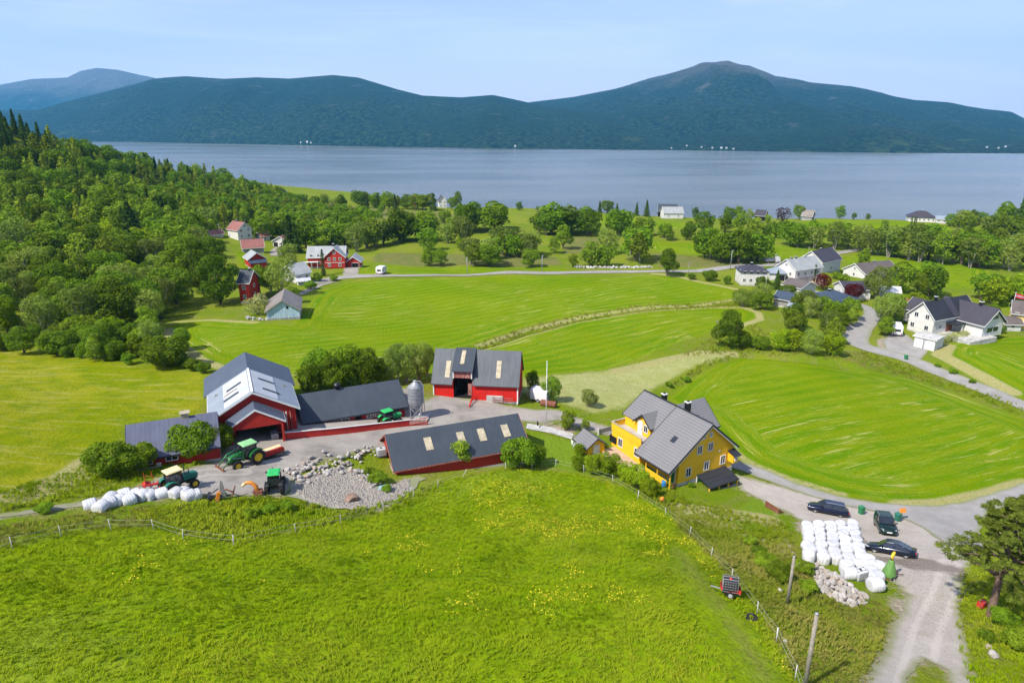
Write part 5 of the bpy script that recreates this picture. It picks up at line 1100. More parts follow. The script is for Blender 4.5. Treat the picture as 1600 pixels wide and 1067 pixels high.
def tedder():
    q = P(245, 764); rz, _ = yaw_of((262,762), (230,764)); rt = empty('hay_tedder', q, rz, 'red implement with thin arms behind the cream-roofed tractor', 'implement')
    m = MB(); m.box((0, 0, .6), (2.4, .16, .16)); m.tube([(-1.0, -1.2, .6), (-1.0, 1.2, .6)], .07, 6); m.tube([(.4, -1.0, .55), (.4, 1.0, .55)], .07, 6); m.build('frame', 'mred', rt)
    for x, y in ((-1.0,-1.1), (-1.0,1.1), (.4,.9)):
        m = MB(); m.lathe([(.3, .25), (.42, .3), (.42, .36), (.1, .5)], 14, Matrix.Translation((x, y, 0)))
        for k in range(6): a = k*1.047; m.tube([(x, y, .35), (x+math.cos(a)*.8, y+math.sin(a)*.8, .25)], .025, 4)
        m.build('rotor', 'mred', rt)
    m = MB()
    for x in (-.9, -.2): m.tube([(x, .3, .6), (x-.1, .35, 1.9)], .025, 5)
    m.tube([(-.9, .3, 1.6), (.4, .3, 1.1)], .02, 5); m.build('mast', 'mred', rt)
tedder()
def car(label, front, rear, paint, style):
    rz, c = yaw_of(front, rear); rt = empty('parked_car', c, rz, label, 'car', 'cars parked beside the bale stack'); L, W = {'estate': (4.7, 1.82), 'suv': (4.7, 1.84), 'fast': (4.75, 1.85)}[style]
    H = {'estate': 1.48, 'suv': 1.75, 'fast': 1.38}[style]; bz = H*.62; x = L/2
    def sec(px_, hw, zb, zt, cr): return [(px_, -hw*.92, zb), (px_, hw*.92, zb), (px_, hw, zb+.18), (px_, hw, zt-cr), (px_, hw*.86, zt), (px_, -hw*.86, zt), (px_, -hw, zt-cr), (px_, -hw, zb+.18)]
    hw = W/2; b = MB()
    b.loft([sec(-x, hw*.8, .35, bz*.85, .12), sec(-x+.12, hw*.94, .26, bz*.97, .12), sec(-x+.7, hw, .22, bz, .1), sec(0, hw, .2, bz, .1), sec(x-1.5, hw, .2, bz*.97, .1), sec(x-.6, hw*.97, .22, bz*.86, .12), sec(x-.15, hw*.88, .24, bz*.72, .12), sec(x, hw*.72, .3, bz*.58, .08)])
    b.build('body', paint, rt)
    tail = {'estate': -x+.18, 'suv': -x+.16, 'fast': -x+.5}[style]; rt_ = {'estate': -x+.6, 'suv': -x+.45, 'fast': -x+1.7}[style]
    def sg(px_, hw_, z): return [(px_, -hw_, bz-.03), (px_, hw_, bz-.03), (px_, hw_*.84, z), (px_, -hw_*.84, z)]
    g = MB(); g.loft([sg(tail, hw*.88, bz+.02), sg(rt_, hw*.95, H-.05), sg(.35, hw*.95, H-.03), sg(1.15 if style != 'suv' else 1.0, hw*.93, bz+.02)], sm=False); g.build('windows', 'glass', rt)
    r = MB(); zz = H-.02
    r.loft([[(a, -q, z_), (a, q, z_), (a, q*.97, z_+.05), (a, -q*.97, z_+.05)] for a, q, z_ in ((rt_-.05, hw*.8, zz-.05), (rt_+.4, hw*.82, zz-.02), (.0, hw*.82, zz-.015), (.42, hw*.8, zz-.05))], sm=False); r.build('roof', paint, rt)
    if style != 'fast':
        for s in (-1, 1): r = MB(); r.tube([(rt_, s*hw*.78, H+.04), (rt_+.1, s*hw*.78, H+.09), (.2, s*hw*.78, H+.09), (.3, s*hw*.78, H+.03)], .02, 5); r.build('roof_rail', 'steel', rt)
    for s in (-1, 1):
        for pa, pb in (((1.1, hw*.92, bz), (.35, hw*.8, H-.03)), ((-.35, hw*.96, bz), (-.35, hw*.82, H-.02)), ((tail+.1, hw*.9, bz), (rt_, hw*.8, H-.05))): m = MB(); m.tube([(pa[0], s*pa[1], pa[2]), (pb[0], s*pb[1], pb[2])], .035, 4); m.build('pillar', paint, rt)
    for s in (-1, 1):
        l = MB(); l.box((x-.3, s*hw*.68, bz*.66), (.32, .3, .15), rz=-s*.35); l.build('headlight', 'lamp_glass', rt)
        l = MB(); l.box((-x+.06, s*hw*.74, bz*.78), (.12, .3, .2)); l.build('tail_light', 'lamp_red', rt)
        l = MB(); l.box((.75, s*(hw+.1), bz+.08), (.14, .2, .13)); l.build('mirror', paint, rt)
        for xx in (x-.9, -x+.95): wheel(rt, xx, s*(hw-.13), .33, .23, 'steel')
    l = MB(); l.box((x-.02, 0, .5), (.06, .55, .12)); l.build('number_plate', 'trim', rt)
    on_slope(rt); return rt
car('dark blue estate car parked beside the road above the bales', (1272,797), (1313,805), 'car_blue', 'estate')
car('dark green boxy estate car parked nose down beside the bale stack', (1394,845), (1372,812), 'car_green', 'suv')
car('low slate-grey fastback car parked across the green one', (1368,860), (1416,869), 'car_slate', 'fast')

def ibc(name, label, px, py, rz=.3, tank='plastic', cap='black', z=None, s=1.0, cage='steel'):
    q = P(px, py); rt = empty(name, (q.x, q.y, q.z if z is None else z), rz, label, 'tank'); rt.scale = (s,)*3
    m = MB(); m.box((0, 0, .07), (1.2, 1.0, .14)); m.build('pallet', 'black', rt)
    m = MB(); m.box((0, 0, .62), (1.1, .9, .92)); m.build('tank', tank, rt, bevel=.08)
    m = MB(); m.lathe([(.13, 1.07), (.13, 1.14), (.02, 1.15)], 12); m.build('cap', cap, rt)
    c = MB()
    for k in range(7):
        x = -.58+k*1.16/6
        for y in (-.48, .48): c.tube([(x, y, .14), (x, y, 1.1)], .014, 4)
    for k in range(5):
        y = -.48+k*.96/4
        for x in (-.59, .59): c.tube([(x, y, .14), (x, y, 1.1)], .014, 4)
    for z_ in (.16, .4, .63, .87, 1.1):
        c.tube([(-.59, -.49, z_), (.59, -.49, z_), (.59, .49, z_), (-.59, .49, z_), (-.59, -.49, z_)], .016, 4)
    for y in (-.2, .2): c.box((0, y, 1.12), (1.2, .06, .03))
    c.build('cage', cage, rt); return rt
def trailer():
    q = P(1139, 931); rz = R(-15); rt = empty('small_trailer', q, rz, 'small red-sided trailer carrying the dark tank in the pasture', 'trailer')
    m = MB(); m.box((0, 0, .52), (1.5, 1.2, .06)); m.box((-1.1, 0, .45), (.8, .08, .08)); m.build('bed', 'steel', rt)
    m = MB()
    for y in (-.62, .62): m.box((0, y, .68), (1.5, .04, .3))
    for x in (-.75, .75): m.box((x, 0, .68), (.04, 1.2, .3))
    m.build('side_panel', 'mred', rt)
    for s in (-1, 1): wheel(rt, 0, s*.74, .28, .18, 'steel')
    on_slope(rt); ibc('water_tank', 'dark caged water tank with red cap on the small trailer', 1139, 931, rz, 'darktrim', 'mred', q.z+.56, .98, 'greywall')
trailer()
ibc('liquid_tank', 'white caged tank at the left gable of the long red shed', 596, 712, .4)
ibc('liquid_tank', 'white caged tank among the last bales of the stack', 1342, 905, .35)
def tyre():
    q = P(1174, 967); m = MB(); m.lathe([(.22, .02), (.4, 0), (.44, .1), (.4, .22), (.22, .2), (.2, .1), (.22, .02)], 22)
    o = m.build('old_tyre', 'rubber'); o.location = q+Vector((0, 0, .05)); tag(o, 'black tyre lying in the grass beside the fence tape', 'tyre')
tyre()
def blower():
    q = P(1388, 902); rt = empty('forage_blower', q, .5, 'green cone-shaped forage blower with yellow spout beside the bales', 'machine')
    m = MB(); m.lathe([(.62, .25), (.66, .4), (.6, .7), (.24, 1.9), (.2, 2.0)], 18); m.build('cone', 'lgreen', rt)
    m = MB(); m.lathe([(.12, 1.12), (.12, 1.15), (.01, 1.16)], 12, Matrix.Translation((-.02, -.46, .1)) @ Matrix.Rotation(R(74), 4, 'X') @ Matrix.Translation((0, 0, -1.1))); m.build('round_badge', 'trim', rt)
    m = MB(); m.tube([(0, 0, 1.95), (0, 0, 2.35), (.1, .02, 2.62), (.34, .06, 2.72)], [.18, .16, .15, .12], 10); m.build('spout', 'yellowp', rt)
    m = MB(); m.box((0, 0, .22), (1.3, .9, .1)); m.tube([(.6, -.2, .3), (1.5, -.5, .15)], .05, 6); m.build('frame', 'rust', rt)
    m = MB(); m.tube([(.7, .2, 1.0), (1.35, -.1, .1)], .045, 6); m.build('drawbar', 'orange', rt)
    for s in (-1, 1): wheel(rt, -.2, s*.62, .26, .16, 'trim')
    m = MB(); m.box((-1.0, .1, .35), (.5, .4, .5)); m.tube([(-1.2, .1, .4), (-1.4, .2, 1.0)], .05, 5); m.build('feed_arm', 'rust', rt)
blower()
def bucket():
    q = P(1210, 796); rz, _ = yaw_of((1222,799), (1197,785)); rt = empty('loader_bucket', q, rz, 'rusty loader bucket tipped on the gravel edge below the yellow house', 'bucket')
    m = MB(); m.prism([(-.5, .02), (.45, .02), (.5, .1), (-.3, .15), (-.42, .8), (-.52, .8)], -1.05, 1.05, 'yz'); m.build('shell', 'rust', rt)
    for s in (-1, 1): m = MB(); m.prism([(-.5, .02), (.48, .03), (-.45, .8)], s*1.06-.02, s*1.06+.02, 'yz'); m.build('side_plate', 'rust', rt)
bucket()
def bin_(label, px, py, mt, name='wheelie_bin'):
    q = P(px, py); rt = empty(name, q, .3, label, 'bin'); m = MB(); m.loft([[(-.22,-.25,.08),(.22,-.25,.08),(.22,.25,.08),(-.22,.25,.08)],[(-.28,-.3,1.0),(.28,-.3,1.0),(.28,.3,1.0),(-.28,.3,1.0)]], sm=False); m.build('body', mt, rt)
    m = MB(); m.prism([(-.33,1.0),(.33,1.0),(.31,1.06),(-.28,1.1)], -.32, .32, 'xz'); m.build('lid', mt, rt); m = MB(); m.tube([(.26,-.3,.1),(.26,.3,.1)], .1, 10); m.build('wheels', 'black', rt)
bin_('green wheelie bin standing between blue car and road', 1345, 803, 'bin_green')
bin_('dark teal bin under the orange board by the road', 1402, 814, 'teal')
bin_('green wheelie bin at the driveway of the large white house', 1415, 562, 'bin_green')
def board():
    q = P(1407, 812); rt = empty('sign_board', q, .2, 'orange-red board on a short post beside the dark teal bin', 'sign'); m = MB(); m.box((0,0,.6), (.07,.07,1.5)); m.build('post', 'wood', rt); m = MB(); m.box((0,-.06,1.35), (.85,.05,.55), rx=-.5); m.build('board', 'orange', rt)
board()
def caravan(label, px, py, rz, L=5.6):
    q = P(px, py); rt = empty('caravan', q, rz, label, 'caravan'); h = L/2; prof = [(-h,.5),(h*.92,.45),(h,.9),(h*.93,1.9),(h*.7,2.5),(-h*.75,2.58),(-h*.97,2.2),(-h,1.2)]
    m = MB(); m.prism(prof, -1.12, 1.12, 'xz'); m.build('body', 'caravan', rt, bevel=.1)
    m = MB(); m.box((-h-.005,0,1.55), (.05,1.3,.55)); m.build('rear_window', 'glass', rt)
    for s in (-1,1):
        for x in (-1.4,.6): m = MB(); m.box((x,s*1.13,1.6), (.9,.04,.5)); m.build('side_window', 'glass', rt)
        wheel(rt, 0, s*1.0, .33, .2, 'steel'); m = MB(); m.box((-h-.02,s*.85,.75), (.05,.2,.35)); m.build('tail_light', 'lamp_red', rt)
    m = MB(); m.box((h+.5,0,.45), (1.2,.1,.1)); m.build('drawbar', 'steel', rt); m = MB(); m.box((0,0,.45), (L*.96,2.1,.12)); m.build('skirt', 'greywall', rt)
caravan('white caravan parked beside the dark bushes at the large white house', 1399, 521, R(68))
caravan('small white rounded caravan on the lawn by the field road', 596, 428, R(80), 4.2)
def truck():
    q = P(1205, 411); rt = empty('parked_truck', q, R(10), 'small white and pale blue truck parked by the village road', 'truck'); m = MB(); m.prism([(1.2,.5),(3.0,.5),(3.0,1.5),(2.6,2.3),(1.3,2.4)], -1, 1, 'xz'); m.build('cab', 'tarp_blue' if False else 'caravan', rt)
    m = MB(); m.prism([(2.95,1.5),(2.62,2.2),(2.7,2.25),(3.04,1.5)], -.9, .9, 'xz'); m.build('windscreen', 'glass', rt); m = MB(); m.box((-1,0,1.1), (4.2,2.0,.5)); m.box((-1,0,1.5), (3.6,1.7,.5)); m.build('load_bed', 'steel', rt)
    for x in (2.1,-1.8):
        for s in (-1,1): wheel(rt, x, s*.9, .42, .28, 'steel')
truck()
def horsebox():
    q = P(845, 626); rt = empty('horse_trailer', q, R(150), 'white horse trailer parked behind the flagpole', 'trailer'); m = MB()
    m.prism([(-1.0,.4),(1.0,.4),(1.0,1.8),(.7,2.2),(-.7,2.2),(-1.0,1.8)], -1.5, 1.5, 'yz'); m.build('body', 'caravan', rt, bevel=.06)
    m = MB()
    for s in (-1,1): m.box((-1.53,s*.85,1.0), (.06,.08,1.3))
    m.box((-1.53,0,1.65), (.06,1.78,.08)); m.box((-1.53,0,.4), (.06,1.78,.08)); m.box((-1.54,.1,1.1), (.05,.14,.14)); m.build('ramp_frame', 'black', rt)
    for s in (-1,1): wheel(rt, 0, s*.98, .33, .2, 'steel')
    m = MB(); m.box((2.0,0,.45), (1.1,.1,.1)); m.build('drawbar', 'steel', rt)
horsebox()
def rusty_roll():
    q = P(857, 635); m = MB(); m.lathe([(.15,-1.25),(.5,-1.25),(.52,-1.2),(.52,1.2),(.5,1.25),(.35,1.25),(.35,.9)], 18, Matrix.Translation((0,0,.5)) @ Matrix.Rotation(math.pi/2, 4, 'Y'))
    o = m.build('rusty_drum', 'rust'); o.location = q; o.rotation_euler.z = R(-20); tag(o, 'long rusty drum lying in the grass before the horse trailer', 'drum')
rusty_roll()
def silo():
    q = P(651, 652); rt = empty('feed_silo', q, 0, 'galvanised feed silo on legs at the end of the cow shed', 'silo'); rt.scale = (.93, .93, .92)
    m = MB(); m.box((.3,0,-.1), (3.2,2.8,.4)); m.build('slab', 'concrete', rt)
    m = MB(); m.lathe([(.22,1.1),(1.2,2.6),(1.2,5.2),(1.22,5.24),(.35,5.95),(.3,6.05)], 32)
    for z in (3.1,3.7,4.3,4.8): m.lathe([(1.205,z),(1.23,z+.02),(1.205,z+.05)], 32)
    m.build('tank', 'steel', rt); m = MB(); m.lathe([(.28,6.0),(.3,6.2),(.1,6.3)], 16); m.build('lid', 'steel', rt)
    for k in range(4):
        a = math.pi/4+k*math.pi/2; x, y = 1.15*math.cos(a), 1.15*math.sin(a); l = MB(); l.box((x,y,1.5), (.1,.1,3.2)); l.build('leg', 'steel', rt)
        b = math.pi/4+(k+1)*math.pi/2; x2, y2 = 1.15*math.cos(b), 1.15*math.sin(b); l = MB(); l.tube([(x,y,.2),(x2,y2,1.9)], .035, 4); l.tube([(x2,y2,.2),(x,y,1.9)], .035, 4); l.tube([(x,y,2.0),(x2,y2,2.0)], .035, 4); l.build('brace', 'steel', rt)
    m = MB(); m.tube([(.2,-.2,6.2),(.8,-.4,6.3),(1.32,-.5,5.6),(1.34,-.5,.6)], .06, 8); m.build('fill_pipe', 'steel', rt)
silo()
# ---------------- fences, poles, flags ----------------
def red_fence():
    pts = [P(446,687), P(520,680), P(580,673), P(640,666), P(669,664)]; a = pts[0]; rt = empty('board_fence', a, 0, 'long red board fence with white cap between yard and cow shed', 'fence')
    tot = [(pts[i], pts[i+1]) for i in range(4)]
    for i, (p, q) in enumerate(tot):
        d = q-p; L = math.hypot(d.x, d.y); rz = math.atan2(d.y, d.x); c = (p+q)/2-a; T = Matrix.Translation((c.x, c.y, 0)) @ Matrix.Rotation(rz, 4, 'Z'); z0, z1 = p.z-a.z, q.z-a.z
        m = MB(); h = .98
        if i < 3: m.add([(-L/2,-.04,z0-.2),(L/2,-.04,z1-.2),(L/2,.04,z1-.2),(-L/2,.04,z0-.2),(-L/2,-.04,z0+h),(L/2,-.04,z1+h),(L/2,.04,z1+h),(-L/2,.04,z0+h)], [(0,3,2,1),(4,5,6,7),(0,1,5,4),(1,2,6,5),(2,3,7,6),(3,0,4,7)], T)
        else:
            for k in range(14): m.box((-L/2+(k+.5)*L/14,0,z0+(z1-z0)*k/14+.5), (L/26,.06,1.1), T=T)
            for zz in (.15,.9): m.box((0,.01,z0+zz), (L,.08,.1), T=T)
        m.build('fence_panel', 'fence_red', rt)
        m = MB(); m.add([(-L/2,-.1,z0+h+.003),(L/2,-.1,z1+h+.003),(L/2,.1,z1+h+.003),(-L/2,.1,z0+h+.003),(-L/2,-.1,z0+h+.06),(L/2,-.1,z1+h+.06),(L/2,.1,z1+h+.06),(-L/2,.1,z0+h+.06)], [(0,3,2,1),(4,5,6,7),(0,1,5,4),(1,2,6,5),(2,3,7,6),(3,0,4,7)], T); m.build('cap_rail', 'trim', rt)
red_fence()
FENCE = [(-60,884),(20,858),(96,838),(174,829),(241,828),(286,844),(365,853),(462,833),(532,820),(599,800),(646,780),(684,762),(722,745),(789,735),(831,733),(868,730),(912,739),(957,755),(996,779),(1040,806),(1077,837),(1111,871),(1143,905),(1183,959),(1213,1002),(1242,1062),(1264,1125)]
def tape_fence():
    pts = [P(*q) for q in FENCE]; rt = empty('pasture_fence', pts[0], 0, 'pasture fence of pale posts and white tape round the near field', 'fence'); o = pts[0]; rr = random.Random(3); tops = []
    for i, p in enumerate(pts):
        lx, ly = rr.uniform(-.12,.12), rr.uniform(-.1,.1); h = 1.15; q = p-o
        if i == 12: lx = .6
        m = MB(); m.tube([(q.x, q.y, q.z-.2), (q.x+lx, q.y+ly, q.z+h)], .034 if i % 6 else .05, 6); m.build('post', 'post', rt); tops.append(Vector((q.x+lx, q.y+ly, q.z+h)))
    for hf, nm in ((.93, 'tape'), (.55, 'tape')):
        m = MB()
        for i in range(len(pts)-1):
            a = (pts[i]-o).lerp(tops[i], hf); b = (pts[i+1]-o).lerp(tops[i+1], hf); mid = (a+b)/2-Vector((0,0,.06)); m.tube([a, mid, b], .011, 4, cap=False)
        m.build(nm, 'wire', rt)
tape_fence()
def vtop(base, top):
    p = P(*base); r = ray(*top); return p, CAM_Z+r[2]*p.y/r[1]-p.z
def pole(label, base, top, r=.12, mt='wood', name='utility_pole', arm=False, lamp=False, minh=4.5):
    p, h = vtop(base, top); h = max(h, minh); rt = empty(name, p, 0, label, 'pole'); m = MB(); m.tube([(0,0,-.3),(0,0,h)], [r*1.1,r*.85], 8); m.build('pole', mt, rt)
    if arm: m = MB(); m.box((0,0,h-.35), (1.4,.1,.1), rz=.5)
    if arm:
        for s in (-1,1): m.lathe([(.05,h-.3),(.06,h-.15),(.02,h-.1)], 8, Matrix.Translation((s*.55,s*.3,0)))
        m.build('cross_arm', 'greywall', rt)
    if lamp: m = MB(); m.tube([(0,0,h-.1),(.2,-.6,h+.1)], .04, 5); m.box((.27,-.85,h+.12), (.22,.6,.1)); m.build('lamp_head', 'steel', rt)
    if name == 'utility_pole' and not arm and not lamp: m = MB(); m.lathe([(r*1.0,h),(r*.7,h+.08),(.02,h+.1)], 8); m.build('pole_cap', 'steel', rt)
    return rt, h
pole('weathered pole standing left of the stone heap', (1230,943), (1242,873), .13)
pole('weathered pole at the bottom edge beside the gravel track', (1257,1075), (1274,959), .14)
for i, (b, t, lb, k) in enumerate([((847,425),(847,399),'street lamp on the field road left of the stone wall',1),((730,429),(730,402),'street lamp on the field road near its middle',1),((984,411),(984,393),'wooden pole in front of the large trees by the stone wall',0),((1075,433),(1076,409),'wooden pole at the corner of field and road',0),
  ((1141,422),(1141,391),'street lamp in front of the dark clump by the truck',1),((1210,422),(1211,397),'wooden pole beside the parked truck',0),((1272,456),(1273,432),'wooden pole left of the purple maple',0),((1343,389),(1343,373),'street lamp where the road meets the far wood',1),((1262,403),(1262,393),'thin pole on the far village meadow',0),((1119,530),(1119,512),'thin pole above the right field',0),((344,371),(344,350),'thin mast behind the low red-roofed cabin',0)]):
    pole(lb, b, t, .1, 'steel' if k else 'wood', 'street_lamp' if k else 'utility_pole', arm=not k, lamp=bool(k))
def flagpole(label, base, top, flag=None):
    p, h = vtop(base, top); rt = empty('flagpole', p, 0, label, 'flagpole'); m = MB(); m.tube([(0,0,-.2),(0,0,h)], [.07,.04], 8); m.build('pole', 'trim', rt); m = MB(); m.lathe([(.02,h),(.1,h+.08),(.1,h+.14),(.01,h+.2)], 10); m.build('finial', 'trim', rt)
    if flag:
        L, H0, H1 = flag; n = 12; d = Vector((1, -.15, 0))
        def band(mt, a0, a1, off):
            m = MB(); 
            for i in range(n):
                for (ta, tb) in ((i/n, (i+1)/n),):
                    f = lambda t, u: tuple(Vector((0,0,h-.2))+d*L*t+Vector((.06*math.sin(t*7), .12*math.sin(t*9)+off, -t*L*.28-(H0+(H1-H0)*t)*u)))
                    m.add([f(ta,a0), f(tb,a0), f(tb,a1), f(ta,a1)], [(0,1,2,3)])
            return m
        fb = band('r', 0, 1, 0).build('flag', 'flag_red', rt)
        for s in (-1,1): band('w', .36, .64, .012*s).build('white_cross', 'flag_white', fb); band('b', .43, .57, .02*s).build('blue_cross', 'flag_blue', fb)
flagpole('tall white flagpole without a flag on the lawn', (853,667), (855,566))
flagpole('flagpole with a red pennant before the large white house', (1403,500), (1409,463), (2.6,.5,.12))
flagpole('flagpole flying a red flag with blue and white cross at right edge', (1578,498), (1584,457), (3.4,1.3,.8))
# ---------------- bales ----------------
def bale_mesh(seed, up=False):
    rs = np.random.RandomState(seed); m = MB(); n = 22; secs = []
    for x, rr in ((-.6,.3),(-.6,.47),(-.56,.57),(-.44,.625),(-.2,.645),(0,.65),(.2,.645),(.44,.625),(.56,.57),(.6,.47),(.6,.3)):
        secs.append([(x*(1+.04*math.sin(3*k)), math.cos(2*math.pi*k/n)*rr*(1.04+.02*math.sin(k*2+seed)+rs.uniform(-.012,.012)), .6+math.sin(2*math.pi*k/n)*rr*(.95+rs.uniform(-.012,.012))-.02*math.cos(k)) for k in range(n)])
    if up: secs = [[(b_*1.02, c_*1.02-.6, a_*1.0+.6) for a_, b_, c_ in q] for q in secs]
    m.loft(secs); o = m.build('bale', 'wrap'); me = o.data; bpy.data.objects.remove(o); return me
BALES = [bale_mesh(s) for s in range(3)]; UPR = [bale_mesh(s+5, True) for s in range(3)]
def bale(x, y, z, rz, label, group, s=1.0, up=False):
    o = bpy.data.objects.new('hay_bale', rnd.choice(UPR if up else BALES)); COL.objects.link(o); o.location = (x, y, z); o.rotation_euler = (rnd.uniform(-.08,.08), rnd.uniform(-.05,.05), rz); o.scale = (s*rnd.uniform(.95,1.08), s*rnd.uniform(.95,1.06), s*rnd.uniform(.93,1.05)); tag(o, label, 'bale', group)
A0, A1, B0, B1 = P(1261,829), P(1331,828), P(1264,878), P(1343,880)
ORD = ['first','second','third','fourth','fifth','sixth','seventh']; rows = 7; CN = ['left outer','second','middle','fourth','right outer']
for j in range(rows):
    for i in range(5):
        u, v = i/4, j/(rows-1); q = (A0.lerp(A1, u)).lerp(B0.lerp(B1, u), v); q += Vector((rnd.uniform(-.08,.08), rnd.uniform(-.08,.08), 0))
        bale(q.x, q.y, gz(q.x, q.y)-.05, rnd.uniform(0,3), f'white wrapped bale in the {ORD[j]} row from the road, {CN[i]} column of the stack', 'bales in the stack by the cars', 1.0, rnd.random() < .8)
for i, (px, py, lb) in enumerate([(1322,893,'white bale at the lower left of the stepped end'),(1340,890,'white bale in the middle of the stepped end'),(1354,884,'white bale nearest the slate-grey car'),(1357,893,'white bale behind the white caged tank'),(1370,895,'white bale beside the forage blower'),(1326,903,'large white bale above the stone heap'),
  (1368,912,'white bale second from the lower tip of the stack'),(1366,921,'large white bale at the lower tip of the stack'),(1358,904,'white bale wedged right of the caged tank')]):
    q = P(px, py); bale(q.x, q.y, q.z-.05, rnd.uniform(-.4,.4), lb, 'bales at the stepped end', 1.06, i % 2 == 0)
for i, (zx, zy) in enumerate([(100,497),(165,508),(222,480),(240,446),(295,462),(335,425),(362,458),(405,425),(455,432),(500,428),(592,416),(690,416),(738,406),(782,432),(822,426)]):
    q = P(120+zx/4.444, 680+zy/4.444+2); lb = 'white wrapped bale at the far left tip of the low row' if i == 0 else 'white wrapped bale at the right end of the low row by the scrap' if i == 14 else 'white wrapped bale inside the low row before the cream-roofed tractor'
    bale(q.x, q.y, q.z-.28, R(65)+rnd.uniform(-.5,.5), lb, 'bales in the low row by the left track', 1.0)
# ---------------- stones ----------------
def stone_mesh(seed):
    b = bmesh.new(); bmesh.ops.create_icosphere(b, subdivisions=2, radius=.5); rs = random.Random(seed)
    pl = [(Vector((rs.uniform(-1,1), rs.uniform(-1,1), rs.uniform(-1,1))).normalized(), rs.uniform(.25,.42)) for _ in range(9)]
    for v in b.verts:
        for n, d in pl:
            k = v.co.dot(n)-d
            if k > 0: v.co -= n*k*.92
        v.co += Vector((rs.uniform(-1,1), rs.uniform(-1,1), rs.uniform(-1,1)))*.012
    me = bpy.data.meshes.new('stone'); b.to_mesh(me); b.free(); return me
def stonemat():
    k = NT('field_stone'); g = k.n('ShaderNodeObjectInfo').outputs['Random']; v = k.obj(); n = k.noise(v, 3, 6, .7)
    b = k.mix(g, (.3,.27,.235), (.46,.43,.4)); b = k.mix(k.math('GREATER_THAN', k.math('FRACT', k.math('MULTIPLY', g, 13.7)), .84), b, (.36,.29,.23)); b = k.mix(k.ramp(n, .42, .65, 0, .6), b, (.2,.185,.165)); k.col(b); k.bump(n, .6, .05); return k.fin(.9, 0, .2)
M['stone'] = stonemat(); STONES = [stone_mesh(s) for s in range(8)]
for me in STONES: me.materials.append(M['stone'])
def stone(x, y, s, label, group, zo=0, name='stone'):
    o = bpy.data.objects.new(name, rnd.choice(STONES)); COL.objects.link(o); o.location = (x, y, gz(x, y)+s*.18+zo); o.rotation_euler = (rnd.uniform(-.5,.5), rnd.uniform(-.5,.5), rnd.uniform(0,6.28)); o.scale = (s*rnd.uniform(.8,1.35), s*rnd.uniform(.75,1.1), s*rnd.uniform(.55,.85)); return tag(o, label, 'stone', group)
heap = px_poly([(1242,884),(1262,879),(1300,893),(1326,913),(1352,932),(1357,944),(1332,950),(1300,937),(1278,920),(1270,900)])
hx0, hy0 = heap.min(0); hx1, hy1 = heap.max(0); c = 0
while c < 130:
    x, y = rnd.uniform(hx0, hx1), rnd.uniform(hy0, hy1); dd_ = float(sdist(heap, np.array([x]), np.array([y]))[0])
    if dd_ < 0: continue
    stone(x, y, rnd.uniform(.32,.8), 'grey-brown field stone in the heap below the bale stack', 'stones in the heap below the bales', min(dd_, 1.2)*.3*rnd.random()); c += 1
for line, wd, n, lb, gp in (([(458,752),(475,744),(498,734),(520,724),(545,717)], 1.9, 112, 'pale quarried stone in the bank along the yard', 'stones in the bank along the yard'), ([(540,718),(565,708),(598,700)], 1.0, 26, 'pale stone in the wall running up to the long shed', 'stones running up to the long shed'), ([(530,728),(555,742),(575,752),(585,764)], .8, 30, 'pale stone in the low wall inside the gravel hollow', 'stones inside the gravel hollow')):
    lp = [P(*q) for q in line]
    for k in range(n):
        i = rnd.randrange(len(lp)-1); q = lp[i].lerp(lp[i+1], rnd.random()); x, y = q.x+rnd.uniform(-wd, wd), q.y+rnd.uniform(-wd, wd); stone(x, y, rnd.uniform(.3,.8), lb, gp, rnd.random()*.3)
q = P(551, 782); o = stone(q.x, q.y, 1.7, 'big brown boulder alone on the gravel below the stone bank', None, name='boulder'); o.data = o.data.copy(); o.data.materials.clear(); o.data.materials.append(basic('brown_boulder', (.3,.2,.14), .9, .4, 2, bump=.5, dirt=(.1,.09,.08)))
for px, py, s, lb in ((543,776,.6,'small white stone beside the brown boulder'),(1228,1004,.55,'white stone in the weeds near the lower fence'),(1219,925,.7,'grey stone at the foot of the left weathered pole'),(1552,1025,1.0,'grey boulder in the verge at lower right'),(1545,1012,.7,'smaller grey boulder in the verge at lower right')): q = P(px, py); stone(q.x, q.y, s, lb, None, name='boulder')
def rubble(name, poly, n, s0, s1, mat, seed):
    rs = np.random.RandomState(seed); x0, y0 = poly.min(0); x1, y1 = poly.max(0); X = rs.uniform(x0, x1, n*2); Y = rs.uniform(y0, y1, n*2); ok = sdist(poly, X, Y) > .1; X, Y = X[ok][:n], Y[ok][:n]; Z = gzv(X, Y)+.1; m = len(X)
    base = np.array([(1,0,0),(0,1,0),(-1,0,0),(0,-1,0),(0,0,.7),(0,0,-.7)], float); V = base[None]*rs.uniform(.6, 1.3, (m, 6, 1)); a = rs.uniform(0, 6.28, m); ca, sa = np.cos(a)[:, None], np.sin(a)[:, None]; s = rs.uniform(s0, s1, (m, 1, 1))
    V = np.stack([V[..., 0]*ca-V[..., 1]*sa, V[..., 0]*sa+V[..., 1]*ca, V[..., 2]], -1)*s+np.stack([X, Y, Z], 1)[:, None]; f = np.array([(0,1,4),(1,2,4),(2,3,4),(3,0,4),(1,0,5),(2,1,5),(3,2,5),(0,3,5)])
    F_ = (f[None]+np.arange(m)[:, None, None]*6).reshape(-1, 3); tag(np_mesh(name, V.reshape(-1, 3), F_, [M[mat]]), None, None, None, 'stuff')
rubble('rubble', px_poly([(452,768),(470,750),(530,730),(560,745),(590,765),(640,748),(640,768),(600,788),(560,797),(500,790)]), 5200, .05, .3, 'stone', 3)
rubble('rubble', heap, 700, .08, .2, 'stone', 4)
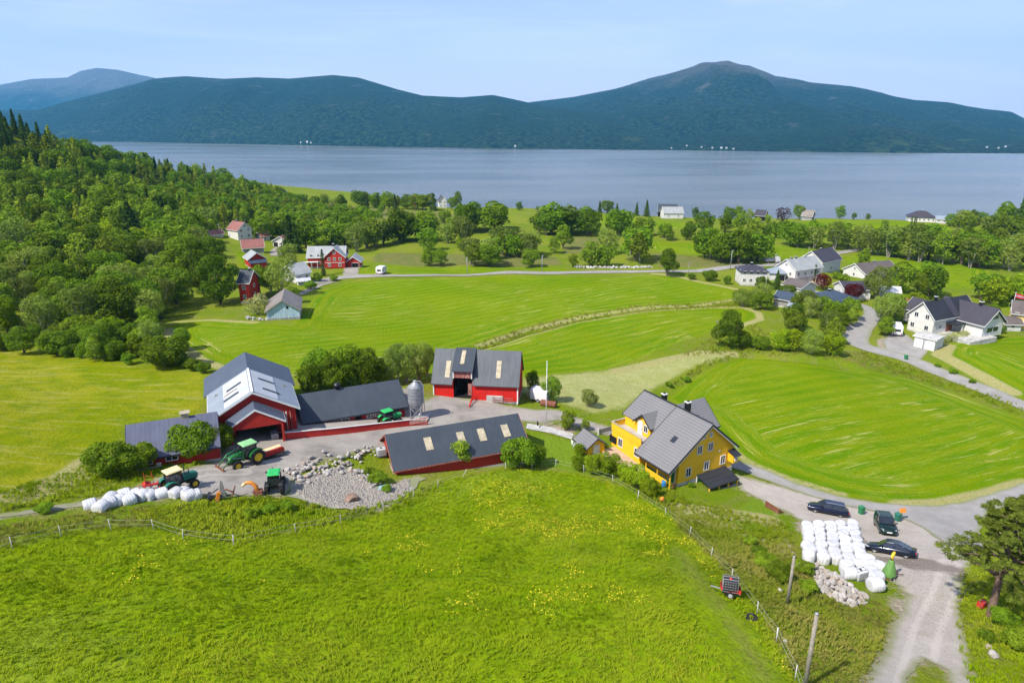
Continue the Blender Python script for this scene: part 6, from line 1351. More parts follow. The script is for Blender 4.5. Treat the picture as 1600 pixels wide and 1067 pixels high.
rubble('gravel', px_poly([(1240,832),(1260,818),(1345,820),(1420,870),(1500,905),(1480,1000),(1400,1000),(1380,920),(1330,860)]), 1500, .02, .07, 'stone', 5)
def stone_row(name, label, line, n, s0, s1, wd):
    lp = [P(*q) for q in line]; rt = MB()
    for k in range(n):
        t = k/n*(len(lp)-1); i = int(t); q = lp[i].lerp(lp[i+1], t-i); x, y = q.x+rnd.uniform(-wd, wd), q.y+rnd.uniform(-wd, wd); s = rnd.uniform(s0, s1)
        me = rnd.choice(STONES); T = Matrix.Translation((x, y, gz(x, y)+s*.25)) @ Matrix.Rotation(rnd.uniform(0,6.28), 4, 'Z') @ Matrix.Diagonal((s*1.2, s, s*.8, 1)); rt.add([v.co for v in me.vertices], [list(p.vertices) for p in me.polygons], T)
    tag(rt.build(name, basic(name+'_mat', (.5,.48,.45), .9, .4, 1, dirt=(.25,.23,.2))), label, 'wall')
stone_row('stone_wall', 'long dry stone wall of pale boulders beside the field road', [(902,418),(950,419),(1017,418)], 90, .6, 1.4, .9)
stone_row('boulder_row', 'loose pale stones at the foot of the weathered blue barn', [(386,497),(400,499),(416,502)], 16, .4, 1.0, .8)
# ---------------- small things ----------------
def scrap():
    q = P(338, 779); rt = empty('old_plough', q, .4, 'heap of old plough parts with an upright grey blade beside the bales', 'implement'); m = MB(); m.prism([(-.3,0),(.35,0),(.2,1.7),(0,1.95),(-.12,1.5)], -.05, .05, 'xz', T=Matrix.Translation((.6,0,0))); m.build('blade', 'greywall', rt)
    m = MB(); m.box((-.2,-.3,.3), (1.5,.25,.25), rz=.4); m.box((-.6,.2,.35), (.3,1.2,.3)); m.tube([(-1,0,.3),(.3,.4,.9)], .06, 5); m.build('beam', 'black', rt); m = MB(); m.box((.2,-.4,.45), (.35,.3,.9), ry=.3); m.build('share', 'orange', rt)
scrap()
def scrap2():
    q = P(357, 775); rt = empty('implement_frame', q, .1, 'rusty and green implement frame on the edge of the tall grass', 'implement'); m = MB(); m.tube([(-.9,0,.3),(-.2,.2,.7),(.6,0,.4)], .09, 6); m.tube([(.5,-.4,.2),(.7,.3,1.0)], .08, 6); m.build('frame', 'rust', rt); m = MB(); m.box((-.5,-.1,.35), (.7,.3,.35)); m.build('housing', 'teal', rt)
scrap2()
def chute():
    q = P(396, 772); rt = empty('forage_chute', q, .2, 'curved orange forage chute sticking up behind the grass bank', 'machine'); m = MB(); m.tube([(.5,0,0),(.35,0,.9),(0,0,1.35),(-.5,0,1.45),(-.85,0,1.25)], [.22,.22,.2,.18,.15], 8); m.build('chute', 'orange', rt)
    m = MB(); m.tube([(-.7,0,1.36),(-1.0,0,1.1)], [.19,.16], 8); m.build('tip', 'cream', rt); m = MB(); m.box((.5,0,.2), (.9,.7,.5)); m.build('base', 'rust', rt)
chute()
def beam():
    q = P(232, 735); rt = MB(); rt.box((0,0,.25), (2.6,.18,.14), ry=-.05); rt.box((1.1,0,.5), (.5,.3,.3)); o = rt.build('timber_beam', 'wood'); o.location = q; o.rotation_euler.z = R(25); tag(o, 'pale timber beam lying in the grass below the annex', 'beam')
beam()
def mixer():
    q = P(1034, 785); rt = empty('concrete_mixer', q, .5,  'little orange mixer standing in the grass below the yellow house', 'mixer'); m = MB(); m.lathe([(.12,-.4),(.36,-.2),(.38,.05),(.2,.4)], 14, Matrix.Translation((0,0,.75)) @ Matrix.Rotation(.7, 4, 'Y')); m.build('drum', 'orange', rt); m = MB()
    for s in (-1,1): m.tube([(-.3,s*.3,0),(0,s*.28,.75),(.35,s*.3,0)], .03, 5)
    m.box((.25,0,.55), (.3,.3,.3)); m.build('frame', 'black', rt)
    for s in (-1,1): wheel(rt, -.3, s*.33, .14, .08, 'black')
    rt.scale = (.7,)*3
mixer()
def red_engine():
    q = P(1533, 948); rt = empty('old_engine', q, .6, 'red rusty engine part lying beside the pine trunk', 'engine'); m = MB(); m.box((0,0,.3), (.9,.5,.5), ry=.2); m.build('block', 'mred', rt); m = MB(); m.tube([(-.5,-.2,.2),(-.3,.1,.7),(.5,.1,.6)], .07, 6); m.lathe([(.2,-.06),(.2,.06)], 12, Matrix.Translation((.5,0,.35)) @ RX90); m.build('pipework', 'rust', rt)
red_engine()
def lantern():
    q = P(840, 668); rt = empty('garden_ornament', q, 0, 'small dark ornament on a white plinth by the paved path', 'ornament'); m = MB(); m.box((0,0,.15), (.4,.4,.45)); m.build('plinth', 'trim', rt); m = MB(); m.lathe([(.14,.38),(.16,.6),(.08,.85),(.12,1.0),(.02,1.12)], 10); m.build('figure', 'black', rt)
lantern()
def barrel():
    q = P(1037, 760); m = MB(); m.lathe([(.26,0),(.3,.2),(.3,.6),(.26,.85)], 14); o = m.build('blue_barrel', 'tarp_blue'); o.location = q; tag(o, 'blue barrel standing beside the porch post', 'barrel')
barrel()
def chair(px, py, rz, label, mt='trim'):
    q = P(px, py); rt = empty('garden_chair', q, rz, label, 'chair', None); m = MB(); m.box((0,0,.44), (.48,.48,.04)); m.build('seat', mt, rt); m = MB(); m.box((-.23,0,.7), (.04,.48,.5)); m.build('backrest', mt, rt)
    for x in (-.2,.2):
        for y in (-.2,.2): m = MB(); m.box((x,y,.2), (.04,.04,.46)); m.build('leg', mt, rt)
chair(896, 697, .5, 'white garden chair at the left corner of the garden shed'); chair(899, 700, 2.0, 'second white garden chair turned to the garden shed'); chair(1051, 764, 2.2, 'brown chair under the roof by the front porch', 'rust')
def pond():
    q = P(598, 763); m = MB(); m.box((0,0,.1), (1.6,.9,.16)); o = m.build('blue_tarp', basic('pale_blue_sheet', (.3,.5,.52), .5, .2, 2)); o.location = q; o.rotation_euler.z = .5; tag(o, 'pale blue sheet lying at the low shed corner', 'sheet')
pond()
def low_gate():
    a, b = P(935,680), P(957,676); rt = empty('garden_gate', a, math.atan2(b.y-a.y, b.x-a.x), 'low grey garden fence with white posts beside the terrace corner', 'fence'); L = (b-a).length
    m = MB(); m.box((L/2,0,.55), (L,.06,.7)); m.build('panel', 'greywall', rt)
    for x in (0,L): m = MB(); m.box((x,0,.45), (.16,.16,1.3)); m.build('post', 'trim', rt)
low_gate()
# tiny houses on the far shore
for i, (px, dy, big) in enumerate([(470,-4,1.0),(480,-5,1.5),(486,-4,1.0),(805,-4,1.2),(1049,-3,1),(1073,-7,1),(1096,-5,1),(1113,-4,1.1),(1127,-4,1.4),(1135,-4,1.2),(1146,-3,1),(1542,-9,1.1),(1560,-8,1),(1571,-10,1.2)]):
    y0 = shore_y(px); r = Vector(ray(px, y0+dy)).normalized(); hit = None
    for bv in RIDGES:
        h_ = bv.ray_cast(Vector((0, 0, CAM_Z)), r)
        if h_[0] is not None and (hit is None or h_[3] < hit[1]): hit = (h_[0], h_[3])
    if hit is None: continue
    m = MB(); s = 5*big
    gable_walls(m, -s/2, s/2, -s*.35, s*.35, -3, s*.45, s*.8); o = m.build('distant_house', 'plastic'); k = MB(); gable_roof(k, -s/2, s/2, -s*.35, s*.35, s*.45, s*.8, oh=.5, ox=.4, th=.3); k.build('roof', 'roof_pale', o); o.location = hit[0]+Vector((0, 0, .5)); tag(o, 'tiny white house on the far shore of the fjord', 'house', 'houses on the far shore')
# ---------------- trees ----------------
LM = {'broad': leafmat('dark_leaves', (.075,.145,.013), (.135,.23,.022)), 'willow': leafmat('grey_green_leaves', (.13,.195,.045), (.19,.265,.075)),
 'birch': leafmat('birch_leaves', (.115,.19,.022), (.185,.27,.035)), 'lime': leafmat('yellow_green_leaves', (.15,.25,.012), (.225,.32,.02)),
 'spruce': leafmat('spruce_needles', (.025,.055,.014), (.055,.1,.022), .1), 'larch': leafmat('larch_needles', (.13,.195,.02), (.19,.26,.03), .15),
 'purple': leafmat('purple_leaves', (.13,.01,.02), (.07,.007,.014)), 'copper': leafmat('copper_leaves', (.028,.015,.03), (.05,.02,.035)),
 'pine': leafmat('pine_needles', (.085,.135,.03), (.145,.2,.045), .12), 'flower': leafmat('white_flowering_leaves', (.12,.2,.05), (.6,.62,.42), .15),
 'shrub': leafmat('shrub_leaves', (.1,.18,.014), (.165,.265,.028))}
def leaves(C, N, size, rs, flat=.0, asp=.7):
    """one quad per point, facing roughly N"""
    n = len(C); A = N+rs.normal(0, .55, (n, 3)); A /= np.linalg.norm(A, axis=1)[:, None]+1e-9
    B = np.cross(A, rs.normal(0, 1, (n, 3))); B /= np.linalg.norm(B, axis=1)[:, None]+1e-9; D = np.cross(A, B)
    s = (size*rs.uniform(.6, 1.35, n))[:, None]
    V = np.stack([C-B*s*asp*.5-D*s*.5*.35, C+D*s*.0-D*s*.6, C+B*s*asp*.5+D*s*.1, C+D*s*.6+B*s*.1], 1).reshape(-1, 3)
    return V
def crown_points(seed, H, Wd, z0, nl, n, kind='broad', inner=.22, lr=(.2, .32)):
    rs = np.random.RandomState(seed); zc = (z0+H)/2; hz = (H-z0)/2
    L = []
    for i in range(nl):
        for _ in range(60):
            p = rs.uniform(-1, 1, 3)
            if (p**2).sum() < 1: break
        rad = Wd*rs.uniform(*lr)
        if kind == 'vase': sc_ = .55+.45*(p[2]*.5+.5)
        elif kind == 'oval': sc_ = 1-.35*max(0, p[2])
        else: sc_ = 1
        L.append((p[0]*(Wd/2-rad*.8)*sc_, p[1]*(Wd/2-rad*.8)*sc_, zc+p[2]*(hz-rad*.8), rad))
    L.append((0, 0, zc, Wd*.27)); L = np.array(L)
    P_, N_ = [], []
    while sum(len(q) for q in P_) < n:
        k = rs.choice(len(L), 3000, p=(L[:, 3]**2)/(L[:, 3]**2).sum()); d = rs.normal(0, 1, (3000, 3)); d[:, 2] += .25; d /= np.linalg.norm(d, axis=1)[:, None]
        rr = np.where(rs.rand(3000) < inner, rs.uniform(.45, .9, 3000), rs.uniform(.86, 1.1, 3000))*(1+.14*np.sin(d[:, 0]*7+k)*np.sin(d[:, 1]*6+k*2)*np.cos(d[:, 2]*5))
        p = L[k, :3]+d*(L[k, 3]*rr)[:, None]*np.array([1, 1, .88])
        dist = np.linalg.norm((p[:, None]-L[None, :, :3])/L[None, :, 3, None], axis=2); dist[np.arange(3000), k] = 9
        ok = (dist.min(1) > .72) & (p[:, 2] > z0*.75)
        P_.append(p[ok]); N_.append(d[ok])
    return np.concatenate(P_)[:n], np.concatenate(N_)[:n], L
def cone_points(seed, H, Wd, z0, n, power=1.0, droop=.25):
    rs = np.random.RandomState(seed); t = rs.rand(n)**1.25; z = z0+(H-z0)*t; R_ = Wd/2*(1-t)**power+.12
    tiers = .72+.28*np.abs(np.sin(z*3.1+rs.rand()*3)); a = rs.uniform(0, 2*np.pi, n); br = .75+.25*np.cos(a*7+np.floor(z*1.1)*2.3)
    r = R_*tiers*br*rs.uniform(.45, 1.05, n)**.6
    p = np.stack([np.cos(a)*r, np.sin(a)*r, z-droop*r*.5], 1); N = np.stack([np.cos(a), np.sin(a), np.full(n, .5)], 1)
    return p, N/np.linalg.norm(N, axis=1)[:, None]
PROTO = {}
# kind: (mesh style, crown material, bark)
def make_proto(key, style, mat, bark, seed, H=10., Wd=7., z0=1.8, nl=13, n=3000, size=.42, power=1.0, trunk_r=.22, multi=1, lr=(.2,.32), asp=.7):
    rs = np.random.RandomState(seed)
    if style == 'cone':
        C, N = cone_points(seed, H, Wd, z0, n, power); L = None
    else: C, N, L = crown_points(seed, H, Wd, z0, nl, n, style, lr=lr)
    V = leaves(C, N, size, rs, asp=asp); Fq = np.arange(len(V)).reshape(-1, 4)
    co = np_mesh('crown', V, Fq, [LM[mat]]); cm = co.data; bpy.data.objects.remove(co)
    tb = MB()
    for k in range(multi):
        a = 2*math.pi*k/multi+seed; ofs = .25*(multi > 1)
        bx, by = math.cos(a)*ofs, math.sin(a)*ofs
        tx, ty = math.cos(a)*Wd*.2*(multi > 1), math.sin(a)*Wd*.2*(multi > 1)
        tb.tube([(bx, by, -.5), (bx, by, .3), (bx+tx*.4, by+ty*.4, H*.35), (tx, ty, H*(.93 if style == 'cone' else .72))], [trunk_r*1.25, trunk_r, trunk_r*.7, trunk_r*.15], 6)
    if L is not None:
        for l in L[:6]: tb.tube([(0, 0, z0*.8+rs.rand()*z0*.6), (l[0]*.5, l[1]*.5, (z0+l[2])/2), (l[0], l[1], l[2])], [trunk_r*.55, trunk_r*.35, trunk_r*.12], 5)
    to = tb.build('trunk', bark); tm = to.data; bpy.data.objects.remove(to)
    # one-mesh version for trees that show only a few pixels
    tv = np.array([v.co[:] for v in tm.vertices]); 
    b = bmesh.new(); b.from_mesh(tm); bmesh.ops.triangulate(b, faces=b.faces); b.to_mesh(tm); b.free()
    tf = np.array([list(p.vertices)[:3]+[p.vertices[2]] for p in tm.polygons])
    far_n = max(520, n//4); idx = rs.choice(n, far_n, replace=False); V2 = leaves(C[idx], N[idx], size*1.75, rs, asp=asp)
    F2 = np.arange(len(V2)).reshape(-1, 4); ft = np.array([list(p.vertices)[:3] for p in tm.polygons])+len(V2)
    T2 = np.concatenate([F2[:, [0, 1, 2]], F2[:, [0, 2, 3]], ft])
    fo = np_mesh('tree', np.concatenate([V2, tv]), T2, [LM[mat], M[bark]], mi=np.concatenate([np.zeros(len(F2)*2), np.ones(len(ft))])); fm = fo.data; bpy.data.objects.remove(fo)
    PROTO.setdefault(key, []).append((cm, tm, fm, H))
for s in range(3): make_proto('broad', 'broad', 'broad', 'bark', 11+s, 10, 8.6, .5, 30, 5200, .36, trunk_r=.25, lr=(.1,.22))
for s in range(3): make_proto('willow', 'vase' if s != 1 else 'broad', 'willow', 'bark_pale', 21+s, 10, 8.2, .9, 19, 4400, .36, trunk_r=.16, multi=3, lr=(.15, .25), asp=.5)
for s in range(3): make_proto('birch', 'oval', 'birch', 'bark_pale', 31+s, 10, 6.0, .6, 24, 3600, .33, trunk_r=.13, lr=(.11, .24))
for s in range(2): make_proto('lime', 'broad', 'lime', 'bark', 41+s, 10, 8.2, .3, 28, 4800, .36, trunk_r=.16, multi=2, lr=(.1, .21))
for s in range(2): make_proto('spruce', 'cone', 'spruce', 'bark', 51+s, 11, 5.8, .5, n=4200, size=.48, asp=.4)
for s in range(2): make_proto('larch', 'cone', 'larch', 'bark', 61+s, 11, 5.2, 1.0, n=2800, size=.38, power=.62, asp=.5)
for s in range(2): make_proto('purple', 'broad', 'purple', 'bark', 71+s, 5, 5, .7, 13, 3000, .22, trunk_r=.12)
make_proto('copper', 'broad', 'copper', 'bark', 77, 10, 8, 1, 14, 2600, .36)
for s in range(3): make_proto('shrub', 'broad', 'shrub', 'bark', 81+s, 4, 4.9, .05, 28, 7000, .19, trunk_r=.06, multi=3, lr=(.1, .21))
make_proto('flower', 'broad', 'flower', 'bark', 87, 4, 4.8, .1, 12, 3000, .18, trunk_r=.07, multi=3)
for s in range(2): make_proto('column', 'cone', 'spruce', 'bark', 91+s, 6, 1.5, .1, n=1500, size=.2, power=.35, asp=.5)
NAMES = {'broad': ('broadleaf_tree', 'tree'), 'willow': ('willow_tree', 'tree'), 'birch': ('birch_tree', 'tree'), 'lime': ('leafy_tree', 'tree'), 'spruce': ('spruce_tree', 'tree'),
 'larch': ('larch_tree', 'tree'), 'purple': ('purple_maple', 'tree'), 'copper': ('copper_beech', 'tree'), 'shrub': ('bush', 'bush'), 'flower': ('flowering_bush', 'bush'), 'column': ('columnar_conifer', 'tree')}
TR = random.Random(5); tree_xy = []; n_kind = {}; REST = []
def tree(kind, x, y, h, label, group=None, wide=1.0, cat=None, name=None, z=None, force=False):
    nm, ct = NAMES[kind]; z = gz(x, y) if z is None else z; d = math.hypot(x, y); TR.random()
    i = TR.randrange(len(PROTO[kind])); cm, tm, fm, H = PROTO[kind][i]; s = h/H; w_ = s*wide*TR.uniform(.9, 1.12)
    far = d > 235 and not force
    n_kind[nm] = n_kind.get(nm, 0)+1
    if n_kind[nm] > 285 and not force: REST.append((fm, x, y, z-.1, w_, s)); return None
    if far: o = bpy.data.objects.new(name or nm, fm); COL.objects.link(o)
    else:
        o = bpy.data.objects.new(name or nm, None); COL.objects.link(o)
        t = bpy.data.objects.new('trunk', tm); COL.objects.link(t); t.parent = o
        c = bpy.data.objects.new('crown', cm); COL.objects.link(c); c.parent = o
    o.location = (x, y, z-.1); o.scale = (w_, w_, s); o.rotation_euler = (0, 0, TR.uniform(0, 6.28)); tree_xy.append((x, y))
    return tag(o, label, cat or ct, group)
def mix(spec):
    ks, ws = zip(*spec); return TR.choices(ks, ws)[0]
def tree_line(line, spacing, hr, spec, label, group, spread=2.0, rows=1, row_gap=5, force=False):
    pts = [P(*q) for q in line]
    for r in range(rows):
        for i in range(max(1, len(pts)-1)):
            a = pts[i]; b = pts[min(i+1, len(pts)-1)]; n = max(1, int((b-a).length/(spacing*.82)))
            for j in range(n):
                q = a.lerp(b, (j+.5)/n); x = q.x+TR.uniform(-spread, spread); y = q.y+r*row_gap+TR.uniform(-spread, spread)
                k = mix(spec); T_ = (i+(j+.5)/n)/max(1, len(pts)-1); kd = {'broad': 'dark round', 'willow': 'pale grey-green', 'birch': 'slender light green', 'lime': 'bright green', 'spruce': 'pointed', 'shrub': 'low', 'flower': 'white-flowering'}[k]
                pt = 'at its left end' if T_ < .15 else 'left of its middle' if T_ < .4 else 'in its middle' if T_ < .6 else 'right of its middle' if T_ < .85 else 'at its right end'
                lb = f'{label}, {kd} one {pt}' if group else label
                if len(lb.split()) > 16: lb = f'{label}, {pt}'
                if len(lb.split()) > 16: lb = label
                tree(k, x, y, TR.uniform(*hr)*1.06*TR.uniform(.85, 1.08), lb, group, 1.16, force=force)
def at(kind, px, py, h, label, wide=1.0, group=None, **kw):
    q = P(px, py); return tree(kind, q.x, q.y, h, label, group, wide, **kw)
# --- single trees and bushes anyone could point at
at('shrub', 304, 716, 4.7, 'large bush in front of the tall barn, left of the loader tractor', 1.08, force=True)
at('shrub', 335, 706, 4.0, 'lighter bush against the tall barn wall', 1.0)
at('shrub', 178, 742, 4.0, 'rounded bush at the left end of the slate-blue roof', 1.15)
at('shrub', 224, 733, 3.3, 'narrow bush below the slate-blue roof eave', .8)
at('birch', 719, 729, 4.2, 'upright young tree in front of the long red shed', 1.5)
at('birch', 769, 722, 3.2, 'thin sapling in front of the long red shed', .9)
at('shrub', 808, 728, 4.4, 'dense round bush at the right end of the long red shed', 1.0)
at('shrub', 836, 726, 3.2, 'lower bush beside the fence at the shed corner', .9)
at('lime', 888, 671, 3.2, 'small round tree on the lawn by the flagpole', 1.1)
at('birch', 914, 672, 2.2, 'sparse little tree behind the garden shed', 1.1)
at('willow', 921, 636, 3.2, 'lone rounded tree in the pale hay field', 1.15)
at('broad', 861, 628, 4.6, 'dark tree behind the white horsebox', .95)
at('broad', 832, 612, 4.2, 'slim dark tree between the red bank barn and the horsebox', .8)
for i, (px, py, h, w_, lb) in enumerate([(903,735,2.6,1.0,'low orchard tree below the garden shed'),(927,740,3.2,1.1,'orchard tree in front of the garden shed door'),(952,742,3.4,1.15,'orchard tree left of the patio'),
        (978,752,3.0,1.1,'orchard tree beside the fence under the terrace'),(995,764,3.6,1.1,'orchard tree in front of the long tiled roof'),(1014,775,2.8,1.1,'orchard tree nearest the porch post'),(905,712,2.2,.9,'small bush beside the garden shed wall')]):
    at('lime', px, py, h, lb, w_, 'garden trees by the yellow house')
for i, (px, py, h) in enumerate([(482,613,5.2),(500,604,6.6),(528,608,6.0),(545,600,7.2),(572,603,6.6),(592,598,5.2)]):
    at('broad', px, py, h, 'dark dense tree behind the cow shed, '+['first','second','third','fourth','fifth','sixth'][i]+' from the left in its clump', 1.12, 'dark trees behind the cow shed', force=True)
for i, (px, py, h) in enumerate([(612,600,6.6),(636,598,6.8),(655,594,7.4),(668,588,6.2),(622,590,6.5)]):
    at('willow', px, py, h, 'grey-green tree between silo and bank barn, '+['first','third','fourth','fifth','second'][i]+' from the left', .75, 'grey-green trees behind the silo', force=True)
at('broad', 345, 476, 14, 'huge round dark green tree left of the blue barn', 1.05)
at('broad', 312, 455, 12.5, 'big green tree behind the huge round one', 1.0)
at('broad', 333, 425, 11, 'dark tree at the upper edge of the hamlet lawn', 1.0)
at('lime', 297, 448, 9, 'yellow-green tree left of the huge round one', 1.0)
at('broad', 407, 462, 8.5, 'green tree between the dark red cottage and the willow', 1.0)
at('willow', 440, 462, 11, 'tall grey willow behind the blue barn', 1.0)
at('willow', 424, 458, 8, 'lower grey willow behind the blue barn', 1.0)
at('flower', 404, 492, 5.4, 'white-flowering bush on the left side of the blue barn', 1.0)
at('broad', 460, 474, 5, 'dark bush on the right side of the blue barn', .9)
at('spruce', 455, 394, 14, 'tall dark spruce beside the white carport', 1.3)
at('spruce', 463, 395, 11, 'second spruce beside the white carport', 1.2)
at('column', 506, 431, 8.5, 'tall narrow conifer before the large red villa', .9)
at('shrub', 498, 440, 3, 'clipped round bush below the large red villa', .9)
at('shrub', 486, 452, 2.6, 'low bush by the glazed garden room', 1.2)
at('shrub', 522, 439, 2, 'small bush at the lane corner below the red villa', 1.2)
at('willow', 137, 524, 12, 'broad pale willow with many stems at the wood edge', 1.0, force=True)
at('willow', 240, 548, 6.5, 'small pale willow at the lower corner of the wood', 1.0, force=True)
at('spruce', 208, 380, 14, 'large dark spruce standing above the wood', 1.9, force=True)
at('spruce', 196, 374, 11, 'olive spruce beside the large dark one', 1.8, force=True)
at('willow', 192, 472, 11, 'spreading olive tree in the middle of the wood', 1.2, force=True)
at('larch', 80, 262, 15, 'big soft yellow-green tree on the hill crest', 2.2, force=True)
at('larch', 60, 255, 14, 'second soft yellow-green tree on the hill crest', 2.0, force=True)
at('broad', 1138, 543, 8.4, 'dark green tree at the bend above the right field', 1.05, force=True)
at('broad', 1160, 545, 4, 'low dark bush beside the tree at the bend', 1.3)
at('broad', 1042, 431, 9, 'round dark bush-like tree right on the field road', 1.0)
at('broad', 1347, 424, 9, 'single rounded tree by the village meadow', .8)
at('willow', 1368, 468, 10.5, 'tall willow among the village houses', 1.0)
at('purple', 1285, 453, 5.2, 'purple-leaved maple on the village lawn', 1.0)
at('purple', 1330, 470, 5.2, 'purple-leaved maple beside the dark-roofed house', 1.15)
at('column', 1272, 439, 5.5, 'slim conifer in front of the pale-roofed village house', 1.0)
at('spruce', 1213, 452, 6, 'small pointed conifer by the brown-roofed garage', 1.1)
at('broad', 1187, 452, 4.6, 'round dark tree in front of the hip-roofed white villa', .9)
at('copper', 1222, 349, 9.5, 'dark copper-leaved tree on the fjord crest', 1.1)
at('broad', 1249, 343, 10, 'rounded dark tree right of the copper one', 1.0)
at('broad', 1312, 342, 9, 'wide dark tree alone on the grassy crest', 1.1)
at('broad', 1334, 342, 4.5, 'small tree right of the wide one on the crest', 1.0)
at('broad', 1356, 342, 4, 'tiny round tree further right on the crest', 1.1)
at('broad', 1382, 358, 5.5, 'lone small tree in the bright far meadow', .9)
at('broad', 1140, 348, 10, 'dark tree left of the dark house on the crest', .95)
at('broad', 1154, 348, 10, 'taller dark tree beside the dark house', .95)
at('birch', 1171, 350, 9, 'slim tree in front of the dark house', 1.0)
at('lime', 1199, 350, 6, 'pale bush between the dark house and copper tree', 1.0)
at('broad', 1086, 342, 7.5, 'small dark tree right of the white fjord barn', .9)
for px in (1423,1427,1430): at('column', px, 357, 6, 'one of three thin conifers below the hip-roofed bungalow', .8, 'three thin conifers')
at('broad', 716, 327, 12, 'tall dark tree right of the far white house', .9)
at('broad', 706, 328, 10, 'dark tree left of the tall one by the far white house', .9)
at('broad', 811, 329, 6, 'isolated round tree at the water edge', 1.2)
at('broad', 840, 329, 3, 'tiny tree on the edge of the pale far meadow', 1.2)
at('lime', 895, 417, 5, 'small bright tree left of the long stone wall', 1.0)
at('broad', 1196, 372, 7, 'tree near the right end of the middle hedgerow', .9); at('broad', 1212, 372, 9, 'rounded tree at the right end of the middle hedgerow', .85)
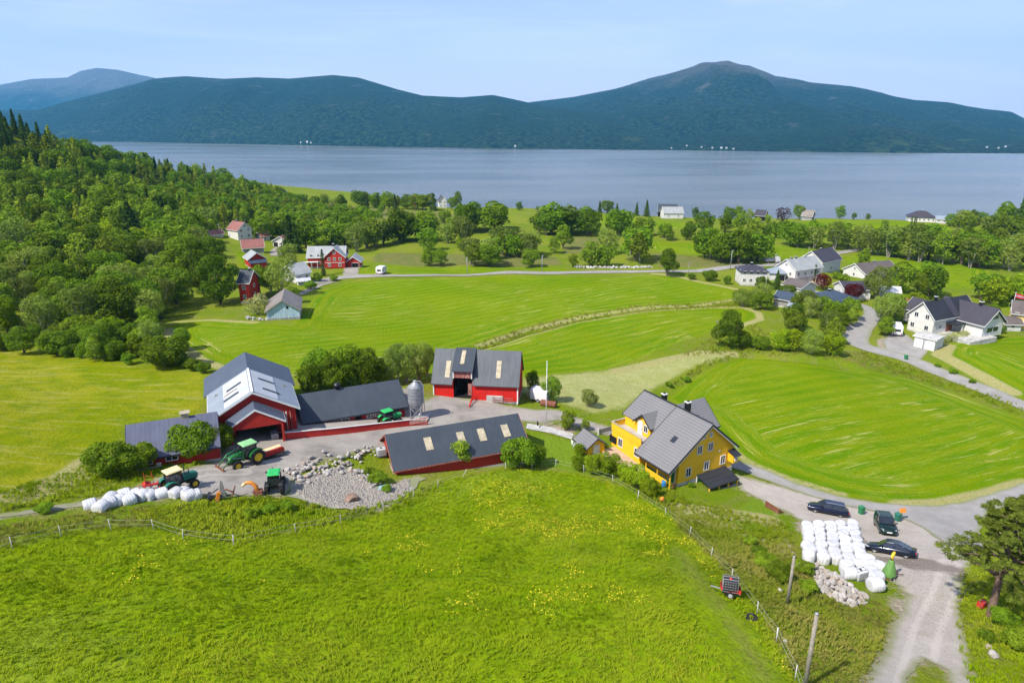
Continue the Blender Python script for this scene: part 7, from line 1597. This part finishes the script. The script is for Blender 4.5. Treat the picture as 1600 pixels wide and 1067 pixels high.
# --- rows and clumps
BW = [('broad', 5), ('birch', 2), ('willow', 2)]; WW = [('willow', 6), ('broad', 2), ('birch', 2)]; DK = [('broad', 8), ('birch', 1)]
for args in [
 ([(500,392),(520,390)], 8, (11,14), WW, 'tall tree behind the red villa roof', 'trees behind the red villa', 2, 2),
 ([(541,394),(581,390),(600,386)], 8, (10,13), WW, 'grey-green tree at the end of the wood by the brown meadow', 'trees by the brown meadow', 2, 3),
 ([(612,380),(671,378)], 8, (11,14), DK, 'dark tree in the dark row above the brown meadow', 'dark row above the brown meadow', 1.5, 3),
 ([(652,392),(694,391)], 7, (7,9.5), BW, 'rounded tree in the cluster left of the boulders', 'cluster left of the boulders', 1.5, 1),
 ([(684,380),(738,380)], 8, (10,12), WW, 'tree behind the cluster by the boulders', 'trees behind the boulders', 2, 2),
 ([(716,392),(724,392)], 6, (6,7), WW, 'small pale tree beside the boulders', None, 1, 1),
 ([(714,364),(755,363),(793,362)], 8, (11,15), DK, 'dark tree in the big clump above the middle meadow', 'big dark clump', 2.5, 3),
 ([(652,416),(680,416),(703,415)], 4.5, (5,7), DK, 'dark bush on the verge of the field road', 'dark bushes by the field road', .8, 1),
 ([(726,417),(750,417),(774,416)], 6, (8,10), WW, 'grey tree on the verge of the field road', 'grey trees by the field road', 1, 2),
 ([(765,404),(840,403)], 7, (9,11.5), WW, 'tree in the grey-green band above the field road', 'grey-green band', 2, 3),
 ([(817,418),(842,418)], 5, (6,8), DK, 'dark tree where the grey-green band meets the road', None, 1, 1),
 ([(840,369),(900,369),(940,368)], 8, (11,14), DK, 'dark tree in the dense stand below the pale far meadow', 'dense stand', 2.5, 3),
 ([(845,400),(880,388)], 10, (8,11), WW, 'tree beside the brown hollow', 'trees by the brown hollow', 3, 1),
 ([(952,368),(990,369),(1028,371)], 8, (9,13), BW, 'tree in the hedgerow left of the bright strip', 'middle hedgerow', 2, 2),
 ([(1030,375),(1088,376)], 7, (7,9), DK, 'low tree in the hedgerow above the bright strip', 'low hedgerow', 1.5, 2),
 ([(1090,362),(1165,366),(1187,373)], 8, (9,12), BW, 'tree in the hedgerow below the fjord crest', 'upper hedgerow', 2.5, 1),
 ([(934,398),(965,397)], 7, (10,13), WW, 'grey tree left of the two large ones by the stone wall', 'grey trees by the stone wall', 1.5, 1),
 ([(914,417),(968,416)], 6, (7,10), BW, 'tree directly behind the stone wall', 'trees behind the stone wall', 1.5, 1),
 ([(974,414),(1016,413)], 7, (12,14.5), BW, 'large tree at the right end of the stone wall', 'large trees by the stone wall', 1.5, 2),
 ([(1088,404),(1125,406)], 7, (10,13), BW, 'tree at the left of the clump by the parked truck', 'clump left of the truck', 1.5, 2),
 ([(1122,412),(1160,410),(1194,407)], 7, (10,13), DK, 'dark tree in the clump beside the parked truck', 'clump beside the truck', 1.5, 2),
 ([(455,322),(500,322),(540,326)], 9, (6,9), BW, 'small tree on the left part of the fjord edge', 'trees on the fjord edge, left', 2, 2),
 ([(560,324),(600,326),(640,328),(682,330)], 7, (8,12), [('broad',4),('spruce',2),('birch',2)], 'tree screening the red house at the fjord edge', 'trees screening the red house', 2, 2),
 ([(590,336),(606,336)], 6, (6,7), DK, 'low dark bush on the olive slope', None, 1, 1),
 ([(535,342),(548,342)], 7, (8,10), WW, 'grey tree on the olive slope', None, 1, 1),
 ([(606,352),(616,352)], 7, (6,7), WW, 'small grey tree under the power line', None, 1, 1),
 ([(665,352),(710,352)], 8, (7,10), BW, 'tree left of the big dark clump', 'trees left of the big dark clump', 2, 1),
 ([(932,331),(970,332)], 6, (7,9), [('spruce',3),('broad',1)], 'conifer in the row at the water left of the white barn', 'conifers by the water', 1, 1),
 ([(983,334),(1003,335),(1021,336)], 7, (8,11), [('spruce',3),('broad',2)], 'conifer close to the white fjord barn', 'conifers by the white barn', 1, 1),
 ([(1234,388),(1290,389),(1345,388)], 7.5, (10,13), BW, 'tree in the hedgerow beyond the village road', 'hedgerow beyond the village', 1.5, 2),
 ([(1352,398),(1400,404),(1450,410),(1500,416),(1560,422),(1640,428)], 7, (10,13.5), WW, 'tree in the long row bordering the village meadow', 'long row by the village meadow', 1.5, 3),
 ([(1420,392),(1500,396),(1600,400)], 9, (9,12), BW, 'tree in the back row of the wood at right', 'back rows at right', 3, 3),
 ([(1500,366),(1560,368),(1640,370)], 9, (9,12), BW, 'tree in the upper wood near the fjord at right', 'upper wood at right', 3, 3),
 ([(1482,355),(1500,354),(1540,352)], 8, (8,10), DK, 'dark tree beside the low grey-roofed wing', 'trees beside the low wing', 2, 1),
 ([(1562,351),(1600,350),(1650,350)], 7, (9,13), [('spruce',3),('broad',2)], 'dark conifer at the far right edge by the fjord', 'conifers at far right', 2, 2),
 ([(1163,484),(1185,486),(1208,482)], 4.5, (4,6), BW, 'bushy tree below the hip-roofed villa', 'thicket below the hip-roofed villa', 1.2, 3),
 ([(1223,466),(1240,470)], 5, (4,5.5), BW, 'bush beside the brown-roofed garage', None, 1, 1),
 ([(1246,496),(1268,494),(1292,494)], 5, (5,7), BW, 'tree in the thicket right of the white box shed', 'thicket by the box shed', 1.5, 2),
 ([(1295,512),(1320,511),(1342,506)], 5, (5,7), DK, 'dark tree in the thicket inside the road bend', 'thicket inside the bend', 1.5, 2),
 ([(1232,526),(1258,526)], 5, (6,7.5), WW, 'grey tree in the middle of the thicket', 'grey trees in the thicket', 1.2, 2),
 ([(1204,546),(1225,548),(1250,549)], 4.5, (4.5,6), [('lime',5),('broad',1)], 'bright green tree above the right field', 'bright trees above the right field', .8, 1),
 ([(1256,551),(1280,554),(1304,552)], 4.5, (5,7), [('lime',4),('willow',2)], 'bright green tree nearest the road above the field', 'bright trees by the road', .8, 1),
 ([(1288,540),(1316,536)], 5, (6,8), WW, 'grey-green tree by the road above the field', 'grey-green trees by the road', 1, 2),
 ([(1174,546),(1196,545)], 4, (2.5,3.5), [('shrub',1)], 'low shrub left of the bright trees', None, .8, 1),
 ([(1366,524),(1384,520)], 4, (4,6), DK, 'dark bush left of the caravan', 'dark bushes by the caravan', .8, 1),
 ([(1378,510),(1392,502),(1402,500)], 4.5, (6,8), BW, 'dark tree behind the caravan', 'dark trees behind the caravan', .8, 1),
 ([(1412,466),(1440,464),(1468,464)], 6, (8,10), DK, 'dark tree behind the large white house', 'dark trees behind the large white house', 1.5, 2),
 ([(1424,488),(1450,486)], 5, (6,8), [('lime',1)], 'bright tree left of the black roofs', 'bright trees left of the black roofs', 1, 1),
 ([(1535,478),(1560,474),(1620,474)], 6, (7,9), [('broad',2),('lime',2)], 'broad green tree behind the flag', 'broad green trees behind the flag', 2, 2),
 ([(1535,498),(1562,500)], 4.5, (3.5,5), DK, 'round bush right of the glazed gable', None, .8, 1),
 ([(1300,440),(1330,444)], 4, (2,3), [('shrub',1)], 'garden shrub on the village lawn', 'garden shrubs on the village lawn', .8, 2),
 ([(1462,538),(1490,532),(1516,526)], 2.4, (1.6,2.2), [('flower',1)], 'flowering shrub in the hedge in front of the large white house', 'flowering hedge', .2, 1),
 ([(1528,522),(1550,520),(1566,520)], 2.6, (1.8,2.5), [('shrub',1)], 'clipped shrub between the large white house and the yellow villa', 'clipped shrubs', .3, 2),
 ([(1195,428),(1230,424),(1250,420)], 3.5, (1.6,2.2), [('shrub',1)], 'hedge shrub along the upper village road', 'hedge shrubs by the village road', .4, 1),
 ([(1062,436),(1090,436),(1120,441),(1148,448)], 4.5, (2,4), [('shrub',3),('broad',1)], 'shrub in the strip between field and road', 'shrubs between field and road', .8, 1),
 ([(395,374),(420,370),(470,372)], 8, (9,12), BW, 'tree behind the white hamlet houses', 'trees behind the hamlet', 2.5, 3),
 ([(432,408),(450,412),(462,420)], 6, (5,8), WW, 'tree beside the hamlet lane', 'trees beside the hamlet lane', 1, 1),
 ([(0,548),(60,550),(120,556),(180,566),(240,572),(262,566)], 3.2, (2.0,5.6), [('shrub',4),('broad',2),('willow',1),('birch',1)], 'bush in the thick border between wood and left field', 'border bushes of the wood', 1.8, 3),
 ([(262,562),(290,572),(330,584)], 3, (1.4,2.4), [('shrub',1)], 'low bush at the corner of the left field', 'low bushes at the left field corner', .6, 1),
 ([(1040,612),(1060,600),(1085,590)], 3.5, (1,1.6), [('shrub',1)], 'low bush on the bank above the hay field', 'bank bushes', .6, 1),
 ([(1445,566),(1475,580),(1500,590),(1530,603)], 7, (.7,1.3), [('shrub',1)], 'low bush on the bank right of the lane', 'bank bushes right of the lane', .6, 1)]:
    tree_line(*args[:6], spread=args[6], rows=args[7])
# --- shrubs in the near rough ground
for px, py, h, w_, lb in [(1196,885,1.6,1.3,'bright shrub left of the weathered pole'),(1215,905,1.8,1.3,'bright shrub beside the weathered pole'),(1255,895,1.4,1.3,'bright shrub at the head of the stone heap'),(1185,868,1.2,1.2,'small shrub above the rough slope'),
   (1262,925,1.3,1.3,'shrub below the stone heap'),(1172,850,1.1,1.2,'little grey shrub on the rough slope'),(1568,975,1.6,1.2,'shrub in the shade of the pine'),(1590,1010,1.8,1.2,'shrub at the lower right corner'),(1540,1000,1.1,1.2,'small shrub right of the gravel track'),
   (420,800,1.0,1.6,'low shrub in the tall grass bank'),(392,806,1.0,1.5,'low shrub left in the tall grass bank'),(448,796,1.1,1.4,'dark low shrub by the gravel bank'),(70,800,1.0,1.6,'low white-tipped shrub by the left track'),(590,752,1.5,1.2,'shrub between the stones and the long shed'),(578,742,1.2,1.1,'shrub below the white tank'),(604,768,1.0,1.0,'shrub at the low shed corner'),(1080,760,.7,1.2,'small shrub at the white house foundation')]:
    at('shrub', px, py, h, lb, w_)
# --- the wood on the hillside
WOOD = [(-420,560),(-200,540),(0,546),(60,546),(150,556),(240,562),(258,540),(250,512),(278,488),(300,470),(322,462),(318,440),(300,432),(318,412),(345,412),(332,395),(322,376),(340,362),(380,352),(430,362),(480,392),(520,392),(540,384),(590,372),(560,350),(500,338),(450,326),(440,312),(400,302),(330,284),(220,262),(100,238),(0,196),(-150,160),(-420,100)]
wood = px_poly(WOOD); clear = px_poly([(150,288),(215,285),(262,300),(250,312),(190,300),(150,300)]); clear2 = px_poly([(320,378),(335,366),(380,372),(372,392),(340,410),(330,395)])
def fill_wood():
    rs = random.Random(12); cand = []
    x0, y0 = wood.min(0); x1, y1 = wood.max(0); y = y0; sp_ = 7.0
    while y < y1:
        x = x0
        while x < x1:
            cand.append((x+rs.uniform(-2.6, 2.6), y+rs.uniform(-2.6, 2.6))); x += sp_
        y += sp_
    A = np.array(cand); ins = (sdist(wood, A[:, 0], A[:, 1]) > .5) & (sdist(clear, A[:, 0], A[:, 1]) < -1) & (sdist(clear2, A[:, 0], A[:, 1]) < -1)
    A = A[ins]; out = []
    E = np.array(tree_xy)
    for x, y in A:
        z = gz(x, y); px, py, d = proj(x, y, z+8)
        if not (-160 < px < 700 and py < 640): continue
        if d < 5: continue
        if len(E) and np.min((E[:, 0]-x)**2+(E[:, 1]-y)**2) < 12: continue
        # skip ground whose tree tops are hidden behind the crest
        hid = False
        for t in (.55, .7, .8, .88, .94):
            if gz(x*t, y*t) > CAM_Z+(z+14-CAM_Z)*t: hid = True
        if hid: continue
        out.append((d, x, y, px, py))
    out.sort(); return out
wood_trees = fill_wood()
def wood_kind(px, py, x, y):
    v = float(_val_noise(np.array([x+900.]), np.array([y+900.]), 38, 71)[0]); u = TR.random()
    if py < 225 and px < 75: return 'spruce'
    if py < 262 and px < 250: return 'spruce' if (px > 125 and u < .4) else ('larch' if u < .65 else 'broad')
    if py < 290 and 240 < px < 360: return mix([('spruce',1.6),('broad',2),('birch',2),('larch',3)])
    if py < 330: return mix([('larch',3),('birch',3),('broad',3),('spruce',.3)])
    if v > .14: return mix([('willow',6),('birch',2),('broad',1)])
    if v < -.16: return mix([('lime',4),('broad',3),('birch',2)])
    return mix([('broad',3.2),('birch',4),('willow',2.4),('lime',2),('larch',.5)])
for d, x, y, px, py in wood_trees:
    k = wood_kind(px, py, x, y); h = TR.uniform(7.5, 12.5) if d < 260 else TR.uniform(8.5, 13)
    if k == 'spruce': h *= 1.02
    if k == 'lime': h *= .7
    where = 'on the crest of the wooded hill' if py < 262 else 'on the upper slope of the wooded hill' if py < 330 else 'in the middle of the hillside wood' if py < 430 else 'in the lower edge of the hillside wood'
    where += ', near the left edge' if px < 110 else ', below the grassy clearing' if px < 270 else ', towards the hamlet'
    kn = {'broad': 'dark round-crowned tree', 'willow': 'pale grey-green tree', 'birch': 'slender light green tree', 'lime': 'low yellow-green tree', 'spruce': 'dark pointed spruce', 'larch': 'soft feathery larch'}[k]
    k2 = ('tall ' if h > 11 else 'small ' if h < 8.6 else '')+kn; kn = k2 if len((k2+' '+where).split()) <= 16 else kn
    tree(k, x, y, h, kn+' '+where, kn+'s '+where, wide=1.12 if k != 'spruce' else 1)
def rest_wood():
    if not REST: return
    Vs, Fs, Ms, o = [], [], [], 0; mats = []; cache = {}
    for fm, x, y, z, w_, s in REST:
        if fm.name not in cache:
            v = np.empty(len(fm.vertices)*3, np.float32); fm.vertices.foreach_get('co', v)
            f = np.empty(len(fm.loops), np.int32); fm.loops.foreach_get('vertex_index', f); mi = np.empty(len(fm.polygons), np.int32); fm.polygons.foreach_get('material_index', mi)
            for mm in fm.materials:
                if mm not in mats: mats.append(mm)
            cache[fm.name] = (v.reshape(-1, 3), f.reshape(-1, 3), np.array([mats.index(mm) for mm in fm.materials])[mi])
        v, f, mi = cache[fm.name]; a = TR.uniform(0, 6.28); c, q = math.cos(a), math.sin(a)
        Vs.append(np.stack([(v[:, 0]*c-v[:, 1]*q)*w_+x, (v[:, 0]*q+v[:, 1]*c)*w_+y, v[:, 2]*s+z], 1)); Fs.append(f+o); Ms.append(mi); o += len(v)
    ob = np_mesh('woods', np.concatenate(Vs), np.concatenate(Fs), mats, mi=np.concatenate(Ms)); tag(ob, 'rest of the wood', None, None, 'stuff')
print('TREES', n_kind, 'rest', len(REST), 'wood', len(wood_trees))
rest_wood()
# --- the pine at the right edge
def pine():
    q = P(1546, 962); rt = empty('pine_tree', (q.x, q.y, q.z-.1), 0, 'tall pine with spreading boughs at the right edge beside the gravel track', 'tree')
    rs = np.random.RandomState(4); tb = MB()
    tb.tube([(0,0,-.4),(.05,0,.5),(.1,.1,3.5),(.35,.1,7.5),(.5,.2,11.2)], [.42,.33,.27,.17,.04], 9); C = []; N = []
    for i in range(54):
        t = i/53; z = 4.1+t*7.2; a = i*2.4+rs.uniform(-.4, .4); L = (4.6*(1-t)**.6+.7)*rs.uniform(.6, 1.15)
        x0, y0 = .1+.35*t, .1
        e = np.array([x0+math.cos(a)*L, y0+math.sin(a)*L, z+L*rs.uniform(-.12, .3)])
        b0 = np.array([x0, y0, z-.4]); mid = (b0+e)/2+np.array([0, 0, rs.uniform(-.1, .4)])
        tb.tube([b0, mid, e], [.1*(1-t)+.03, .06*(1-t)+.02, .012], 5)
        for s in range(10):
            u = rs.uniform(.35, 1.02); bp = (b0*(1-u)+e*u)+4*u*(1-u)*(mid-(b0+e)/2); ww = rs.uniform(.45, .95)*(1-.2*t); sid = rs.uniform(-1, 1)*.35*L*u*.8
            c0 = bp+np.array([-math.sin(a)*sid, math.cos(a)*sid, rs.uniform(-.1, .4)])
            n = 120; d = rs.normal(0, 1, (n, 3)); d[:, 2] = np.abs(d[:, 2])*.7-.1; d /= np.linalg.norm(d, axis=1)[:, None]
            C.append(c0+d*np.array([.6, .6, .42])*rs.uniform(.3, 1, (n, 1))*ww); N.append(d)
    C = np.concatenate(C); N = np.concatenate(N); V = leaves(C, N, .2, rs, asp=.28)
    tb.build('trunk', 'bark_pine', rt); np_mesh('crown', V, np.arange(len(V)).reshape(-1, 4), [LM['pine']], rt)
pine()

# ---------------- grass, weeds and flowers ----------------
def grassmat(name, c, c2, tip):
    k = NT(name); p = k.pos(); b = k.mix(k.ramp(k.noise(p, .35, 4, .6), .36, .64), c, c2); b = k.mix(k.ramp(k.noise(p, .05, 3, .6), .42, .64, 0, .6), b, tip)
    b = k.mix(k.ramp(k.noise(p, 2.2, 3, .6), .45, .65, 0, .45), b, tuple(q*.82 for q in c)); k.col(b); k.fin(.85, 0, .03)
    tl = k.n('ShaderNodeBsdfTranslucent', Color=b); ms = k.n('ShaderNodeMixShader', i0=.42, i1=k.b.outputs[0], i2=tl.outputs[0]); k.t.links.new(ms.outputs[0], k.out.inputs[0]); return k.m
GM = {'lush': grassmat('tall_meadow_grass', (.225,.34,.004), (.29,.375,.008), (.37,.39,.03)), 'rough': grassmat('rough_grass', (.19,.26,.008), (.27,.3,.02), (.42,.34,.12)), 'short': grassmat('short_grass', (.15,.22,.01), (.19,.24,.02), (.25,.26,.06))}
def tufts(name, poly, dens, hgt, mat, blades=6, seed=1, sub=None, lean=.5, wd=.05, label=None, ymax=1e9, dens_fn=None):
    rs = np.random.RandomState(seed); x0, y0 = poly.min(0); x1, y1 = poly.max(0); n = int((x1-x0)*(y1-y0)*dens)
    X = rs.uniform(x0, x1, n); Y = rs.uniform(y0, y1, n)
    d = Y*CP-(gzv(X, Y)-CAM_Z)*SP; px = 800+F*X/np.maximum(d, 1)
    ok = (sdist(poly, X, Y) > rs.uniform(-.3, .4, n)) & (np.abs(px-800) < 980) & (d < ymax)
    ok &= rs.rand(n) < np.clip((62/np.maximum(d, 20))**.8, .35, 1)
    if sub is not None:
        for s_ in sub: ok &= sdist(s_, X, Y) < rs.uniform(-.3, .55, n)-.0
    if dens_fn is not None: ok &= dens_fn(X, Y, rs)
    X, Y = X[ok], Y[ok]; n = len(X); Z = gzv(X, Y)
    flow = 6.28*(_val_noise(X, Y, 7, 31)+.5*_val_noise(X, Y, 2.3, 33))+1.0; clump = 1+.7*_val_noise(X+50, Y+50, 2.6, 35)+.5*_val_noise(X, Y, .9, 36)
    Vs = []
    for b in range(blades):
        a = rs.uniform(0, 6.28, n); r = rs.uniform(.02, .2, n); h = hgt*rs.uniform(.55, 1.15, n)*clump
        bx = X+np.cos(a)*r; by = Y+np.sin(a)*r; la = flow+rs.normal(0, .6, n); ln = lean*rs.uniform(.4, 1.3, n)*h
        tx = bx+np.cos(la)*ln; ty = by+np.sin(la)*ln; wa = rs.uniform(0, 3.14, n); w_ = wd*rs.uniform(.7, 1.4, n)
        mx_, my_ = bx+np.cos(la)*ln*.3, by+np.sin(la)*ln*.3
        Vs.append(np.stack([np.stack([bx-np.cos(wa)*w_*.6, by-np.sin(wa)*w_*.6, Z-.04], 1), np.stack([mx_+np.cos(wa)*w_, my_+np.sin(wa)*w_, Z+h*.6], 1), np.stack([tx, ty, Z+h*.95], 1), np.stack([mx_-np.cos(wa)*w_*.3, my_-np.sin(wa)*w_*.3, Z+h*.55], 1)], 1))
    V = np.concatenate(Vs).reshape(-1, 3); o = np_mesh(name, V, np.arange(len(V)).reshape(-1, 4), [mat]); print(name, n, 'tufts')
    return tag(o, label, None, None, 'stuff')
trackp = px_poly([(1040,845),(1075,860),(1130,930),(1180,985),(1230,1067),(1240,1140),(1150,1140),(1120,1030),(1080,960),(1050,890)])
tufts('grass', fg_poly, 11, .25, GM['lush'], 6, 1, [trackp], lean=1.0, wd=.045)
tufts('short_grass', trackp, 5, .12, GM['short'], 5, 9, None, lean=.6, wd=.04)
yardp = px_poly(YARD)
wild = px_poly(F_WILD); shedp = np.array([(-17.5,73),(1,79.5),(2,86.5),(-18,80.5)])
lotp = px_poly(LOT_)
heapp = px_poly([(1240,880),(1300,878),(1345,915),(1358,945),(1330,950),(1280,930),(1265,905)])
tufts('weeds', wild, 10, .36, GM['rough'], 6, 2, [lotp, heapp], lean=.5, wd=.06)
tufts('weeds', px_poly(F_WILD2), 10, .45, GM['lush'], 6, 3, [yardp], lean=.5, wd=.07)
tufts('weeds', px_poly(F_VERGE2), 9, .38, GM['lush'], 6, 4, [lotp], lean=.5, wd=.06)
tufts('weeds', px_poly(F_VERGE), 8, .4, GM['lush'], 5, 5, [yardp], lean=.45, wd=.07)
tufts('weeds', px_poly([(1020,622),(1050,604),(1090,588),(1150,556),(1240,556),(1330,566),(1345,578),(1420,590),(1500,614),(1600,652),(1600,636),(1530,610),(1420,572),(1345,548),(1300,556),(1180,548),(1140,553),(1080,575)]), 4, .5, GM['rough'], 5, 6, [px_poly(F_RIGHT), px_poly(F_HAY)], lean=.4, wd=.1)
tufts('weeds', px_poly([(740,548),(820,526),(900,505),(1000,488),(1160,479),(1165,468),(1000,478),(900,492),(820,512),(742,538)]), 4, .5, GM['rough'], 5, 7, None, lean=.4, wd=.12, label=None)
tufts('weeds', px_poly([(1060,560),(1120,520),(1180,505),(1200,520),(1250,545),(1150,552)]), 3, .5, GM['rough'], 5, 8, None, lean=.4, wd=.12)
tufts('weeds', px_poly([(-120,842),(0,822),(130,804),(240,788),(245,826),(170,828),(20,856),(-90,890)]), 8, .36, GM['rough'], 6, 10, [yardp, fg_poly], lean=.6, wd=.06)
def flowers():
    rs = np.random.RandomState(8); k = basic('buttercup_petals', (.75,.6,.02), .6, .15, 3); n = 60000
    x0, y0 = fg_poly.min(0); x1, y1 = fg_poly.max(0); X = rs.uniform(max(x0, -70), min(x1, 40), n); Y = rs.uniform(y0, y1, n)
    m_ = _val_noise(X, Y, 9, 41)+.8*_val_noise(X, Y, 2.6, 42)+.5*_val_noise(X, Y, 1.0, 43)
    ok = (sdist(fg_poly, X, Y) > .3) & (m_ > .2+.33*(X < -5)) & (sdist(trackp, X, Y) < 0); X, Y = X[ok], Y[ok]
    C = np.stack([X, Y, gzv(X, Y)+rs.uniform(.32, .55, len(X))], 1); N = np.tile([0, 0, 1.], (len(X), 1)); V = leaves(C, N, .085, rs, asp=.9)
    tag(np_mesh('buttercups', V, np.arange(len(V)).reshape(-1, 4), [k]), None, None, None, 'stuff'); print('flowers', len(X))
flowers()
# ---------------- air ----------------
def haze():
    m = bpy.data.materials.new('air'); m.use_nodes = True; t = m.node_tree; t.nodes.clear()
    o = t.nodes.new('ShaderNodeOutputMaterial'); v = t.nodes.new('ShaderNodeVolumePrincipled')
    v.inputs['Color'].default_value = (.13,.53,1,1); v.inputs['Density'].default_value = 0.62e-4; v.inputs['Anisotropy'].default_value = .1
    t.links.new(v.outputs[0], o.inputs['Volume'])
    b = MB(); b.box((0, 5400, 650), (30000, 13600, 1400))
    h = b.build('haze', m); tag(h, kind='stuff')
haze()
